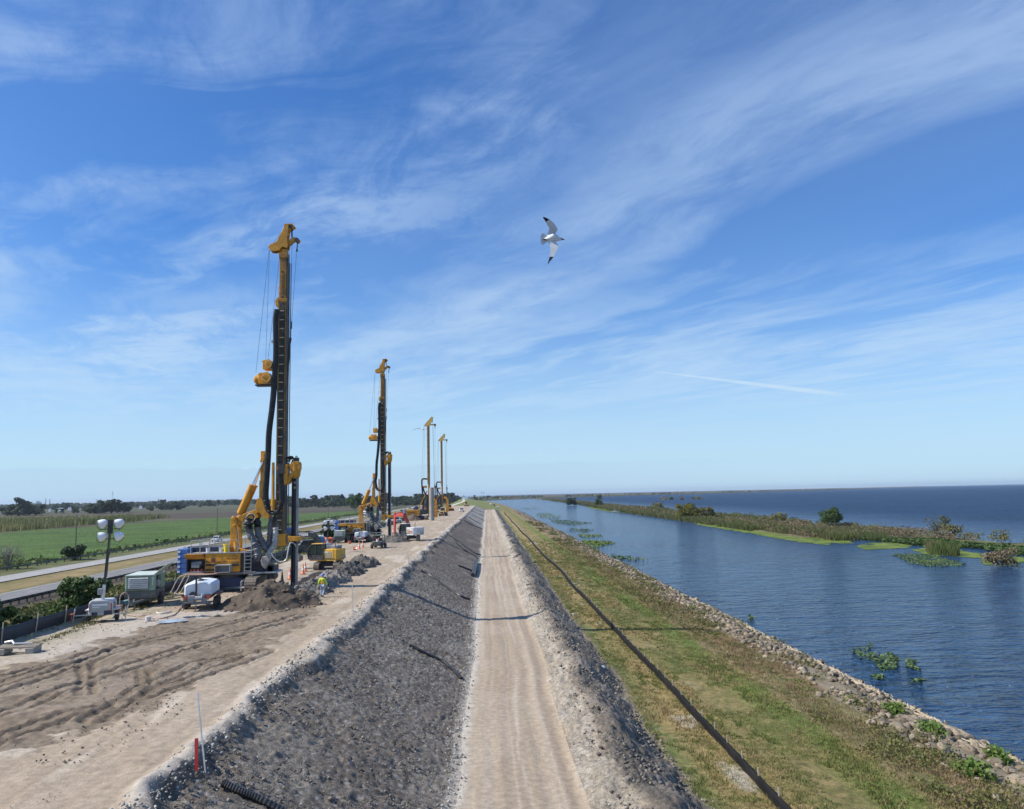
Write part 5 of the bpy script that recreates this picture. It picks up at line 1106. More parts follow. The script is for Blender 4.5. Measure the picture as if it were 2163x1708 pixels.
def make_toilet(label, px, py):
    p = at(px, py); root = thing('portable_toilet', label, 'portable toilet', (p.x, p.y, 0), R(12), 'blue portable toilets')
    b = mat('toilet blue', (.03, .16, .42), .5, dirt=.15); m = MB(); m.box((0, 0, 1.05), (1.12, 1.12, 2.0)); m.build('cabin', b, root, bevel=.03)
    m = MB(); m.box((0, -.575, 1.05), (.75, .03, 1.75)); d = m.build('door', mat('toilet blue light', (.05, .22, .50), .5), root); MB().box((.28, -.60, 1.1), (.08, .03, .1)).build('handle', DRK, d)
    m = MB(); m.prism([(-.62, 2.06), (.62, 2.06), (.5, 2.18), (.12, 2.32), (-.12, 2.32), (-.5, 2.18)], -.62, .62); m.build('roof', WHT, root, bevel=.03); MB().cyl((.35, .3, 2.1), (.35, .3, 2.5), .05).build('vent_pipe', WHT, root)
    return root
make_toilet('blue portable toilet with white roof behind the yellow excavator', 677, 1163)
make_toilet('far blue portable toilet beside the sand heap, left of the third rig', 855, 1096)

# side-by-side utility vehicle
p = at(795, 1159); root = thing('utility_vehicle', 'muddy black off-road buggy carrying a red fuel can, beside the water trailer', 'off-road buggy', (p.x, p.y, 0), R(-8))
for x, y in ((-.78, .3), (.78, .3), (-.78, 2.3), (.78, 2.3)): 
    w_ = wheel(root, (x, y, .40), .40, .28, DRK); w_.rotation_euler = (0, 0, R(90)); w_.rotation_euler = (0, 0, R(90))
m = MB(); m.box((0, 1.3, .62), (1.25, 2.9, .35)); m.box((0, -.1, .75), (1.4, .12, .25)); m.box((0, .35, .95), (1.35, 1.0, .3)); m.build('body', mat('buggy black green', (.03, .04, .035), .5, dirt=.4), root, bevel=.05)
m = MB()
for x in (-.66, .66):
    m.tube([(x, .9, .9), (x, 1.0, 2.05), (x, 2.2, 2.05), (x, 2.7, .95)], .05, 6)
m.tube([(-.66, 1.0, 1.95), (.66, 1.0, 1.95)], .035, 6); m.tube([(-.66, 2.2, 1.95), (.66, 2.2, 1.95)], .035, 6); m.build('roll_cage', DRK, root)
MB().box((0, 1.6, 2.0), (1.5, 1.5, .12)).build('roof', mat('buggy roof', (.12, .16, .13), .5), root, bevel=.02)
m = MB(); m.box((-.32, 1.5, 1.05), (.5, .5, .15)); m.box((-.32, 1.25, 1.35), (.5, .12, .5)); m.box((.32, 1.5, 1.05), (.5, .5, .15)); m.box((.32, 1.25, 1.35), (.5, .12, .5)); m.build('seat', DRK, root)
m = MB(); m.box((0, 0, 1.12), (1.4, .05, .1)); m.box((-.68, .4, 1.12), (.05, .9, .1)); m.box((.68, .4, 1.12), (.05, .9, .1)); m.build('cargo_rail', GRY, root)
c = MB(); c.lathe([(.2, 0), (.22, .1), (.2, .32), (.08, .42)], (p.x+.1, p.y+.35, 1.1), n=12); o = c.build('fuel_can', RED); tag(o, 'red fuel can in the bed of the black buggy', 'fuel can')
c = MB(); c.lathe([(.17, 0), (.18, .25), (.16, .28)], (p.x+.15, p.y+.05, 1.1), n=12); o = c.build('bucket', WHT); tag(o, 'white bucket in the bed of the black buggy', 'bucket')

# ---- road vehicles
def make_vehicle(label, cat, kind, X, Y, Z, rz, paint, name):
    root = thing(name, label, cat, (X, Y, Z), rz)
    if kind == 'pickup':
        L = 5.8; w = 1.0; prof = [(-2.9, .45), (2.85, .42), (2.92, .75), (2.85, 1.02), (1.35, 1.15), (-2.85, 1.12), (-2.92, .8)]; cab = [(1.25, 1.12), (.75, 1.78), (-.85, 1.80), (-1.1, 1.12)]
    elif kind == 'suv':
        L = 4.8; w = .95; prof = [(-2.35, .4), (2.35, .4), (2.4, .75), (2.3, .98), (1.2, 1.08), (-2.35, 1.1), (-2.42, .8)]; cab = [(1.15, 1.05), (.6, 1.65), (-2.0, 1.68), (-2.3, 1.1)]
    elif kind == 'car':
        L = 4.6; w = .9; prof = [(-2.25, .32), (2.25, .32), (2.3, .6), (2.15, .82), (1.0, .95), (-2.2, .98), (-2.3, .7)]; cab = [(1.0, .93), (.3, 1.42), (-1.0, 1.42), (-1.8, .96)]
    elif kind == 'van':
        L = 6.5; w = 1.15; prof = [(-3.2, .5), (3.1, .5), (3.2, 1.3), (2.6, 2.0), (2.5, 2.9), (-3.2, 2.9)]; cab = None
    m = MB(); m.prism(prof, -w, w); body = m.build('body', paint, root, bevel=.06)
    if kind == 'pickup': MB().box((-2.0, 0, 1.14), (1.6, 1.7, .03)).build('load_bed', DRK, root)
    if cab:
        m = MB(); m.prism(cab, -w*.86, w*.86); m.build('window', GLS, root, bevel=.03)
        m = MB(); m.prism([(cab[1][0]+.03, cab[1][1]-.02), (cab[1][0]-.1, cab[1][1]+.06), (cab[2][0]+.1, cab[2][1]+.06), (cab[2][0]-.02, cab[2][1]-.02)], -w*.84, w*.84); 
        for k in (0, 3): 
            a, b2 = (cab[0], cab[1]) if k == 0 else (cab[3], cab[2])
            for y in (-w*.86, w*.86): m.bar((a[0], y, a[1]), (b2[0], y, b2[1]), .08, .08)
        xm = (cab[1][0]+cab[2][0])/2
        for y in (-w*.865, w*.865): m.bar((xm, y, cab[0][1]), (xm, y, cab[1][1]), .08, .06)
        m.build('roof', paint, root, bevel=.02)
    else:
        m = MB(); m.prism([(3.22, 1.3), (2.63, 2.0), (2.6, 2.6), (2.52, 2.7), (2.4, 2.0), (3.0, 1.3)], -w*.9, w*.9); m.build('windscreen', GLS, root)
    for sx in (-1, 1):
        for y in (-w+.08, w-.08): wheel(root, (sx*L*.31, y, .36), .36, .24)
    fx = L/2-.02
    for y in (-w*.75, w*.75): MB().box((fx, y, .78), (.12, .32, .18)).build('headlight', glassmat('headlamp', (.5, .52, .52)), body); MB().box((-fx-.02, y, .85), (.08, .16, .3)).build('tail_light', mat('tail light red', (.4, .02, .02), .4), body)
    MB().box((fx+.03, 0, .68), (.1, 1.1, .24)).build('front_grille', DRK, body); m = MB(); m.box((fx+.06, 0, .48), (.14, w*1.9, .16)); m.box((-fx-.06, 0, .5), (.14, w*1.9, .16)); m.build('bumper', GALV, body)
    if kind in ('pickup', 'suv'):
        for y in (-w-.12, w+.12): MB().box((1.0, y, 1.2), (.1, .2, .16)).build('mirror', DRK, body)
    return root
RZ = -5.84
def onroad(px, py): p = at(px, py, RZ); return p
SIL = mat('silver paint', (.45, .46, .47), .35, metal=.3, dirt=.2)
p = onroad(434, 1144); make_vehicle('white pickup truck on the far carriageway, seen over the rig handrail', 'pickup truck', 'pickup', -91+0, p.y, RZ, R(-90), WHT, 'pickup_truck')
p = onroad(644, 1102); 
def cx(px, py, s): return at(px, py, RZ).y
make_vehicle('white pickup truck on the far carriageway behind the mixing tool', 'pickup truck', 'pickup', -92.6, 465, RZ, R(-90), WHT, 'pickup_truck')
make_vehicle('dark car following close behind a white pickup on the highway', 'car', 'car', -92.6, 486, RZ, R(-90), mat('graphite paint', (.03, .03, .035), .35, dirt=.1), 'car')
make_vehicle('small silver car, farthest one on the far carriageway', 'car', 'car', -91, 880, RZ, R(-90), SIL, 'car')
make_vehicle('pale box van coming along the near carriageway left of the third rig', 'van', 'van', -73.4, 683, RZ, R(-90), mat('van cream', (.62, .62, .56), .5, dirt=.2), 'van')
make_vehicle('tiny white vehicle on the far bend of the highway', 'van', 'van', -88, 900, RZ, R(-90), WHT, 'van')
# white lorry and blue lorry
def make_lorry(label, X, Y, rz, paint, trailer):
    root = thing('lorry', label, 'lorry', (X, Y, RZ), rz)
    m = MB(); m.prism([(.2, .9), (3.6, .8), (3.7, 1.9), (2.5, 2.2), (2.2, 3.0), (.2, 3.6)], -1.2, 1.2); b = m.build('cab', paint, root, bevel=.08)
    m = MB(); m.prism([(2.53, 2.2), (2.25, 2.95), (2.15, 2.95), (2.4, 2.2)], -1.1, 1.1); m.box((1.4, 0, 2.5), (.9, 2.42, .5)); m.build('window', GLS, b); MB().box((3.7, 0, 1.35), (.08, 1.3, .8)).build('front_grille', DRK, b)
    for y in (-.9, .9): MB().box((3.72, y, 1.2), (.08, .3, .25)).build('headlight', glassmat('headlamp', (.5, .52, .52)), b)
    if trailer: MB().box((-6.5, 0, 2.6), (12.5, 2.5, 2.8)).build('trailer', WHT, root, bevel=.04)
    else:
        m = MB(); m.box((-2.3, 0, 1.1), (4.6, 1.2, .3)); m.build('chassis', DRK, root); m = MB(); m.cyl((.05, .9, 1.2), (.05, .9, 3.9), .09); m.build('exhaust_stack', CHR, root)
    for x in ((2.9, -1.0, -10.5, -11.7) if trailer else (2.9, -2.2, -3.5)):
        for y in (-1.05, 1.05): wheel(root, (x, y, .5), .5, .3)
    return root
make_lorry('white semi lorry on the far carriageway behind the second rig', -91, 590, R(-90), WHT, True)
p = at(617, 1147, RZ); make_lorry('blue lorry tractor on the near carriageway, half hidden by the hoses of the nearest rig', -71.5, 288, R(90), mat('lorry blue', (.02, .09, .33), .4), False)
# vehicles on the platform
p = at(1003, 1082); 
p = at(964, 0) if False else at(1002, 1080)
p = at(1005, 1079); pk = at(999, 1080)
pa = at(1001.5, 1084)
def onp(px, py): return at(px, py, 0)
pw = at((1580+1400*.15719)/1.8465, (1900+608*.15719)/1.8465); make_vehicle('white pickup truck parked near the crest edge beyond the wheel loader', 'pickup truck', 'pickup', pw.x, pw.y, 0, R(97), WHT, 'pickup_truck')
p = at(650, 1168); make_vehicle('dark dusty pickup truck parked by the silt fence behind the mixing tool', 'pickup truck', 'pickup', p.x-.3, p.y+1, 0, R(-160), mat('dusty black paint', (.03, .03, .032), .4, dirt=.4), 'pickup_truck')
p = at(943, 1141) if False else at((1290+1400*.1803)/1.8465, (1960+440*.1803)/1.8465); make_vehicle('small pale pickup parked behind the red excavator boom', 'pickup truck', 'pickup', p.x, p.y, 0, R(-60), SIL, 'pickup_truck')
p = hit((1850+350*.185)/1.8465, (1900+362*.185)/1.8465); make_vehicle('white van parked on the grass slope beyond the end of the dirt road', 'van', 'suv', p.x, p.y, p.z, R(-70), WHT, 'van')
p = hit((1850+420*.185)/1.8465, (1900+395*.185)/1.8465); make_vehicle('dark vehicle standing right of the white van at the end of the dirt road', 'car', 'suv', p.x, p.y, p.z, R(-90), mat('graphite paint', (.03, .03, .035)), 'car')
p = hit((1850+495*.185)/1.8465, (1900+428*.185)/1.8465); make_vehicle('pickup with white cab at the end of the spoil bank by the dirt road', 'pickup truck', 'pickup', p.x, p.y, p.z, R(-90), WHT, 'pickup_truck')

def make_loader(label, X, Y, rz, paint, name, bucketm, blade=False):
    root = thing(name, label, name.replace('_', ' '), (X, Y, 0), rz)
    if not blade:
        for x in (-1.5, 1.4):
            for y in (-1.05, 1.05): wheel(root, (x, y, .75), .75, .55, YEL2)
    else:
        for y in (-.95, .95): track_parts(root, y, -1.7, 1.5, .9, .5, axis='x', n=30)
    m = MB(); m.prism([(-2.6, .75), (-.1, .7), (-.1, 2.0), (-2.4, 1.9), (-2.65, 1.5)], -.85, .85); m.prism([(-.1, .7), (1.9, .7), (1.9, 1.3), (-.1, 1.5)], -.5, .5); m.build('body', paint, root, bevel=.06)
    m = MB()
    for x, y in ((-.9, -.7), (-.9, .7), (.5, -.7), (.5, .7)): m.bar((x, y, 1.9), (x, y, 3.2), .1, .1)
    m.box((-.2, 0, 2.0), (1.5, 1.5, .2)); cb = m.build('cab', paint, root); MB().box((-.2, 0, 2.6), (1.3, 1.3, 1.1)).build('window', GLS, cb); MB().box((-.2, 0, 3.25), (1.7, 1.7, .14)).build('cab_roof', mat('cab roof cream', (.6, .55, .45), .5), cb, bevel=.03)
    m = MB()
    for y in (-.6, .6): m.prism([(.9, 1.6), (1.3, 1.75), (3.0, .6), (2.9, .35)], y-.08, y+.08)
    m.build('lift_arm', paint, root)
    m = MB()
    if blade: m.prism([(2.3, .1), (2.45, .1), (2.6, .6), (2.5, 1.25), (2.35, 1.25), (2.45, .6)], -1.7, 1.7)
    else: m.prism([(2.7, .15), (3.9, .1), (3.0, .3), (2.85, .7), (3.1, 1.3), (2.7, 1.35), (2.55, .6)], -1.4, 1.4); m.prism([(2.6, .15), (3.85, .1), (3.1, 1.3), (2.7, 1.35)], -1.42, -1.36); m.prism([(2.6, .15), (3.85, .1), (3.1, 1.3), (2.7, 1.35)], 1.36, 1.42)
    m.build('blade' if blade else 'bucket', bucketm, root)
    m = MB(); m.box((-2.66, 0, 1.4), (.04, 1.1, .7)); m.build('radiator_grille', DRK, root); MB().cyl((-1.8, .3, 1.9), (-1.8, .3, 2.7), .07).build('exhaust_pipe', STL, root)
    return root
def z6(a, b): return at((1580+a*.15719)/1.8465, (1900+b*.15719)/1.8465)
PT = mat('loader yellow dusty', (.50, .32, .08), .55, dirt=.5, dirtc=(.35, .27, .19))
p = z6(930, 715); make_loader('dusty yellow wheel loader facing away beside the third rig', p.x, p.y+2, R(84), PT, 'wheel_loader', mat('maroon bucket', (.13, .03, .03), .6))
p = z6(1150, 590); make_loader('yellow wheel loader with wide dark red bucket, left of the white pickup', p.x-1, p.y+4, R(-75), YEL2, 'wheel_loader', mat('maroon bucket', (.13, .03, .03), .6))
p = z6(1515, 470); make_loader('small tan bulldozer at the far end of the work platform', p.x, p.y+2, R(-80), PT, 'bulldozer', STL, True)

# ---- person
def skinmesh(name, chain, parent, m, sub=2):
    """chain: {joint: (pos, radius)}, edges"""
    J, E_ = chain; ks = list(J); me = bpy.data.meshes.new(name); me.from_pydata([J[k][0] for k in ks], [(ks.index(a), ks.index(b2)) for a, b2 in E_], [])
    ob = bpy.data.objects.new('tmp', me); col.objects.link(ob); md = ob.modifiers.new('s', 'SKIN'); md.use_smooth_shade = True
    for i, k in enumerate(ks):
        r_ = J[k][1]; r_ = r_ if isinstance(r_, tuple) else (r_, r_); me.skin_vertices[0].data[i].radius = r_; me.skin_vertices[0].data[i].use_root = (i == 0)
    sb = ob.modifiers.new('u', 'SUBSURF'); sb.levels = sub
    dg = bpy.context.evaluated_depsgraph_get(); out = bpy.data.meshes.new_from_object(ob.evaluated_get(dg)); bpy.data.objects.remove(ob)
    out.materials.clear(); out.materials.append(m); out.name = name
    for p_ in out.polygons: p_.use_smooth = True
    return link(name, out, parent)
def make_person():
    p = at(681, 1261.5); root = thing('person', 'worker in yellow hi-vis jacket, blue hard hat and pale jeans walking away', 'person', (p.x, p.y, hz(p.x, p.y)), R(-6))
    SK = mat('skin', (.35, .2, .14), .6, dirt=0); V = Vector
    J = {'pelvis': ((0, 0, .96), (.14, .11)), 'waist': ((0, 0, 1.1), (.15, .11)), 'chest': ((0, .01, 1.32), (.18, .12)), 'neck0': ((0, .02, 1.46), (.09, .08)), 'neck': ((0, .03, 1.54), (.055, .06)), 'head': ((0, .04, 1.64), (.08, .095)), 'crown': ((0, .04, 1.74), (.075, .09)),
         'hipL': ((-.10, 0, .92), .10), 'kneeL': ((-.11, .12, .50), .065), 'ankL': ((-.11, .06, .10), .045), 'toeL': ((-.12, .26, .05), .04),
         'hipR': ((.10, 0, .92), .10), 'kneeR': ((.11, .00, .50), .065), 'ankR': ((.11, -.24, .13), .045), 'toeR': ((.12, -.12, .04), .04),
         'shL': ((-.19, 0, 1.42), .065), 'elL': ((-.29, -.10, 1.17), .05), 'wrL': ((-.30, -.02, .93), .035), 'haL': ((-.30, .02, .84), .04),
         'shR': ((.19, 0, 1.42), .065), 'elR': ((.30, .02, 1.17), .05), 'wrR': ((.33, .14, .95), .035), 'haR': ((.33, .18, .86), .04)}
    for s_, sx in (('L', -1), ('R', 1)):
        hx, hy, hz_ = J['ha'+s_][0]
        for i, (dy, ln) in enumerate(((-.03, .065), (-.01, .08), (.012, .085), (.034, .07))):
            J['f%s%d' % (s_, i)] = ((hx-.005*sx, hy+dy, hz_-.04), .010); J['g%s%d' % (s_, i)] = ((hx-.02*sx, hy+dy+.01, hz_-.04-ln*.8), .009)
        J['t'+s_] = ((hx-.02*sx, hy+.055, hz_+.0), .011); J['u'+s_] = ((hx-.03*sx, hy+.07, hz_-.04), .010)
    E_ = [('pelvis', 'waist'), ('waist', 'chest'), ('chest', 'neck0'), ('neck0', 'neck'), ('neck', 'head'), ('head', 'crown')]
    for s_ in 'LR':
        E_ += [('pelvis', 'hip'+s_), ('hip'+s_, 'knee'+s_), ('knee'+s_, 'ank'+s_), ('ank'+s_, 'toe'+s_), ('neck0', 'sh'+s_), ('sh'+s_, 'el'+s_), ('el'+s_, 'wr'+s_), ('wr'+s_, 'ha'+s_), ('ha'+s_, 't'+s_), ('t'+s_, 'u'+s_)]
        for i in range(4): E_ += [('ha'+s_, 'f%s%d' % (s_, i)), ('f%s%d' % (s_, i), 'g%s%d' % (s_, i))]
    skinmesh('body', (J, E_), root, SK, 1)
    def grow(keys, g): return {k: (J[k][0], tuple(x+g for x in (J[k][1] if isinstance(J[k][1], tuple) else (J[k][1],)*2))) for k in keys}
    jk = ['pelvis', 'waist', 'chest', 'neck0', 'shL', 'elL', 'wrL', 'shR', 'elR', 'wrR']; HV = mat('hi-vis yellow', (.55, .80, .04), .7, dirt=.05)
    skinmesh('jacket', (grow(jk, .022), [e for e in E_ if e[0] in jk and e[1] in jk]), root, HV, 1)
    tk = ['pelvis', 'hipL', 'kneeL', 'ankL', 'hipR', 'kneeR', 'ankR']; skinmesh('jeans', (grow(tk, .018), [e for e in E_ if e[0] in tk and e[1] in tk]), root, mat('pale blue denim', (.36, .42, .52), .8, dirt=.2), 1)
    for s_ in 'LR': kk = ['ank'+s_, 'toe'+s_]; J2 = grow(kk, .022); J2['ank'+s_] = ((J['ank'+s_][0][0], J['ank'+s_][0][1], J['ank'+s_][0][2]+.08), .07); J2 = {'ank'+s_: J2['ank'+s_], 'heel': ((J['ank'+s_][0][0], J['ank'+s_][0][1], J['ank'+s_][0][2]-.04), .06), 'toe'+s_: J2['toe'+s_]}; skinmesh('boot', (J2, [('ank'+s_, 'heel'), ('heel', 'toe'+s_)]), root, mat('brown boot', (.08, .05, .03), .7), 1)
    m = MB()
    for x in (-.1, .1): m.box((x, -.135, 1.28), (.05, .02, .36)); m.box((x, .15, 1.28), (.05, .02, .34))
    m.box((0, -.14, 1.13), (.32, .02, .05)); m.box((0, .145, 1.13), (.32, .02, .05)); m.build('reflective_stripe', mat('stripe orange', (.85, .30, .05), .5, dirt=0), root)
    m = MB(); m.lathe([(.14, 0), (.135, .03), (.12, .08), (.08, .125), (.02, .14)], (0, .035, 1.72), n=18); m.lathe([(.165, 0), (.14, .012)], (0, .05, 1.715), n=18); m.build('hard_hat', mat('hat blue', (.10, .18, .55), .35, dirt=0), root, smooth=True)
    m = MB(); m.tube([(0, .13, 1.64), (0, .16, 1.62)], [.02, .014], 6); 
    for x in (-.035, .035): m.lathe([(.011, 0), (.011, .008)], (x, .128, 1.665), (0, 1, 0), 8)
    for x in (-.085, .085): m.box((x, .04, 1.65), (.02, .03, .055))
    m.box((0, .128, 1.585), (.05, .01, .012)); m.build('face', mat('face tone', (.28, .15, .11), .6, dirt=0), root)
make_person()
def small_person(label, X, Y, Z):
    root = thing('person', label, 'person', (X, Y, Z), R(60))
    J = {'pelvis': ((0, 0, .96), .13), 'chest': ((0, 0, 1.32), (.18, .12)), 'neck': ((0, 0, 1.5), .06), 'head': ((0, .02, 1.66), .1), 'kL': ((-.12, .05, .5), .07), 'aL': ((-.13, 0, .06), .06), 'kR': ((.12, .05, .5), .07), 'aR': ((.13, 0, .06), .06), 'sL': ((-.2, 0, 1.4), .07), 'eL': ((-.3, .05, 1.15), .05), 'wL': ((-.25, .2, 1.05), .04), 'sR': ((.2, 0, 1.4), .07), 'eR': ((.3, .05, 1.15), .05), 'wR': ((.25, .2, 1.05), .04)}
    E_ = [('pelvis', 'chest'), ('chest', 'neck'), ('neck', 'head'), ('pelvis', 'kL'), ('kL', 'aL'), ('pelvis', 'kR'), ('kR', 'aR'), ('chest', 'sL'), ('sL', 'eL'), ('eL', 'wL'), ('chest', 'sR'), ('sR', 'eR'), ('eR', 'wR')]
    skinmesh('body', (J, E_), root, mat('dark work clothes', (.08, .08, .1), .8), 1)
    k = {a: (J[a][0], .15) for a in ('pelvis', 'chest')}; skinmesh('vest', (k, [('pelvis', 'chest')]), root, ORG if 'orange' in label else mat('hi-vis yellow', (.55, .80, .04)), 1)
    MB().lathe([(.15, 0), (.13, .08), (.03, .14)], (0, .02, 1.7), n=12).build('hard_hat', WHT, root, smooth=True)
def z5(a, b): return at((1290+a*.1803)/1.8465, (1960+b*.1803)/1.8465)
p = z5(1005, 525); small_person('worker in orange vest standing at the foot of the second rig', p.x, p.y, 0)
p = z5(1100, 545); small_person('worker in dark clothes and white hard hat beside the second rig mast foot', p.x, p.y, 0)

# ---- cones, stakes, pallet, bits and pieces
def make_cone(label, px, py, dark=False, fallen=False):
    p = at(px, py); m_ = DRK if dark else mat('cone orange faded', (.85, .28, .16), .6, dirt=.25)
    root = thing('traffic_cone', label, 'traffic cone', (p.x, p.y, hz(p.x, p.y)+.02), 0, 'orange traffic cones')
    m = MB(); m.lathe([(.17, .03), (.16, .05), (.035, .92), (.03, .94)], n=14); m.build('cone_body', m_, root, smooth=True)
    MB().box((0, 0, .02), (.44, .44, .04)).build('base', m_ if dark else mat('cone base', (.55, .16, .08), .7), root)
    if not dark: MB().lathe([(.125, .36), (.098, .56)], n=14).build('reflective_band', WHT, root)
    root.scale = (1.15,)*3
    if fallen: root.rotation_euler = (R(90), 0, R(50)); root.location.z += .2
for a in ((612.4, 1223.8, 'orange cone just left of the foot of the mixing tool'), (640, 1213.4, 'nearer of two cones right of the mixing tool'), (644.8, 1208.9, 'farther of two cones right of the mixing tool'),
          (758.4, 1159.3, 'left standing cone of the pair below the grey water tank'), (766, 1157, 'right standing cone of the pair below the grey water tank'), (831, 1126.4, 'left cone of the pair beside the red excavator bucket'), (834.8, 1124.5, 'right cone of the pair beside the red excavator bucket')): make_cone(a[2], a[0], a[1])
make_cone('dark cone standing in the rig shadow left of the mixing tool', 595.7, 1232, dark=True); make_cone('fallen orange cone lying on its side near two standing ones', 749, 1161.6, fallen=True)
p = z4 and at((1080+1700*.16643)/1.8465, (2040+490*.16643)/1.8465); m = MB(); m.lathe([(.28, 0), (.3, .1), (.26, .5), (.28, .55)], n=14); o = m.build('drum', mat('drum orange red', (.6, .15, .08), .6), smooth=True); o.location = p; tag(o, 'short orange-red drum on the ground between compressor and tank trailer', 'drum')
m = MB(); m.lathe([(.18, 0), (.185, .28), (.19, .32), (.15, .33), (.04, .36)], n=18); o = m.build('bucket', mat('pale pink plastic', (.62, .56, .53), .6), smooth=True); o.location = hit(313, 1312); tag(o, 'lidded pale bucket on the ground in front of the compressor', 'bucket')
p = hit(150, 1314); m = MB(); m.cyl((0, 0, 0), (0, 0, .45), .05); m.lathe([(.05, 0), (.17, .05), (.17, .1), (.05, .14)], (0, 0, .42)); o = m.build('valve_marker', mat('marker rust orange', (.5, .13, .06), .6)); o.location = p; tag(o, 'rusty orange capped marker in front of the dark silt fence', 'marker post')
# pallet of planks on blocks
p = hit(28, 1384); root = thing('timber_stack', 'rough planks resting on two concrete blocks at the far left of the platform', 'timber stack', (p.x, p.y+.2, hz(p.x, p.y)+.02), R(6))
for x in (-.72, .72): MB().box((x, .35, .15), (.42, 1.0, .30)).build('block', mat('grey concrete', (.33, .32, .28), .8), root, bevel=.02)
for k in range(4): MB().box((0, .0+.24*k, .345+.006*k), (2.0, .16, .085), Matrix.Rotation(R((-2, 1, -3, 2)[k]), 3, 'Z')).build('plank', WOOD, root)
m = MB(); m.tube([(-.9, .8, .50), (-.5, .7, .58), (-.28, .45, .46), (.6, .55, .44)], .07, 8); m.build('pipe_offcut', GALV, root)
# stakes along the crest
def make_stake(label, px, py, h, w, m_, lean=(0, 0), top=None):
    p = hit(px, py); root = thing('survey_stake', label, 'stake', (p.x, p.y, p.z-.1), 0, 'survey stakes along the crest edge')
    a = Vector((0, 0, 0)); b2 = Vector((lean[0], lean[1], h+.1)); MB().bar(a, b2, w, w*.5 if w > .05 else w).build('post', m_, root)
    if top: MB().bar(a.lerp(b2, top[0]), b2+Vector((0, 0, .004)), w*1.08, (w*.5 if w > .05 else w)*1.1).build('painted_end', top[1], root)
WS = mat('bleached white stake', (.74, .72, .68), .6, dirt=.15); WB = mat('bare stake wood', (.50, .36, .27), .8); RS = mat('stake red', (.55, .035, .03), .5, dirt=.1)
make_stake('thick red-painted wooden stake at the bottom left of the crest edge', 415.5, 1633, .98, .085, mat('brown stake foot', (.28, .17, .09), .8), (-.05, .05), (.17, RS))
make_stake('tall thin white stake beside the red-painted one', 434, 1625, 2.25, .036, WS, (-.34, .1), (.2, WS))
def z2(a, b): return ((600+a*.36986)/1.8465, (1900+b*.36986)/1.8465)
for (x, y), h, l in ((z2(2098, 1350), 1.95, 'pale stake at the crest edge in front of the walking worker'), ((862.5, 1194), 1.7, 'stake on the crest edge right of the yellow excavator'),
                 (((1200+1222*.32363)/1.8465, (1700+1580*.32363)/1.8465), 1.1, 'short brown stake just past the first bend of the crest edge'), (((1200+1450*.32363)/1.8465, (1700+1355*.32363)/1.8465), 2.3, 'stake on the crest edge below the red excavator'),
                 (((1200+1583*.32363)/1.8465, (1700+1215*.32363)/1.8465), 1.6, 'stake on the crest edge right of the red excavator tracks'), (((1200+1650*.32363)/1.8465, (1700+1165*.32363)/1.8465), 4.0, 'tallest far stake on the crest edge beyond the red excavator'),
                 (((1200+1828*.32363)/1.8465, (1700+975*.32363)/1.8465), 3.0, 'far stake on the crest edge near the wheel loader')):
    make_stake(l, x, y, h, .05 if h < 2.1 else .06, WB if 'brown' in l else WS, (random.uniform(-.08, .05), 0), (.1, WS) if 'brown' not in l else None)

# ---- pipes and hoses lying about
def ground_hose(name, label, cat, pts, r, m_, n=8, lift=None, corr=False):
    P = [hit(*p) for p in pts]; P = [Vector((v.x, v.y, v.z)) for v in P]; S = smoothpts(P, 7)
    S = [Vector((v.x, v.y, max(v.z, hz(v.x, v.y))+r*.8+.03)) for v in S]
    if corr:                                            # corrugated: alternating radius
        Q = []; rr_ = []
        for i in range(len(S)-1):
            k = max(2, int((S[i+1]-S[i]).length/.05))
            for j in range(k): Q.append(S[i].lerp(S[i+1], j/k)); rr_.append(r*(1 if (len(Q) % 2) else .84))
        o = MB().tube(Q, rr_, n).build(name, m_)
    else: o = MB().tube(S, r, n).build(name, m_, smooth=True)
    return tag(o, label, cat)
PIPE = mat('black corrugated plastic', (.012, .012, .013), .4, dirt=.2, dirtc=(.12, .11, .1))
ground_hose('drain_pipe', 'black corrugated pipe half buried on the grey slope at the bottom of the picture', 'pipe', [(470, 1664), (505, 1680), (545, 1697), (600, 1725)], .13, PIPE, 10, corr=True)
ground_hose('drain_pipe', 'black pipe lying on the grey slope just above the dirt road toe', 'pipe', [(866, 1366), (900, 1384), (940, 1404), (975, 1437)], .10, PIPE)
Zl = lambda a, b: ((1600+a*.27739)/1.8465, (1900+b*.27739)/1.8465)
for i, (pts, l) in enumerate((([(150, 1185), (300, 1260), (480, 1390), (690, 1530), (840, 1592)], 'long black pipe slanting down the grey slope above the rig shadow'),
        ([(560, 690), (760, 830), (900, 930), (985, 955)], 'black pipe running down the brown slope to the dirt road'), ([(640, 780), (780, 900), (900, 970), (950, 1010)], 'black pipe slanting over the middle of the brown slope'),
        ([(760, 470), (860, 530), (960, 570), (1010, 585)], 'black pipe at the edge where brown slope meets pale slope'), ([(880, 290), (960, 330), (1035, 352)], 'topmost black pipe across the far pale slope'),
        ([(870, 330), (960, 375), (1035, 405)], 'second black pipe from the top on the far pale slope'), ([(860, 380), (950, 430), (1040, 470)], 'thick black pipe in the middle of the far pale slope'), ([(800, 410), (900, 470), (990, 520)], 'lowest black pipe on the far pale slope'),
        ([(680, 1110), (780, 1150), (870, 1185), (925, 1200)], 'short black pipe end above the dirt road toe on brown slope'), ([(1470, 990), (1500, 968), (1560, 962), (1580, 970)], 'curled black pipe on top of the spoil bank'))):
    ground_hose('drain_pipe', l, 'pipe', [Zl(*p) for p in pts], .10 if i in (0, 9) else .12, PIPE, 6)
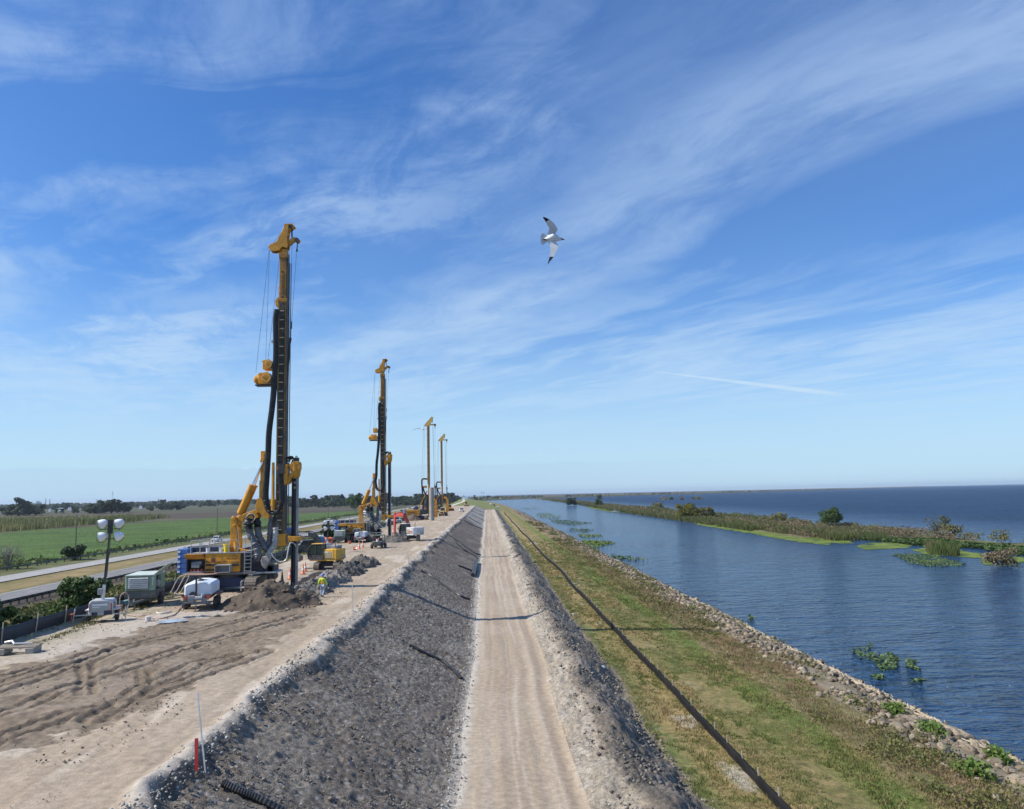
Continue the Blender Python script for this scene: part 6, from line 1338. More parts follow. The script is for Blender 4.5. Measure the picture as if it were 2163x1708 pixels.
# culvert mouth (a dark upright sheet of geotextile) by the toe
ground_hose('drain_pipe', 'wide black pipe lying along the foot of the brown slope', 'pipe', [Zl(935, 1060), Zl(915, 1130), Zl(895, 1210), Zl(880, 1260)], .28, PIPE, 10)
HP = mat('pink dusty hose', (.45, .30, .24), .6, dirt=.3); HB = mat('dark hose', (.04, .035, .03), .6, dirt=.4)
def z33(a, b): return (162.5+.1331*a, 1104.8+.1331*b)
ground_hose('air_hose', 'pale pink hose running across the ground in front of the compressor', 'hose', [z33(*a) for a in ((800, 1470), (900, 1478), (1020, 1480), (1100, 1475))], .035, HP)
ground_hose('air_hose', 'pale hose snaking from the water trailer towards the bucket', 'hose', [z33(*a) for a in ((1200, 1520), (1330, 1525), (1450, 1495), (1560, 1455), (1640, 1350), (1680, 1280))], .035, HP)
ground_hose('air_hose', 'short white hose lying in the shadow behind the bucket', 'hose', [z33(*a) for a in ((1265, 1430), (1300, 1445), (1400, 1440), (1500, 1415))], .05, mat('white hose', (.6, .57, .52), .6))
ground_hose('air_hose', 'dark hose running along the ground beside the silt fence to the tank', 'hose', [z33(*a) for a in ((1390, 1190), (1480, 1175), (1560, 1160), (1640, 1150))], .04, mat('white hose', (.6, .57, .52), .6))
ground_hose('air_hose', 'upper dark hose on the pale ground left of the water trailer', 'hose', [z33(*a) for a in ((1390, 1230), (1500, 1215), (1640, 1190))], .035, HB)
ground_hose('air_hose', 'lower dark hose on the pale ground left of the water trailer', 'hose', [z33(*a) for a in ((1390, 1262), (1500, 1252), (1640, 1232))], .035, HB)
p = hit(*z33(745, 1440)); m = MB(); m.tube([Vector((.7*math.cos(t)*.45, .1*math.sin(t*2), .75+.75*math.sin(t))) for t in np.linspace(0, 2*math.pi, 22)], .035, 6); o = m.build('air_hose', HP); o.location = p; tag(o, 'upright loop of pink hose hanging beside the compressor drawbar', 'hose')
# wooden boxes behind light tower
p = hit(*z33(600, 1395)); m = MB(); m.box((0, 0, .2), (1.0, .6, .4)); o = m.build('crate', mat('brown crate', (.30, .17, .10), .8, dirt=.3), bevel=.02); o.location = p; o.rotation_euler = (0, 0, .2); tag(o, 'low brown crate on the ground behind the light tower', 'crate')
p = hit(*z33(640, 1340)); m = MB(); m.prism([(-.9, .0), (.9, .0), (.9, .55), (-.9, .30)], 0, 1.0); o = m.build('tarpaulin_heap', mat('teal tarp', (.16, .30, .28), .6, dirt=.4, dirtc=(.2, .06, .05), bump=.5), bevel=.06); o.location = (p.x, p.y+.5, p.z); tag(o, 'heap under a teal and rust coloured tarpaulin between light tower and compressor', 'tarpaulin')
# puddle of pale slurry
p = hit(362, 1314); a = np.linspace(0, 2*math.pi, 26, endpoint=False); V = [(0, 0, .03)]+[(.95*math.cos(t)*(1+.18*math.sin(3*t+1)), .75*math.sin(t)*(1+.2*math.sin(2*t)), .028) for t in a]
m = MB(); m.add(V, [(0, i+1, (i+1) % 26+1) for i in range(26)]); o = m.build('plastic_sheet', mat('pale blue sheet', (.42, .48, .56), .12, dirt=.2, bump=.4, bscale=5)); o.location = p+Vector((0, 0, .05)); tag(o, 'pale blue plastic sheet lying flat on the mud below the water trailer', 'plastic sheet')
# stray white things on the verge
for px, py, r_, l in ((1268, 1412, .28, 'white plastic scrap on the grass left of the silt fence'), (1213, 1298, .22, 'grey stone against the silt fence'),):
    m = MB(); m.lathe([(.3*r_, 0), (r_, .25*r_), (.8*r_, .6*r_), (.2*r_, .7*r_)], n=9); o = m.build('plastic_scrap' if 'white' in l else 'rock', WHT if 'white' in l else GRY); o.location = hit(px, py); o.scale = (1.3, .8, 1); tag(o, l, 'scrap' if 'white' in l else 'rock')
# ================================================================== VEGETATION, ROCKS, EARTH HEAPS, FENCES
def quads(P, size, rng, up=0., aspect=1.0, sizes=None, normals=None):
    """leaf-sized quads with random attitudes at points P"""
    n = len(P); d = rng.normal(size=(n, 3)); 
    if normals is not None: d = d*.6+normals
    d[:, 2] += up; d /= np.linalg.norm(d, axis=1)[:, None]
    a = np.cross(d, rng.normal(size=(n, 3))); a /= np.linalg.norm(a, axis=1)[:, None]; b = np.cross(d, a)
    s = (size*(.6+.8*rng.random(n)) if sizes is None else sizes)[:, None]*.5
    V = np.stack([P-a*s-b*s*aspect*.4, P+a*s*.3-b*s*aspect, P+a*s+b*s*aspect*.35, P-a*s*.2+b*s*aspect], 1).reshape(-1, 3)
    return V, np.arange(4*n).reshape(-1, 4)
def blades(P, h, w, rng, lean=.25):
    """upright tapering blades: triangles as degenerate-free quads"""
    n = len(P); a = rng.random(n)*2*math.pi; dx = np.stack([np.cos(a), np.sin(a), np.zeros(n)], 1)
    h = h*(.6+.7*rng.random(n)) if np.isscalar(h) else h; ln = rng.normal(size=(n, 3))*lean; ln[:, 2] = 0
    top = P+np.stack([np.zeros(n), np.zeros(n), h], 1)+ln*h[:, None]; ww = w
    V = np.stack([P-dx*ww, P+dx*ww, top+dx*ww*.35, top-dx*ww*.35], 1).reshape(-1, 3); return V, np.arange(4*n).reshape(-1, 4)
def ellps(rng, n, c, r, shell=.55):
    d = rng.normal(size=(n, 3)); d /= np.linalg.norm(d, axis=1)[:, None]; k = (shell+(1-shell)*rng.random(n))[:, None]
    return np.array(c)+d*k*np.array(r), d
L_DARK = leafmat('dark broad leaves', (.028, .05, .02, 1), (.065, .10, .038, 1), (.04, .065, .027, 1))
L_MID = leafmat('mid green leaves', (.045, .085, .022, 1), (.10, .15, .04, 1), (.06, .10, .03, 1))
L_OLIVE = leafmat('olive leaves', (.13, .13, .042, 1), (.22, .205, .075, 1), (.095, .10, .035, 1), .3)
L_YELLOW = leafmat('yellow green leaves', (.13, .14, .02, 1), (.24, .20, .03, 1), (.07, .09, .02, 1), .4)
L_BROWN = leafmat('dry brown brush', (.15, .12, .07, 1), (.25, .20, .125, 1), (.13, .125, .05, 1), .12)
L_REED = leafmat('green reeds', (.085, .115, .03, 1), (.17, .17, .06, 1), (.20, .15, .08, 1), .15)
L_DUCK = leafmat('duckweed', (.16, .22, .03, 1), (.24, .30, .055, 1), (.10, .15, .028, 1), .35)
L_LILY = leafmat('lily leaves', (.05, .10, .03, 1), (.16, .22, .09, 1))
L_GRASS = leafmat('dry grass blades', (.26, .20, .085, 1), (.38, .30, .15, 1), (.15, .17, .045, 1), .35)
L_GREENG = leafmat('green grass blades', (.085, .12, .028, 1), (.15, .185, .045, 1), (.20, .19, .07, 1), .5)
L_RUST = leafmat('rusty dry weeds', (.19, .125, .07, 1), (.30, .22, .125, 1), (.14, .14, .05, 1), .5)
L_FAR = leafmat('hazy tree leaves', (.04, .062, .035, 1), (.09, .115, .06, 1), (.085, .085, .05, 1), .04)
BARK = mat('grey bark', (.16, .14, .12), .9, dirt=.3); PALEB = mat('pale bark', (.38, .36, .32), .9, dirt=.2)

def crown_points(rng, n, R_, H, blobs, z0, flat=.75):
    P = []; N = []
    for k in range(blobs):
        a = rng.random()*2*math.pi; rr_ = R_*math.sqrt(rng.random())*.68; t = rng.random()
        c = (rr_*math.cos(a), rr_*math.sin(a), z0+(H-z0)*(.18+.68*t)); r = R_*(.30+.22*rng.random())*(1-.35*t)
        p, d = ellps(rng, n//blobs, c, (r, r, r*flat)); P.append(p); N.append(d)
    return np.concatenate(P), np.concatenate(N)
def make_tree(name, label, cat, loc, H, R_, leaf, seed, n=2200, size=.35, blobs=16, z0=.2, bark=BARK, group=None, limbs=6, kind=None, trunk_r=None):
    rng = np.random.default_rng(seed); root = thing(name, label, cat, loc, 0, group)
    P, N = crown_points(rng, n, R_, H, blobs, H*z0); P[:, 2] = np.maximum(P[:, 2], .05)
    V, F = quads(P, size, rng, .2, normals=N); npmesh('crown', V, F, leaf, root, rnd=rng.random(len(F)))
    m = MB(); tr = trunk_r or H*.022; top = Vector((0, 0, H*.78)); m.tube([(0, 0, -.4), (.02*H*.2, 0, H*.3), tuple(top)], [tr*1.4, tr, tr*.3], 7)
    for i in range(limbs):
        a = rng.random()*6.28; s0 = H*(.2+.35*rng.random()); e = Vector((math.cos(a)*R_*.7, math.sin(a)*R_*.7, s0+H*(.15+.25*rng.random()))); m.tube([(0, 0, s0), Vector((0, 0, s0)).lerp(e, .5)+Vector((0, 0, .03*H)), e], [tr*.5, tr*.35, tr*.12], 5)
    m.build('trunk', bark, root); return root
def xyYs(px, s, z=None): Y = s/((px-1025)/FPX); return Y
# --- landward shrubs
def lx(px, s, off=0): Y = s/((px-1025)/FPX); return (s, Y, hz(s, Y)+off)
make_tree('shrub', 'large round green bush on the landward slope behind the light tower', 'bush', lx(198, -38), 5.0, 2.6, L_MID, 1, 5200, .26, 26, .08, limbs=8)
make_tree('shrub', 'dense dark green bush cut off by the left edge of the picture', 'bush', lx(6, -34), 4.6, 2.2, L_MID, 2, 3200, .24, 18, .05)
make_tree('shrub', 'small dark bush between the left edge and the light tower', 'bush', lx(90, -34), 1.9, 1.5, L_DARK, 3, 900, .22, 9, .05)
make_tree('shrub', 'dark green bush by the far guardrail, below the nearest utility pole', 'bush', (-102.5, 200, -6), 3.6, 3.3, L_DARK, 4, 1800, .45, 14, .05)
make_tree('shrub', 'small dark palm-like bush beside the blue end of the second rig', 'bush', lx(693, -32), 4.6, 2.2, L_DARK, 44, 900, .5, 10, .05)
def bare_bush(label, loc, H, R_, seed):
    rng = np.random.default_rng(seed); root = thing('shrub', label, 'bush', loc, 0); m = MB()
    for i in range(46):
        a = rng.random()*6.28; r = R_*rng.random(); e = Vector((math.cos(a)*r, math.sin(a)*r*.6, H*(.5+.5*rng.random()))); mid = e*.5+Vector((0, 0, .25*H))
        m.tube([(0, 0, 0), mid*.8, e], [.07, .04, .012], 4)
        for j in range(5): t = .4+.6*rng.random(); b = (mid*.8).lerp(e, t); m.tube([b, b+Vector(rng.normal(size=3)*.9)+Vector((0, 0, .5))], [.025, .008], 3)
    m.build('branch', mat('dry twigs', (.23, .21, .18), .9), root)
    P, N = ellps(rng, 420, (0, 0, H*.3), (R_, R_*.6, H*.35)); V, F = quads(P, .3, rng); npmesh('foliage', V, F, L_OLIVE, root, rnd=rng.random(len(F)))
bare_bush('bare grey twiggy bush beside the highway at the left edge', (-104, 176, -6), 5.2, 4.2, 5)
# roadside scrub: one mass
rng = np.random.default_rng(21); N0 = 13000
S = -rng.uniform(28.4, 62, N0); Y = 38*np.power(420/38, rng.random(N0)); keep = fbm(S*.35, Y*.25, 3, 71) > (.30+.2*(S < -52)); S, Y = S[keep], Y[keep]
Z = height(S, Y); P = np.stack([S, Y, Z], 1); K = 16; sc = (.45+.6*rng.random(len(P))); PP = np.repeat(P, K, 0); SS = np.repeat(sc, K); off = rng.normal(size=(len(PP), 3))*np.array([.5, .5, .28]); off[:, 2] = np.abs(off[:, 2]); PP = PP+off*SS[:, None]
V, F = quads(PP, .22, rng, .2, sizes=.24*SS*(1+PP[:, 1]/160)); tag(npmesh('roadside_scrub', V, F, [L_OLIVE, L_MID, L_DARK], rnd=rng.random(len(F)), matidx=np.repeat(rng.choice(3, len(P), p=[.62, .26, .12]), K)), 'low olive scrub covering the landward slope beside the highway', 'scrub', kind='stuff')
# hedge line beyond the far guardrail and the field margins
Y = rng.uniform(120, 700, 900); P = np.stack([-105-rng.random(900)*4, Y, np.full(900, -6.)], 1); PP = np.repeat(P, 6, 0)+rng.normal(size=(5400, 3))*np.array([.9, .9, .5]); PP[:, 2] = np.maximum(PP[:, 2], -5.9); V, F = quads(PP, .8, rng)
tag(npmesh('field_margin_weeds', V, F, [L_MID, L_OLIVE], rnd=rng.random(len(F)), matidx=rng.integers(0, 2, len(F))), 'weeds growing along the field margin beyond the far guardrail', 'weeds', kind='stuff')
# standing cane
n = 26000; Y = rng.uniform(392, 700, n); X = -248-rng.random(n)*np.minimum(420, 80+(Y-390)*2.2)-np.maximum(0, (Y-560)*.2); P = np.stack([X, Y, np.full(n, -6.)], 1); V, F = blades(P, 3.4, .35, rng, .18)
tag(npmesh('standing_cane', V, F, leafmat('cane', (.20, .20, .07, 1), (.32, .29, .13, 1), (.13, .15, .05, 1), .02), rnd=rng.random(len(F))), 'band of tall yellowish cane at the left behind the bright green field', 'crop', kind='stuff')
# near green crop: low tufts give the field a texture
n = 30000; Y = 150*np.power(5.2, rng.random(n)); X = -106-rng.random(n)**1.5*420; k = inpoly(X, Y, GREEN); X, Y = X[k], Y[k]; P = np.stack([X, Y, np.full(len(X), -6.05)], 1)
V, F = blades(P, .38, .05, rng, .5); V2 = V.copy(); tag(npmesh('green_crop', V, F, leafmat('crop', (.055, .095, .018, 1), (.10, .15, .03, 1), (.07, .115, .022, 1), .05), rnd=rng.random(len(F))), 'bright green low crop covering the field beside the highway', 'crop', kind='stuff')

# --- far trees: five crowns, copied
protos = []
for i in range(5):
    rng2 = np.random.default_rng(100+i); H = (15, 12, 17, 10, 14)[i]; R_ = (6.5, 7, 5.5, 6.5, 7.5)[i]
    protos.append((H, R_))
trees = []
def first_tree(i, loc, label): return make_tree('tree', label, 'tree', loc, protos[i][0], protos[i][1], L_FAR, 200+i, 1000, 1.2, 20, .0, group='trees of the distant wood', limbs=3)
TL = 'one of the dark trees of the distant wood beyond the brown fields'
base = [None]*5; rt = random.Random(5)
LBL = {}
def far_tree(x, y, s=1.):
    px = 1025+x/y*FPX
    TL = 'tree of the wood strip on the far side of the channel' if px > 985 else 'tree of the dark copse just right of the farthest rig' if px > 938 else 'tree of the tall dark wood behind the rigs' if px > 600 else 'tree of the big dark clump at the far left of the skyline' if y < 1041 and px < 115 else 'low tree near the white sheds at the far left' if y < 1160 and px < 190 else 'tree of the dark clump below the radio mast' if y < 1085 else 'tree of the small clumps standing in front of the left tree line' if y < 1340 else 'tree of the long low tree line along the left skyline'
    i = rt.randrange(5); z = -6.1
    if base[i] is None: base[i] = first_tree(i, (x, y, z), TL); base[i].scale = (s,)*3; return
    dup(base[i], (x, y, z), rt.random()*6.28, TL, (s*rt.uniform(1.1, 1.6), s*rt.uniform(1., 1.4), s*rt.uniform(.8, 1.05)))
for k in range(96):                                                     # tall wood behind the rigs
    px = 612+340*(k+rt.random())/96; Yd = rt.uniform(1280, 1560); far_tree((px-1025)/FPX*Yd, Yd, rt.uniform(1.0, 1.5))
for k in range(34): px = 620+330*(k+rt.random())/34; Yd = rt.uniform(1180, 1260); far_tree((px-1025)/FPX*Yd, Yd, rt.uniform(.55, .9))
for k in range(84):                                                     # long low line at the left
    px = -30+650*(k+rt.random())/84; Yd = rt.uniform(1700, 2300); far_tree((px-1025)/FPX*Yd, Yd, rt.uniform(.7, 1.25))
for px, Yd, s in ((-8, 1000, .8), (8, 1020, .6), (40, 1010, .9), (52, 990, 1.15), (62, 1000, 1.45), (72, 980, 1.4), (82, 1000, 1.2), (100, 1040, 1.1), (108, 1030, .8), (140, 1100, .45), (150, 1100, .5), (176, 1150, .6), (182, 1150, .5), (206, 1080, 1.0), (216, 1060, 1.35), (228, 1050, 1.45), (238, 1060, 1.2), (250, 1070, 1.3), (262, 1060, 1.25), (275, 1070, 1.1), (330, 1250, .7), (352, 1300, .9), (361, 1300, 1.0), (383, 1300, 1.15), (372, 1290, .95), (392, 1320, .8)): far_tree((px-1025)/FPX*Yd, Yd, s*1.15)
for px in (944, 950, 956, 962, 940): Yd = rt.uniform(1500, 1650); far_tree((px-1025)/FPX*Yd, Yd, rt.uniform(1.1, 1.4))
for k in range(26):                                                    # beyond the channel
    px = 992+62*(k+rt.random())/26; Yd = rt.uniform(2500, 2800); far_tree((px-1025)/FPX*Yd, Yd, rt.uniform(.55, .95))
# a far-off wood that reads as one strip
rng = np.random.default_rng(31); n = 9000; px = rng.uniform(-60, 640, n); Yd = rng.uniform(2600, 3600, n); P = np.stack([(px-1025)/FPX*Yd, Yd, -6+rng.random(n)**1.4*(9+7*fbm(px*.05, px*0, 3, 77))], 1); V, F = quads(P, 9, rng)
tag(npmesh('far_wood', V, F, L_FAR, rnd=rng.random(len(F))), 'thin dark strip of woodland along the horizon at the left', 'woodland', kind='stuff')
make_tree('tree', 'solitary tall tree with thin pale trunk standing in the field behind the second rig', 'tree', (-128, 770, -6), 20, 9, L_MID, 61, 2600, 1.0, 22, .10, PALEB, limbs=7)
make_tree('tree', 'small cypress-like tree on the bank right of the farthest rig', 'tree', (-50, 640, -6), 9, 2.6, L_DARK, 62, 600, .6, 8, .1)

# --- the marsh island in the lake
NS = np.array([[*at(x, y, WATER).xy] for x, y in ((2300, 1222), (2163, 1206), (2060, 1196), (1980, 1186), (1890, 1168), (1740, 1148), (1600, 1126), (1500, 1111), (1390, 1094), (1290, 1080), (1225, 1066), (1150, 1056))])
NS = NS[np.argsort(NS[:, 1])]
FS = np.array([[*at(x, y, WATER).xy] for x, y in ((2320, 1150), (2163, 1146), (2060, 1137), (1960, 1128), (1840, 1115), (1700, 1101), (1560, 1090), (1400, 1077), (1290, 1067), (1230, 1060), (1160, 1053))]); FS = FS[np.argsort(FS[:, 1])]
def isl_near(Y): return np.interp(Y, NS[:, 1], NS[:, 0])
def isl_far(Y): return np.interp(Y, FS[:, 1], FS[:, 0])
def islfn(S, X, Y):
    n = fbm(X*.12, Y*.12, 4, 81); n2 = fbm(X*.5, Y*.5, 3, 82); t = S
    z = WATER-.5+sstep(t+(n-.5)*.16, .02, .10)*(1-sstep(t+(n-.5)*.2, .88, 1.0))*.75+(n2-.5)*.15
    wet = sstep(235-Y, 0, 30); z = z-wet*1.1*(1-sstep(t+(n-.5)*.3, .60, .74))
    c = np.zeros(S.shape+(3,)); c[...] = (.15, .125, .075); w = sstep(n, .45, .6)[..., None]; c = c*(1-w)+np.array((.11, .125, .045))*w
    w = (sstep(t, .84, .93)*sstep(260-Y, 0, 60))[..., None]; c = c*(1-w)+np.array((.34, .28, .20))*w
    return z, c
iy = np.concatenate([np.arange(118, 300, 1.5), 300*np.power(1.012, np.arange(0, 190))]); it = np.linspace(0, 1, 46)
Tt, Yt = np.meshgrid(it, iy); Xt = isl_near(Yt)*(1-Tt)+isl_far(Yt)*Tt; Zt, Ct = islfn(Tt, Xt, Yt); nr, nc = Tt.shape; i = (np.arange(nr-1)[:, None]*nc+np.arange(nc-1)[None, :]).ravel()
tag(npmesh('marsh_island', np.stack([Xt.ravel(), Yt.ravel(), Zt.ravel()], 1), np.stack([i, i+1, i+nc+1, i+nc], 1), TURF, colors=Ct.reshape(-1, 3), smooth=True), kind='structure')
def islpts(rng, n, t0, t1, y0=125, y1=1900, pw=1.):
    Y = y0*np.power(y1/y0, rng.random(n)**pw); t = rng.uniform(t0, t1, n); X = isl_near(Y)*(1-t)+isl_far(Y)*t; return X, Y, t
rng = np.random.default_rng(41)
X, Y, t = islpts(rng, 4600, .10, .92); k = (Y > 222) | ((t > .58) & (rng.random(len(Y)) < .8) & (fbm(X*.08, Y*.08, 3, 88) > .40)); X, Y, t = X[k], Y[k], t[k]
hh = (1.1+2.0*fbm(X*.06, Y*.03, 3, 83))*(.55+.6*rng.random(len(X))); K = 34; PP = np.repeat(np.stack([X, Y, np.full(len(X), WATER+.2)], 1), K, 0); H_ = np.repeat(hh, K); o_ = rng.normal(size=(len(PP), 3))*np.array([.75, .75, 0]); o_[:, :2] *= (H_*.55)[:, None]; o_[:, 2] = rng.random(len(PP))**.7*H_*(1-.25*np.hypot(o_[:, 0], o_[:, 1])/H_)
V, F = quads(PP+o_, .3, rng, sizes=(.20+.0011*PP[:, 1])*(.6+.8*rng.random(len(PP))), aspect=.6); mi = np.where(fbm(X*.05+3, Y*.02, 3, 84)+rng.normal(size=len(X))*.12 > .49, 0, rng.choice([1, 2], len(X), p=[.7, .3]))
tag(npmesh('marsh_brush', V, F, [L_BROWN, L_OLIVE, L_MID], rnd=rng.random(len(F)), matidx=np.repeat(mi, K)), 'brown and olive brush covering the long marsh island in the lake', 'brush', kind='stuff')
X, Y, t = islpts(rng, 60000, .035, .30, 118, 1500); k = (fbm(X*.1, Y*.06, 3, 85) > .40) & (Y > 212); X, Y = X[k], Y[k]; P = np.stack([X, Y, np.full(len(X), WATER)], 1)
V, F = blades(P, 1.9, .05, rng, .15); V = V.reshape(-1, 4, 3); sc = (1+P[:, 1]/260)[:, None, None]; V = P[:, None, :]+(V-P[:, None, :])*np.concatenate([sc, sc, np.ones_like(sc)], 2); V = V.reshape(-1, 3)
tag(npmesh('marsh_reeds', V, F, [L_REED, L_MID], rnd=rng.random(len(F)), matidx=(rng.random(len(F)) < .35).astype(int)), 'green reeds fringing the near side of the marsh island', 'reeds', kind='stuff')
# duckweed margin: a thin ragged sheet
def patch_mesh(name, X, Y, r, m_, z=.03, seed=0):
    """flat rafts: many small leaf discs lying on the water"""
    rg = np.random.default_rng(seed); P = np.stack([X, Y, WATER+z+rg.random(len(X))*.02], 1); d = rg.normal(size=(len(X), 3))*.05; d[:, 2] = 1
    a = rg.random(len(X))*6.28; A = np.stack([np.cos(a), np.sin(a), d[:, 0]], 1); B = np.stack([-np.sin(a), np.cos(a), d[:, 1]], 1); s = r[:, None] if not np.isscalar(r) else r
    V = np.stack([P-A*s, P-B*s*.8, P+A*s, P+B*s*.8], 1).reshape(-1, 3); F = np.arange(4*len(X)).reshape(-1, 4); return V, F, rg.random(len(F))
def matsheet(name, poly_px, seed, step=.5, thr=.42, freq=.22, z=.035, m_=None, warp=2.5):
    """ragged sheet of floating weed: grid cells kept where noise allows"""
    P = np.array([[*at(x, y, WATER).xy] for x, y in poly_px]); x0, y0 = P.min(0)-warp; x1, y1 = P.max(0)+warp; xs_ = np.arange(x0, x1, step); ys_ = np.arange(y0, y1, step*1.6)
    XX, YY = np.meshgrid(xs_, ys_); w = (fbm(XX*.3, YY*.3, 3, seed+1)-.5)*warp; ins = inpoly(XX+w, YY+w*1.5, P) & (fbm(XX*freq, YY*freq*.6, 4, seed) > thr); nr, nc = XX.shape; i = (np.arange(nr-1)[:, None]*nc+np.arange(nc-1)[None, :]); k = ins[:-1, :-1]; i = i[k]
    if len(i) == 0: return None
    rg = np.random.default_rng(seed); XX = XX+rg.normal(size=XX.shape)*step*.28; YY = YY+rg.normal(size=XX.shape)*step*.4; ZZ = WATER+z+rg.random(XX.shape)*.05
    F = np.stack([i, i+1, i+nc+1, i+nc], 1); u_, inv = np.unique(F, return_inverse=True); V = np.stack([XX.ravel(), YY.ravel(), ZZ.ravel()], 1)[u_]; return npmesh(name, V, inv.reshape(-1, 4), m_ or L_DUCK, rnd=rg.random(len(F)))
DW = [((1250, 1066), (1330, 1073), (1330, 1084), (1290, 1082), (1240, 1072)), ((1480, 1098), (1600, 1115), (1700, 1130), (1760, 1140), (1750, 1152), (1680, 1144), (1590, 1128), (1470, 1108)), ((1710, 1140), (1900, 1150), (1910, 1163), (1830, 1160), (1740, 1150)),
      ((1880, 1158), (2000, 1160), (2010, 1170), (1940, 1172), (1880, 1168)), ((2010, 1160), (2180, 1165), (2200, 1190), (2110, 1186), (2040, 1178)), ((2120, 1186), (2200, 1186), (2200, 1202), (2130, 1200))]
def w3(*P): return tuple(((3042+a*.7727)/1.8465, (1872+b*.7727)/1.8465) for a, b in P)
DW[2] = w3((150, 297), (200, 288), (340, 303), (370, 318), (300, 322)); DW[3] = w3((385, 338), (430, 318), (560, 318), (670, 328), (640, 345), (430, 352)); DW[4] = w3((665, 352), (760, 344), (900, 352), (1010, 372), (1100, 392), (1000, 394), (740, 380)); DW[5] = w3((1180, 388), (1240, 390), (1240, 418), (1190, 414))
DW += [w3((1015, 396), (1110, 390), (1070, 432), (1020, 432)), w3((815, 311), (960, 316), (900, 323), (830, 322)), w3((1040, 328), (1150, 328), (1160, 340), (1060, 342)), w3((700, 408), (820, 406), (810, 419), (705, 417))]
for j, poly in enumerate(DW):
    o = matsheet('duckweed', poly, 300+j*7, .55 if j > 0 else 1.2, .33)
    if o: tag(o, ('far patch of bright duckweed by the white boat', 'long bright green duckweed margin below the yellow-green tree', 'duckweed margin in the middle of the island shore', 'bright duckweed raft above the big lily field', 'duckweed spreading among reeds at the right edge', 'small duckweed patch at the far right edge', 'duckweed patch left of the brown dry bush', 'thin duckweed streak behind the reeds', 'duckweed patch by the sand bank at the right', 'duckweed streak inside the big lily field')[j], 'duckweed', kind='stuff')
# lily fields and leafy clumps
def lily(label, poly_px, n, seed, leaf=.16, raised=.2, name='lily_patch', m_=L_LILY, dens=.3, group=None):
    rg = np.random.default_rng(seed); P = np.array([[*at(x, y, WATER).xy] for x, y in poly_px]); x0, y0 = P.min(0); x1, y1 = P.max(0); X = rg.uniform(x0, x1, n*4); Y = rg.uniform(y0, y1, n*4); k = inpoly(X+(fbm(X*.6, Y*.5, 3, seed)-.5)*2, Y+(fbm(X*.6+9, Y*.5, 3, seed)-.5)*3, P) & (fbm(X*.5, Y*.35, 3, seed+3) > dens); X, Y = X[k][:n], Y[k][:n]
    if len(X) < 4: return
    root_z = WATER+.04+rg.random(len(X))*raised; Q = np.stack([X, Y, root_z], 1); c = Q.mean(0); Q = Q-c; V, F = quads(Q, leaf*2, rg, 2.2)
    o = npmesh(name, V, F, m_, rnd=rg.random(len(F))); o.location = c; tag(o, label, 'water plants', group)
for lab, poly, n in (('large leafy clump of lilies, biggest of the group in open water', ((1836, 1398), (1868, 1384), (1892, 1388), (1888, 1412), (1860, 1416)), 260), ('leafy lily clump left of the largest one in open water', ((1808, 1376), (1826, 1370), (1852, 1388), (1846, 1400), (1815, 1396)), 150),
                     ('lily clump right of the largest one in open water', ((1904, 1398), (1920, 1390), (1940, 1398), (1928, 1418), (1908, 1414)), 120), ('thin lily clump just below the largest one', ((1846, 1428), (1868, 1430), (1890, 1440), (1870, 1444)), 60), ('tiny lily sprig at the lower right of the open-water group', ((1915, 1432), (1944, 1436), (1940, 1444), (1918, 1440)), 30),
                     ('small lily sprig above the open-water group', ((1832, 1362), (1848, 1362), (1848, 1370), (1834, 1370)), 30), ('lone green water plant near the rocky shore', ((1580, 1302), (1594, 1302), (1592, 1314), (1582, 1314)), 40),
                     ('broad field of lily pads at the right below the duckweed', w3((565, 378), (640, 372), (790, 378), (840, 400), (930, 424), (925, 437), (800, 440), (680, 428), (600, 398)), 2600)):
    lily(lab, poly, int(n*.75), len(lab)*7+n, .14, .22, group='lily clumps in the water')
for j, (lab, poly, n) in enumerate((('bright green weed raft touching the rocky shore, nearest of the shore rafts', ((1230, 1140), (1290, 1143), (1298, 1147), (1250, 1158), (1232, 1152)), 700), ('thin green weed strip just beyond the nearest shore raft', ((1222, 1128), (1270, 1130), (1274, 1133), (1228, 1136)), 260),
        ('dark floating weed strip in the channel', ((1205, 1116), (1252, 1117), (1240, 1124), (1206, 1123)), 200), ('long speckled weed raft near the shore', ((1160, 1096), (1215, 1100), (1250, 1104), (1210, 1110), (1168, 1104)), 700), ('round green weed raft in the far channel', ((1128, 1084), (1160, 1084), (1184, 1090), (1178, 1096), (1140, 1094)), 600),
        ('flat dark weed strip farthest up the channel', ((1100, 1072), (1135, 1073), (1130, 1077), (1100, 1076)), 180), ('sparse dark water plants off the rocky shore', ((1290, 1170), (1360, 1178), (1372, 1184), (1320, 1184), (1290, 1178)), 160))):
    lily(lab, poly, int(n*.8), 500+j, .24, .12, 'weed_raft', L_DUCK if j in (0, 1, 4) else L_LILY, .25, 'weed rafts near the rocky shore')
lily('mass of dark leafy water plants between the duckweed and the brush at the right', w3((250, 262), (470, 266), (545, 300), (800, 306), (1000, 330), (1240, 345), (1240, 386), (1180, 380), (1000, 348), (700, 334), (560, 316), (300, 292)), 7000, 601, .34, .75, 'water_plants', L_MID, .2)
rg_ = np.random.default_rng(611)
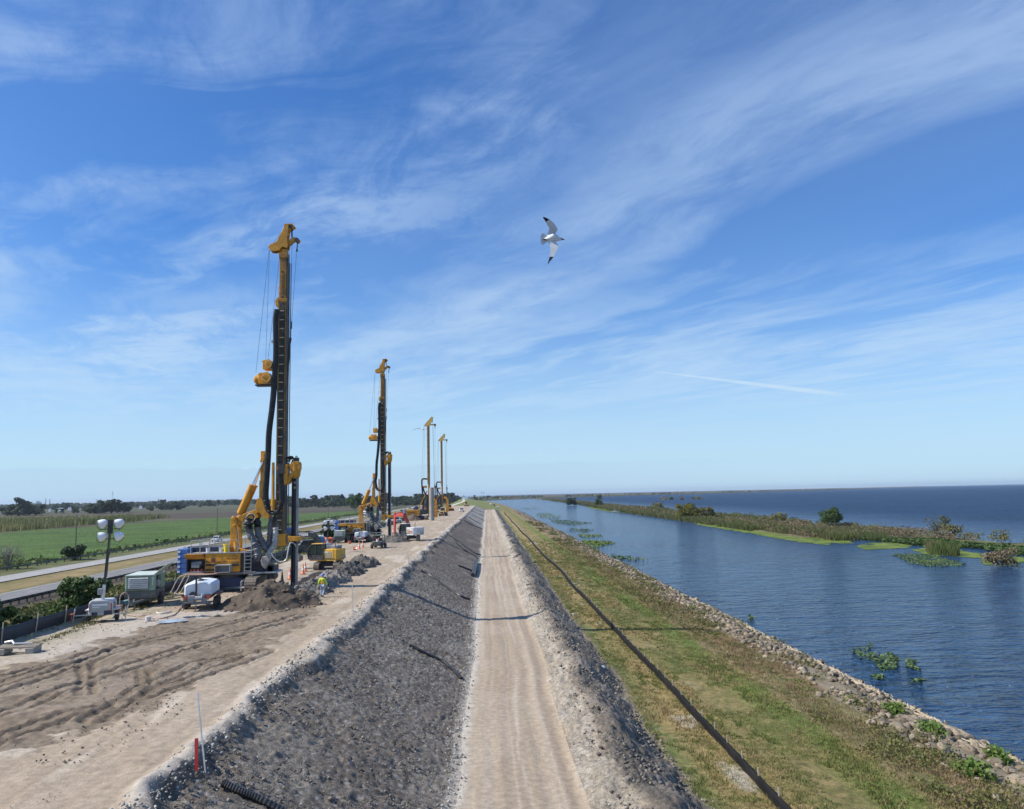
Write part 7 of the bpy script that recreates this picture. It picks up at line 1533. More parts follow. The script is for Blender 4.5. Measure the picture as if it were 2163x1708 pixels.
for lab_, poly_, n_ in (('clump of tall green reeds standing in the duckweed at the right', w3((735, 352), (820, 346), (905, 362), (910, 388), (800, 380), (745, 372)), 2200), ('sparse reeds in the leafy water plants left of the open pools', w3((150, 262), (480, 262), (560, 300), (480, 312), (200, 292)), 2600)):
    P_ = np.array([[*at(x, y, WATER).xy] for x, y in poly_]); a0, b0 = P_.min(0); a1, b1 = P_.max(0); X_ = rg_.uniform(a0, a1, n_*3); Y_ = rg_.uniform(b0, b1, n_*3); k_ = inpoly(X_, Y_, P_) & (fbm(X_*.4, Y_*.3, 3, 612) > .42); Q_ = np.stack([X_[k_], Y_[k_], np.full(k_.sum(), WATER)], 1)[:n_]; V_, F_ = blades(Q_, 2.0, .05, rg_, .14)
    tag(npmesh('reed_bed', V_, F_, [L_REED, L_MID], rnd=rg_.random(len(F_)), matidx=(rg_.random(len(F_)) < .5).astype(int)), lab_, 'reeds', kind='stuff')
# named island trees
def isl_tree(px, py, H, R_, leaf, label, seed, n=1800, size=.5, z0=.12, name='tree', blobs=18):
    p = at(px, py, WATER); make_tree(name, label, 'tree' if name == 'tree' else 'bush', (p.x, p.y, WATER+.1), H, R_, leaf, seed, n, size, blobs, z0)
isl_tree(1452, 1098, 8.2, 7.0, L_YELLOW, 'broad yellow-green tree on the island, largest and nearest of its trees', 71, 4200, .5, .08); isl_tree(1492, 1097, 6.2, 5., L_OLIVE, 'olive tree joined to the right side of the yellow-green tree', 72, 1800, .5, .08)
isl_tree(1757, 1116, 7.5, 4.6, L_MID, 'round dark green tree standing up against the blue lake', 73, 3600, .38, .1); isl_tree(1985, 1138, 6.6, 3.6, leafmat('grey green leaves', (.07, .085, .05, 1), (.13, .14, .09, 1)), 'sparse grey-green tree at the right end of the island', 74, 1000, .3, .25)
isl_tree(1207, 1068, 9., 8., L_DARK, 'dark green bush growing out of the water at the channel edge', 75, 1700, .9, .02, 'shrub'); isl_tree(1266, 1056, 10, 7, L_DARK, 'dark tree on the island far up the channel', 76, 900, 1., .1); isl_tree(1265, 1070, 9, 5, L_MID, 'narrow green tree close behind the white boat', 77, 900, .8, .05)
isl_tree(1390, 1078, 6.5, 6, L_OLIVE, 'small olive tree on the island left of the yellow-green tree', 78, 900, .6, .1); isl_tree(2015, 1140, 4.2, 3.5, L_OLIVE, 'low bush beside the sparse tree at the right', 79, 700, .35, .05, 'shrub'); isl_tree(2115, 1150, 3.6, 3., L_OLIVE, 'faint bush near the right edge of the island', 80, 500, .3, .1, 'shrub')
isl_tree(1640, 1106, 4.8, 5., L_OLIVE, 'flat olive bush right of the yellow-green tree', 83, 900, .5, .05, 'shrub'); isl_tree(2118, 1196, 3.2, 3.4, L_BROWN, 'brown dry bush standing in shallow water at the lower right of the marsh', 84, 1400, .28, .02, 'shrub')
for j, (px, py, w) in enumerate(((1405, 1055, 18), (1472, 1054, 20), (1418, 1055, 6), (1440, 1055, 5))):
    p = at(px, py, WATER); rg = np.random.default_rng(j+90); W_ = w/FPX*p.y/2; P = rg.normal(size=(260, 3))*np.array([W_*.5, 4, 1.0]); P[:, 2] = np.abs(P[:, 2])*1.4+.1; V, F = quads(P, 2.2, rg)
    o = npmesh('reed_islet', V, F, [L_BROWN, L_OLIVE, L_DARK][j % 3], rnd=rg.random(len(F))); o.location = (p.x, p.y, WATER); tag(o, ('low reed islet in the lake behind the island, left one', 'brown reed islet in the open lake, rightmost', 'small dark islet next to the left reed islet', 'tiny dot-like islet between the two reed islets')[j], 'islet')
# far shore
def fs(px): return np.interp(px, (960, 1060, 1200, 1500, 1750, 1900, 1960), (1500, 2100, 2500, 3300, 4600, 7500, 12000))
tx_ = np.linspace(985, 1960, 260); ty_ = np.linspace(0, 1, 30)
PX, TY = np.meshgrid(tx_, ty_); Yd = fs(PX)*(1-TY)+TY*(fs(PX)*1.9+2500); XX = (PX-1025)/FPX*Yd+Yd*math.tan(0); Zz = WATER-.3+sstep(TY, 0, .04)*(1.6+2.8*fbm(XX*.006, Yd*.004, 4, 91)+.8*fbm(XX*.05, Yd*.05, 3, 92)); Cc = np.zeros(PX.shape+(3,)); nn = fbm(XX*.004, Yd*.002, 4, 93)[..., None]; Cc[...] = (.12, .095, .065); w = sstep(nn, .45, .6); Cc = Cc*(1-w)+np.array((.085, .09, .045))*w; w = (1-sstep(TY, .03, .12))[..., None]; Cc = Cc*(1-w)+np.array((.055, .06, .03))*w
nr, nc = PX.shape; i = (np.arange(nr-1)[:, None]*nc+np.arange(nc-1)[None, :]).ravel(); tag(npmesh('far_shore', np.stack([XX.ravel(), Yd.ravel(), Zz.ravel()], 1), np.stack([i, i+1, i+nc+1, i+nc], 1), FIELD, colors=Cc.reshape(-1, 3)), kind='structure')
rng = np.random.default_rng(95); n = 2600; px = rng.uniform(1000, 1800, n); Yd = fs(px)*(1.02+.5*rng.random(n)); kk = fbm(px*.03, Yd*.001, 3, 96) > .46; px, Yd = px[kk], Yd[kk]; P = np.stack([(px-1025)/FPX*Yd, Yd, WATER+2.5+rng.random(len(px))*3.5], 1); V, F = quads(P, 7, rng)
tag(npmesh('far_brush', V, F, [L_FAR, L_BROWN], rnd=rng.random(len(F)), matidx=(rng.random(len(F)) < .45).astype(int)), 'speckled brush along the distant lake shore', 'brush', kind='stuff')

# --- rocks along the shore
import bmesh
def rockproto(seed, sub=2):
    bm = bmesh.new(); bmesh.ops.create_icosphere(bm, subdivisions=sub, radius=1); rg = np.random.default_rng(seed); pl = rg.normal(size=(9, 3)); pl /= np.linalg.norm(pl, axis=1)[:, None]; dd = .42+.42*rg.random(9)
    for v in bm.verts:
        c = np.array(v.co)
        for a, d_ in zip(pl, dd):
            k = c @ a
            if k > d_: c = c-a*(k-d_)
        c = c*(1+.10*(rg.random()-.5)); v.co = Vector(c)
    V = np.array([v.co[:] for v in bm.verts]); bm.faces.ensure_lookup_table(); F = np.array([[v.index for v in f.verts] for f in bm.faces]); bm.free(); return V, F
def rockmat(name, c1, c2, c3):
    m = bpy.data.materials.new(name); m.use_nodes = True; t = NT(m.node_tree); b = t.node('ShaderNodeBsdfPrincipled'); out = t.node('ShaderNodeOutputMaterial'); t.l.new(b.outputs[0], out.inputs[0])
    p = t.node('ShaderNodeNewGeometry').outputs['Position']; c = t.mix(t.ramp(t.noise(p, 1.1, 2, .5), .35, .65), c1, c2); c = t.mix(t.ramp(t.noise(p, 7, 5, .65), .48, .66), c, c3); g = t.node('ShaderNodeNewGeometry').outputs['Random Per Island']; oi = t.node('ShaderNodeObjectInfo').outputs['Random']; k = t.math('ADD', .34, t.math('MULTIPLY', t.math('FRACT', t.math('ADD', g, oi)), .75)); c = t.mix(1., c, t.xyz(k, k, k), 'MULTIPLY'); t.put(b.inputs['Base Color'], c); b.inputs['Roughness'].default_value = .9
    bp = t.node('ShaderNodeBump'); bp.inputs['Strength'].default_value = .7; bp.inputs['Distance'].default_value = .05; t.put(bp.inputs['Height'], t.noise(p, 9, 5, .65)); t.l.new(bp.outputs[0], b.inputs['Normal']); return m
ROCK = rockmat('limestone riprap', (.38, .30, .20, 1), (.27, .225, .165, 1), (.13, .11, .08, 1)); CLOD = rockmat('dark clay clod', (.25, .22, .185, 1), (.19, .165, .135, 1), (.33, .31, .27, 1)); PEB = rockmat('pale rubble', (.55, .53, .48, 1), (.42, .39, .34, 1), (.30, .27, .23, 1))
RP = [rockproto(i) for i in range(7)]; meshes = []
rng = np.random.default_rng(77)
def rotm(rng, n):
    q_ = rng.normal(size=(n, 4)); q_ /= np.linalg.norm(q_, axis=1)[:, None]; w, x, y, z = q_.T
    return np.stack([1-2*(y*y+z*z), 2*(x*y-z*w), 2*(x*z+y*w), 2*(x*y+z*w), 1-2*(x*x+z*z), 2*(y*z-x*w), 2*(x*z-y*w), 2*(y*z+x*w), 1-2*(x*x+y*y)], 1).reshape(n, 3, 3)
def scatter_rocks(name, P, S, protos_, m_, rng, squash=.75):
    Vs, Fs, o = [], [], 0; which = rng.integers(0, len(protos_), len(P)); M = rotm(rng, len(P)); 
    for k, (PV, PF) in enumerate(protos_):
        I = np.nonzero(which == k)[0]
        if len(I) == 0: continue
        V = np.einsum('nij,vj->nvi', M[I], PV*np.array([1, .8, .65])); V[:, :, 2] *= squash; V = V*S[I][:, None, None]+P[I][:, None, :]; F = PF[None]+(np.arange(len(I))*len(PV))[:, None, None]+o; Vs.append(V.reshape(-1, 3)); Fs.append(F.reshape(-1, 3)); o += len(I)*len(PV)
    return npmesh(name, np.concatenate(Vs), np.concatenate(Fs), m_, rnd=None)
n = 9500; Y = 30*np.power(640/30, rng.random(n)**.92); s = 24.8+rng.normal(size=n)*1.25; s = np.clip(s, 21.3, 27.6); keep = (fbm(s*.5, Y*.22, 3, 101) > .37) | (s > 25.4); s, Y = s[keep], Y[keep]; o = np.argsort(Y); s, Y = s[o], Y[o]
S = (.10+.33*rng.random(len(Y))**2.8)*(1+Y/420); X = s+cofs(Y)+wob(s, Y); Z = height(X, Y)+S*.2; P = np.stack([X, Y, Z], 1)
vis = Y > 36; idx = np.nonzero(vis & (S > .17) & (X < 29))[0][:290]; msk = np.ones(len(Y), bool); msk[idx] = False
rm = []
for k, (PV, PF) in enumerate(RP):
    rm.append(npmesh('rock', PV*np.array([1, .82, .66]), PF, ROCK)); 
used = [False]*7
for j in idx:
    k = int(rng.integers(0, 7)); ob = rm[k] if not used[k] else rm[k].copy()
    if used[k]: col.objects.link(ob)
    used[k] = True; ob.location = P[j]; ob.scale = (S[j]*1.15, S[j], S[j]); ob.rotation_euler = (rng.uniform(-.5, .5), rng.uniform(-.5, .5), rng.random()*6.28)
    tag(ob, 'rough pale limestone boulder of the riprap along the lake shore', 'rock', 'riprap boulders')
scatter = scatter_rocks('riprap', P[msk], S[msk], [rockproto(20+i, 1) for i in range(5)], ROCK, rng); tag(scatter, 'band of pale limestone rubble between grass and water', 'riprap', kind='stuff')
# weeds among the rocks, drift cane along the waterline
n = 2600; Y = 32*np.power(12, rng.random(n)); s = rng.uniform(18.5, 26.5, n); k = fbm(s*.6, Y*.3, 3, 111) > .56; s, Y = s[k], Y[k]; X = s+wob(s, Y); P = np.repeat(np.stack([X, Y, height(X, Y)], 1), 22, 0); P = P+np.abs(rng.normal(size=P.shape))*np.array([.34, .34, .16])*rng.choice([-1, 1], P.shape)*np.array([1, 1, 0])+np.array([0, 0, 1])*np.abs(rng.normal(size=len(P)))[:, None]*.25
V, F = quads(P, .17, rng, sizes=.085+.0009*P[:, 1]); tag(npmesh('shore_weeds', V, F, [L_GREENG, L_OLIVE, L_RUST], rnd=rng.random(len(F)), matidx=np.repeat(rng.choice(3, len(s), p=[.36, .3, .34]), 22)), 'green and rusty weeds growing among the shore rocks', 'weeds', kind='stuff')
n = 900; Y = 34*np.power(5, rng.random(n)); s = 26.6+rng.normal(size=n)*.25; X = s+wob(s, Y); A = np.stack([X, Y, height(X, Y)+.18], 1); d = np.stack([rng.normal(size=n)*.25, np.ones(n)*.8, rng.normal(size=n)*.06], 1); w = np.array([.018, 0, .02]); V = np.stack([A-w, A+w, A+d+w, A+d-w], 1).reshape(-1, 3)
tag(npmesh('drift_cane', V, np.arange(4*n).reshape(-1, 4), mat('bleached cane', (.36, .30, .21), .8)), 'bleached cane washed up along the waterline', 'driftwood', kind='stuff')
for j, (px, py, sz, lab) in enumerate(((2060, 1640, 1.1, 'bright green weed clump among the rocks at the lower right'), (1968, 1555, 1.0, 'feathery green plant on the rocks at the water edge'), (1893, 1510, .9, 'green leafy plant on the shore rocks above the feathery one'), (2110, 1612, .8, 'bright green plant overhanging the water, lowest at the right edge'))):
    p = hit(px, py); rg = np.random.default_rng(j+120); P, N = ellps(rg, 420, (0, 0, .35), (sz*.8, sz*1.1, .5), .2); P[:, 2] = np.maximum(P[:, 2], .03); V, F = quads(P, .16, rg, .3); o = npmesh('shore_plant', V, F, leafmat('fresh green leaves', (.075, .135, .028, 1), (.16, .23, .05, 1)), rnd=rg.random(len(F))); o.location = p; tag(o, lab, 'plant')

# --- grass on the verge
def tufts(name, label, n, s0, s1, y0, y1, h, m_, seed, cond, kk=7, w=.012):
    rg = np.random.default_rng(seed); Y = y0*np.power(y1/y0, rg.random(n)); s = rg.uniform(s0, s1, n); k = cond(s, Y) & (vnoise(s*37, Y*41, 3) > (Y-110)/150); s, Y = s[k], Y[k]; X = s+wob(s, Y); Q = np.stack([X, Y, height(X, Y)-.03], 1); Q = np.repeat(Q, kk, 0)+np.concatenate([rg.normal(size=(len(Q)*kk, 2))*.10, np.zeros((len(Q)*kk, 1))], 1)
    hh_ = h*(.5+.9*rg.random(len(Q)))*(1+Q[:, 1]/500); a = rg.random(len(Q))*6.28; dx = np.stack([np.cos(a), np.sin(a), 0*a], 1)*(w*(1+Q[:, 1]/38))[:, None]; ln = rg.normal(size=(len(Q), 3))*.45; ln[:, 2] = 0; T = Q+np.stack([0*hh_, 0*hh_, hh_], 1)+ln*hh_[:, None]
    V = np.stack([Q-dx, Q+dx, T], 1).reshape(-1, 3); tag(npmesh(name, V, np.arange(3*len(Q)).reshape(-1, 3), m_, rnd=rg.random(len(Q))), label, 'grass', kind='stuff')
tufts('dry_grass', 'straw coloured dry grass on the lakeside verge', 19000, 8.8, 22.3, 24, 265, .15, L_GRASS, 131, lambda s, Y: (fbm(s*.35+4, Y*.12+7, 4, 29) > .42) | (s > 18))
tufts('green_grass', 'green grass patches and strip on the lakeside verge', 19000, 8.6, 19.5, 24, 265, .13, L_GREENG, 132, lambda s, Y: (fbm(s*.45, Y*.22, 4, 27) > .47) | (np.abs(s-16.9) < 1.1))
tufts('rusty_weeds', 'rusty brown weeds between the grass and the rocks', 9000, 18.6, 23.2, 26, 265, .17, L_RUST, 133, lambda s, Y: fbm(s*.5, Y*.3, 3, 134) > .44)
tufts('fence_weeds', 'low weeds at the foot of the left silt fence', 1800, -27.5, -25.6, 34, 120, .16, L_OLIVE, 135, lambda s, Y: fbm(s*.9, Y*.3, 3, 136) > .5)

# --- clods and rubble
rng = np.random.default_rng(141); LOW = [rockproto(40+i, 1) for i in range(5)]
def clods(name, label, n, s0, s1, y0, y1, a, b, m_, cond=None, pw=2.6):
    Y = y0*np.power(y1/y0, rng.random(n)); s = rng.uniform(s0, s1, n)
    if cond is not None: k = cond(s, Y); s, Y = s[k], Y[k]
    X = s+wob(s, Y); Sz = (a+(b-a)*rng.random(len(Y))**pw)*(1+Y/220); P = np.stack([X, Y, height(X, Y)+Sz*.25+.03], 1); tag(scatter_rocks(name, P, Sz, LOW, m_, rng), label, 'rubble' if m_ is PEB else 'clods', kind='stuff')
clods('slope_clods', 'dark clods of clay scattered over the grey slope', 6500, -8.6, -1.7, 17, 150, .015, .10, CLOD, lambda s, Y: fbm(s*.5, Y*.4, 3, 49) > .42)
clods('slope_pebbles', 'small pale stones on the grey slope', 3600, -8.9, -1.5, 17, 110, .012, .05, PEB)
clods('toe_rubble', 'pale rubble along the foot of the slope', 2400, -1.9, -.95, 17, 170, .02, .10, PEB, lambda s, Y: rng.random(len(s)) < 1-(s+1.9)*.7)
clods('bank_clods', 'clods on the spoil bank beside the dirt road', 6000, 4.4, 8.8, 17, 160, .025, .14, CLOD)
clods('bank_rubble', 'pale stones along the windrow and foot of the spoil bank', 3000, 3.7, 9.6, 17, 140, .015, .07, PEB, lambda s, Y: (s < 5.4) | (s > 8.2))
clods('crest_rubble', 'pale crumbs of earth along the crest lip', 2600, -9.8, -8.6, 17, 170, .02, .10, PEB)
clods('mud_clods', 'loose clods on the churned mud of the platform', 5200, -27, -11.5, 22, 70, .012, .075, CLOD, lambda s, Y: fbm(s*.6, Y*.5, 3, 142) > .5)

# --- heaps of earth
def mound(name, label, loc, rx, ry, h, seed, m_, cat='soil heap', rz=0., rough=.22, clod=None, nclod=160, peak=(0, 0), pw=1.0):
    n = 74; a = np.linspace(-1.15, 1.15, n); XX, YY = np.meshgrid(a, a); X = XX*rx; Y = YY*ry; w = (fbm(X*.8+seed, Y*.8, 3, seed)-.5)*.5
    r = np.hypot(XX-peak[0]*(1-np.abs(XX)), YY-peak[1]*(1-np.abs(YY)))+w; Z = h*np.power(np.clip(1-r, 0, 1), pw)+(fbm(X*1.5, Y*1.5, 4, seed+2)-.5)*rough*sstep(1-r, -.05, .2)*2-.25*(1-sstep(1-r, -.3, .02)); Z = np.where(r > 1.12, -.3, Z); Z += (fbm(X*5, Y*5, 2, seed+5)-.5)*.10*sstep(1-r, 0, .1)
    i = (np.arange(n-1)[:, None]*n+np.arange(n-1)[None, :]).ravel(); V = np.stack([X.ravel(), Y.ravel(), Z.ravel()], 1); F = np.stack([i, i+1, i+n+1, i+n], 1)
    root = thing(name, label, cat, loc, rz); npmesh('earth', V, F, m_, root, smooth=True)
    if nclod:
        rg = np.random.default_rng(seed+9); aa = rg.random(nclod)*6.28; q_ = rg.random(nclod)**.6*1.18; px_, py_ = q_*np.cos(aa), q_*np.sin(aa); S_ = .05+.22*rg.random(nclod)**3; ix = np.clip(((px_+1.15)/2.3*(n-1)).astype(int), 0, n-1); iy_ = np.clip(((py_+1.15)/2.3*(n-1)).astype(int), 0, n-1)
        P = np.stack([px_*rx, py_*ry, np.maximum(Z[iy_, ix], 0)+S_*.2], 1); o = scatter_rocks('clods', P, S_, LOW, clod or m_, rg); o.parent = root; o['kind'] = 'stuff'
    return root
BRN = rockmat('brown loose soil', (.25, .185, .125, 1), (.19, .14, .095, 1), (.13, .10, .075, 1)); GRS = rockmat('grey spoil', (.24, .215, .18, 1), (.16, .14, .12, 1), (.33, .31, .28, 1)); SND = rockmat('pale sand', (.46, .37, .23, 1), (.40, .32, .21, 1), (.32, .26, .18, 1))
p = at(566, 1280); mound('soil_mound', 'large brown heap of loose soil in front of the nearest drill rig', (p.x-.1, p.y+.4, 0), 3.7, 3.2, 1.85, 151, BRN, peak=(.0, .15), nclod=260)
p = at(628, 1268); mound('soil_mound', 'darker lumpy heap joined to the right side of the brown mound', (p.x, p.y+.3, 0), 1.9, 2.0, .85, 152, BRN, nclod=120, rough=.4)
for k, (yy, rx, ry, h, lab) in enumerate(((61.5, 1.5, 3.6, .75, 'low grey spoil heap just left of the walking worker'), (67.5, 1.7, 4.0, 1.0, 'lumpy grey spoil ridge right behind the walking worker'), (75.5, 1.7, 4.6, 1.15, 'grey spoil ridge in front of the yellow excavator'), (84., 1.8, 4.6, 1.2, 'spoil ridge to the right of the yellow excavator tracks'), (92.5, 1.9, 4.2, 1.45, 'dark pointed spoil heap at the far end of the ridge'))):
    mound('spoil_ridge', lab, (-15.0+.08*k, yy, 0), rx, ry, h, 160+k*11, GRS, nclod=200, rough=.55, pw=.8)
p = z5(1290, 860); mound('soil_mound', 'low grey soil heap between the buggy and the red excavator', (p.x, p.y+1, 0), 3.2, 3.0, 1.5, 231, GRS, nclod=90, rough=.4); p = z5(1450, 800); mound('soil_mound', 'rubble heap at the tracks of the red excavator', (p.x, p.y+2, 0), 1.8, 4., 1.2, 237, GRS, nclod=90, rough=.5)
p = z5(1740, 395); mound('soil_mound', 'dark brown heap beside the far portable toilet', (p.x, p.y+5, 0), 3.2, 4, 2.1, 241, BRN, nclod=40); p = z5(1960, 370); mound('soil_mound', 'pale sand heap at the foot of the third rig', (p.x-.3, p.y+4, 0), 2.4, 3.6, 2.3, 247, SND, nclod=30, peak=(-.35, 0))

# --- silt fences
FAB = mat('black silt fabric', (.009, .009, .010), .75, spec=.2, dirt=.25, dirtc=(.05, .045, .04), scale=1.2, bump=.3, bscale=3); FABL = mat('blue black silt fabric', (.012, .017, .028), .5, dirt=.3, dirtc=(.09, .12, .15), scale=.8, bump=.3, bscale=2)
def silt_fence(label, s0, y0, y1, hgt, m_, step, seed, wobf, stake_every, lean=.0, maxst=100):
    root = thing('silt_fence', label, 'silt fence', (0, 0, 0)); Y = [y0]
    while Y[-1] < y1: Y.append(Y[-1]+step*(1+Y[-1]/220))
    Y = np.array(Y); X = s0+wobf(Y); Z = height(X, Y); th = .02; ph = (Y/stake_every) % 1; sag = .07*np.sin(ph*math.pi)*hgt+(fbm(Y*.5, Y*0, 2, seed)-.5)*.04; top = Z+hgt-sag; V = []; F = []
    bul = .02*np.sin(ph*math.pi)+(fbm(Y*1.3, Y*0, 2, seed+1)-.5)*.05
    for i in range(len(Y)):
        for (dx, z) in ((-th, Z[i]-.15), (-th+bul[i], Z[i]+hgt*.5), (-th+lean, top[i]), (th+lean, top[i]), (th+bul[i], Z[i]+hgt*.5), (th, Z[i]-.15)): V.append((X[i]+dx, Y[i], z))
    n = len(Y)
    for i in range(n-1):
        for k in range(5): a = i*6+k; F.append((a, a+1, a+7, a+6))
    npmesh('fabric', np.array(V), np.array(F), m_, root)
    yy = y0+1.; c = 0
    while yy < y1 and c < maxst:
        x = s0+float(wobf(np.array([yy]))[0]); z = hz(x, yy); w = .06; MB().bar((x+.05, yy, z-.1), (x+.05+lean+random.uniform(-.05, .05), yy+random.uniform(-.05, .05), z+hgt+.30), w, w*.7).build('stake', WOODS, root); yy += stake_every; c += 1
WOODS = mat('pale stake wood', (.55, .45, .32), .8, dirt=.2)
silt_fence('long black silt fence with wooden stakes running along the lakeside grass', 11.55, 18, 560, .56, FAB, .3, 251, lambda Y: (fbm(Y*.03, Y*0, 2, 252)-.5)*1.1*sstep(Y, 60, 120)+(fbm(Y*.12, Y*0, 2, 253)-.5)*.16, 2.3)
silt_fence('dark blue-black silt fence along the landward edge of the platform', -27.9, 24, 330, .85, FABL, .4, 255, lambda Y: (fbm(Y*.05, Y*0, 3, 256)-.5)*.7, 3.6, .06, 60)
# --- guardrails
def guardrail(label, s0, y0, y1, side, dark):
    root = thing('guardrail', label, 'guardrail', (0, 0, 0)); rail = MB(); Y = np.concatenate([np.arange(y0, 400, 4.), np.arange(400, y1, 20.)]); C = [(-.03, -.16), (.05, -.10), (-.03, 0), (.05, .10), (-.03, .16)]; V = []; F = []
    for y in Y:
        x = s0+float(cofs(y))
        for a, b in C: V.append((x+side*a, y, -5.9+.62+b))
        for a, b in C[::-1]: V.append((x+side*(a-.02), y, -5.9+.62+b))
    for i in range(len(Y)-1):
        for k in range(10): k2 = (k+1) % 10; F.append((i*10+k, i*10+k2, (i+1)*10+k2, (i+1)*10+k))
    npmesh('rail', np.array(V), np.array(F), dark, root); y = max(y0, 84.) if s0 > -80 else max(y0, 130.)
    pm = None
    for k in range(100):
        if pm is None: pm = MB().box((0, 0, -.0), (.18, .2, 1.2)).build('post', mat('guardrail post', (.05, .045, .04), .8, dirt=.2), root); ob = pm
        else: ob = pm.copy(); col.objects.link(ob); ob.parent = root
        ob.location = (s0-side*.16, y, -5.75); y += 1.95 if s0 > -80 else 3.8
GR = mat('guardrail steel dark', (.10, .10, .105), .5, metal=.4, dirt=.3)
guardrail('near guardrail with dark posts beside the carriageway, below the platform slope', -66.4, 60, 900, -1, GR); guardrail('far guardrail between the far carriageway and the green field', -101.5, 100, 1000, 1, mat('guardrail steel bluish', (.07, .085, .10), .5, dirt=.3))
# --- utility poles
for j, (Yp, lab) in enumerate(((207, 'nearest utility pole, rising above the dark bush by the highway'), (313, 'second utility pole, between the nearest rig boom and the green field'), (421, 'third utility pole, half hidden behind the nearest rig'), (529, 'fourth utility pole, seen beside the second rig'), (640, 'fifth and thinnest utility pole along the highway'))):
    root = thing('utility_pole', lab, 'utility pole', (-105.5, Yp, -6), 0, 'wooden utility poles beside the highway'); MB().tube([(0, 0, 0), (0, 0, 11.)], [.17, .11], 8).build('pole', mat('pole wood', (.13, .12, .08), .85), root); m = MB(); m.lathe([(.04, 0), (.06, .12), (.03, .2)], (0, 0, 11.), n=8); m.box((.35, 0, 10.6), (.7, .1, .1)); m.build('insulator', GALV, root)
# --- far buildings
def farb(px, py0, py1, Yd, w_px, m_, name, label, cat, shape='shed'):
    x = (px-1025)/FPX*Yd; hor = 1066-.0208*px; zt = CAMZ-(py0-hor)/FPX*Yd; w = w_px/FPX*Yd; root = thing(name, label, cat, (x, Yd, -6)); H = zt+6; m = MB()
    if shape == 'shed': m.box((0, 0, H*.4), (w, w*.5, H*.8)); m.build('wall', m_, root); r_ = MB(); r_.prism([(-w*.52, H*.8), (w*.52, H*.8), (0, H)], -w*.27, w*.27); r_.build('roof', mat('tin roof', (.5, .52, .54), .4), root)
    elif shape == 'stack': m.tube([(0, 0, 0), (0, 0, H)], [w*.6, w*.4], 12); m.build('shaft', m_, root); MB().tube([(0, 0, H-4), (0, 0, H+.3)], w*.46, 12).build('collar', GRY, root)
    elif shape == 'mast':
        for a in (0, 2.1, 4.2): m.tube([(math.cos(a)*1.2, math.sin(a)*1.2, 0), (math.cos(a)*.5, math.sin(a)*.5, H)], .22, 4)
        for k in range(14): a = 2.1*(k % 3); z = H*k/14; m.tube([(math.cos(a)*1.1, math.sin(a)*1.1, z), (math.cos(a+2.1)*1.0, math.sin(a+2.1)*1.0, z+H/14)], .14, 4)
        m.build('lattice', m_, root); MB().box((0, 0, H*.82), (3.4, 2, 3.4)).build('antenna', GRY, root)
    elif shape == 'block':
        m.box((0, 0, H*.3), (w, w*.5, H*.6)); m.box((-w*.2, 0, H*.5), (w*.4, w*.45, H)); m.box((w*.25, 0, H*.42), (w*.25, w*.4, H*.84)); m.build('wall', m_, root); m = MB()
        for k in range(4): m.box((-w*.35+k*w*.1, -w*.26, H*.7), (w*.04, .5, H*.08))
        m.build('window', DRK, root)
PALE = mat('pale cladding', (.60, .63, .67), .6, dirt=.2)
farb(103, 1057.5, 0, 4300, 11, PALE, 'factory', 'pale factory block on the horizon left of the two chimneys', 'factory', 'block'); farb(89, 1060, 0, 4300, 9, PALE, 'factory', 'lower pale factory hall left of the taller block', 'factory', 'block')
farb(117, 1052.5, 0, 4400, 1.5, STL, 'chimney', 'left one of two thin factory chimneys', 'chimney', 'stack'); farb(125, 1053.5, 0, 4400, 1.5, STL, 'chimney', 'right one of two thin factory chimneys', 'chimney', 'stack')
farb(252, 1036.5, 0, 3200, 1, GRY, 'radio_mast', 'tall lattice radio mast above the left tree line', 'radio mast', 'mast'); farb(219.5, 1053, 0, 3600, 1, GRY, 'radio_mast', 'short lattice mast left of the tall radio mast', 'radio mast', 'mast'); farb(346, 1053, 0, 2200, 2.2, STL, 'water_tower', 'dark tower rising above the left tree line', 'tower', 'stack')
for px, py, Yd, w, lab in ((146, 1071.5, 1500, 14, 'long low white shed among trees at the far left'), (126, 1073, 1450, 5, 'small white shed left of the long one'), (166, 1070, 1600, 6, 'white shed right of the long one'), (285, 1066.5, 1650, 9, 'white building at the edge of the brown field'), (310, 1067, 1650, 6, 'small white house right of the field building'), (581, 1058.5, 1250, 9, 'pale low building behind the nearest rig boom')):
    farb(px, py, 0, Yd, w, WHT, 'shed', lab, 'building')
farb(976, 1045.5, 0, 1500, 7, WHT, 'shed', 'small white building at the far end of the dike', 'building')
p = at(253, 1098, -6); make_vehicle('white pickup parked in the brown field far left', 'pickup truck', 'pickup', p.x, p.y, -6, R(20), WHT, 'pickup_truck'); p = at(244, 1099, -6); o = make_loader('dark tractor in the brown field left of the white pickup', p.x, p.y, R(180), DRK, 'tractor', STL); o.location.z = -6
for px in (1013.5, 1018):
    farb(px, 1037.5, 0, 3600, .8, GRY, 'radio_mast', 'left one of the faint pair of masts over the end of the dike' if px < 1015 else 'right one of the faint pair of masts over the end of the dike', 'radio mast', 'mast')

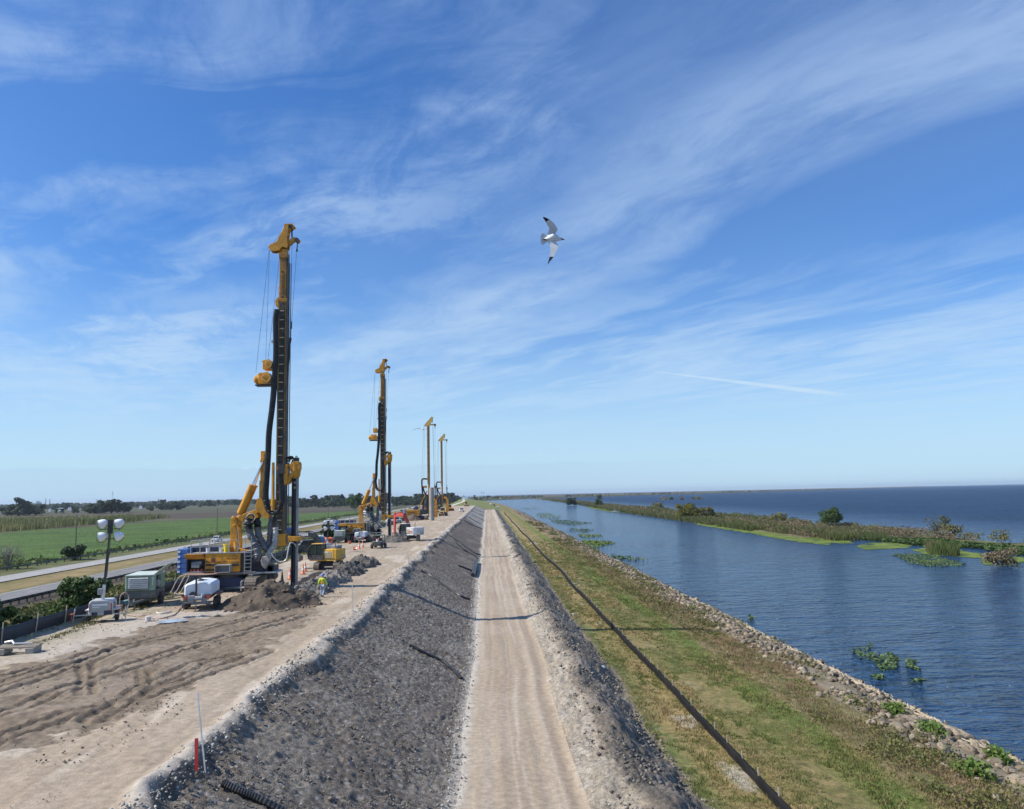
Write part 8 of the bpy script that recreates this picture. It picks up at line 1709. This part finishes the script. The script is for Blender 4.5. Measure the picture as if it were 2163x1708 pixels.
# --- boat
p = at(1297, 1081.5, WATER); root = thing('boat', 'small white centre-console motorboat by the island shore', 'boat', (p.x, p.y-6, WATER), R(4)); m = MB()
st = [(-3.4, 1.05, .75), (-1.5, 1.15, .75), (1., 1.1, .85), (2.6, .7, 1.0), (3.8, .06, 1.15)]; V = []; F = []
for x, w, h in st: V += [(x, -w, h), (x, -w*.8, -.1), (x, 0, -.25), (x, w*.8, -.1), (x, w, h), (x, w*.85, h-.02), (x, 0, .35), (x, -w*.85, h-.02)]
for i in range(4):
    for k in range(8): k2 = (k+1) % 8; F.append((i*8+k, i*8+k2, i*8+8+k2, i*8+8+k))
F += [tuple(range(7, -1, -1)), tuple(range(32, 40))]; m.add(V, F); m.build('hull', WHT, root); m = MB(); m.box((-.2, 0, .9), (.8, .7, 1.0)); m.build('console', WHT, root, bevel=.05); m = MB()
for x in (-.9, .5):
    for y in (-.6, .6): m.tube([(x, y, .4), (x, y, 2.3)], .04, 5)
m.box((-.2, 0, 2.34), (2.0, 1.6, .08)); m.build('canopy', GALV, root); MB().box((-3.7, 0, .6), (.5, .5, 1.2)).build('outboard_motor', DRK, root, bevel=.06)
small_person('person in dark clothes standing at the console of the white boat', p.x-1.0, p.y-6, WATER+.35)
# --- gulls
def make_gull(label, px, py, dist, span, near=True):
    d = ray(px, py).normalized(); c = O+d*dist; root = thing('gull', label, 'gull', c, 0, 'white gulls in flight')
    # local frame: x picture right, y picture up, z towards the viewer
    root.rotation_mode = 'QUATERNION'; root.rotation_quaternion = Matrix((_r, _u, -d)).transposed().to_quaternion(); k = span
    W_ = mat('gull white', (.80, .80, .78), .7, dirt=.08, dirtc=(.5, .5, .5)); G_ = mat('gull grey underwing', (.64, .65, .66), .8, dirt=.3, dirtc=(.36, .37, .39), scale=9); B_ = mat('gull black', (.012, .012, .015), .6, dirt=0)
    s = k/1093.; f = lambda a, b, z=0.: Vector(((a-715)*s, (820-b)*s, z))        # from an enlarged view of the bird
    if near:
        bd = MB(); bd.tube([f(470, 868), f(560, 862), f(640, 835), f(720, 815), f(790, 828), f(850, 850), f(890, 850), f(925, 858), f(945, 865)], [.012*k/.55*.4, .035*k, .075*k, .095*k, .075*k, .052*k, .042*k, .03*k, .012*k], 14); body = bd.build('body', W_, root, smooth=True)
        def wing(out, tip, z_of, name):
            m = MB(); n_ = len(out); top = [f(a, b, z_of(b)+.012*k) for a, b in out]; bot = [f(a, b, z_of(b)-.006*k) for a, b in out]
            mid = n_//2; V = top+bot; F = []
            for i in range(mid-1): j0, j1 = i, i+1; k0, k1 = n_-1-i, n_-2-i; F.append((j0, j1, k1, k0)); F.append((n_+k0, n_+k1, n_+j1, n_+j0))
            for i in range(n_): i2 = (i+1) % n_; F.append((i, i+n_, i2+n_, i2))
            F.append((mid-1, mid, n_+mid, n_+mid-1)); m.add(V, F); mi = []
            w = m.build(name, [G_, B_], root); 
            for p_ in w.data.polygons:
                cy = p_.center.y; bb = 820-cy/s; p_.material_index = 1 if (tip[0] < 0 and bb < tip[1]) or (tip[0] > 0 and bb > tip[1]) else 0
            return w
        up_out = [(760, 800), (765, 735), (822, 640), (790, 585), (740, 515), (680, 462), (620, 425), (570, 398), (520, 376), (480, 368), (458, 368), (470, 392), (500, 430), (528, 478), (560, 530), (600, 590), (622, 620), (605, 690), (585, 720), (600, 800)]
        wing(up_out, (-1, 452), lambda b: (820-b)*s*.35-.0*k, 'wing')
        dn_out = [(790, 850), (800, 950), (853, 1020), (835, 1090), (800, 1170), (765, 1230), (740, 1290), (700, 1350), (655, 1400), (618, 1462), (602, 1462), (615, 1410), (630, 1350), (645, 1290), (655, 1200), (660, 1120), (665, 1070), (635, 1000), (600, 930), (600, 850)]
        wing(dn_out, (1, 1318), lambda b: (b-820)*s*.35, 'wing')
        t = MB(); tl = [(590, 800), (520, 745), (470, 728), (445, 735), (425, 800), (418, 850), (420, 900), (428, 940), (450, 1000), (480, 1006), (540, 965), (600, 918)]; top = [f(a, b, .008*k) for a, b in tl]; bot = [f(a, b, -.004*k) for a, b in tl]; n_ = len(tl); t.add(top+bot, [tuple(range(n_)), tuple(range(2*n_-1, n_-1, -1))]+[(i, i+n_, (i+1) % n_+n_, (i+1) % n_) for i in range(n_)]); t.build('tail', mat('gull tail', (.66, .67, .68), .7, dirt=.1), root)
        h = MB(); h.tube([f(925, 858, .01*k), f(960, 862, .01*k), f(993, 872, .005*k)], [.02*k, .014*k, .006*k], 8); h.build('beak', B_, body); h = MB(); h.tube([f(905, 838, .035*k), f(922, 842, .03*k)], .012*k, 6); h.build('eye', B_, body)
        h = MB(); h.tube([f(478, 875, .045*k), f(520, 872, .05*k), f(590, 890, .045*k)], [.018*k, .014*k, .008*k], 6); h.build('foot', mat('gull foot', (.10, .09, .04), .7, dirt=0), root)
    else:
        m = MB(); m.tube([(-.02*k, 0, 0), (.05*k, -.01*k, 0), (.13*k, -.02*k, 0), (.2*k, 0, 0)], [.02*k, .07*k, .08*k, .02*k], 8); m.build('body', W_, root, smooth=True)
        m = MB(); P = [(.08, 0), (0, .05), (-.15, .09), (-.32, .09), (-.55, .03), (-.8, -.02), (-.55, .0), (-.32, .055), (-.15, .05), (0, .0)]; n_ = len(P); top = [Vector((a*k, b*k, .02*k)) for a, b in P]; bot = [Vector((a*k, b*k-.01*k, -.06*k)) for a, b in P]
        m.add(top+bot, [tuple(range(n_)), tuple(range(2*n_-1, n_-1, -1))]+[(i, i+n_, (i+1) % n_+n_, (i+1) % n_) for i in range(n_)]); m.build('wing', W_, root)
        m = MB(); m.add([Vector(v)*k for v in ((.1, 0, .02), (.3, -.03, .02), (.5, -.09, .02), (.48, -.1, -.04), (.3, -.05, -.04), (.1, -.03, -.04))], [(0, 1, 4, 5), (1, 2, 3, 4), (5, 4, 1, 0), (4, 3, 2, 1)]); m.build('wing', G_, root)
    return root
make_gull('large white gull with black wing tips banking high over the road', 1168, 501, 17.2, .98); make_gull('small distant gull flying beside the head of the third rig', 890, 906, 78, 1.15, False)
# ================================================================== AIR
hb_ = MB(); hb_.box((0, 9800, 29), (42000, 20800, 78)); hzo = hb_.build('haze', [])
hm = bpy.data.materials.new('haze air'); hm.use_nodes = True; ht = NT(hm.node_tree); pv = ht.node('ShaderNodeVolumePrincipled'); pv.inputs['Color'].default_value = (.72, .84, 1., 1); pv.inputs['Density'].default_value = .00005; pv.inputs['Anisotropy'].default_value = .2
ht.l.new(pv.outputs[0], ht.node('ShaderNodeOutputMaterial').inputs['Volume']); hzo.data.materials.append(hm); tag(hzo, 'thin bluish air over the farmland and the lake', 'haze', kind='stuff')
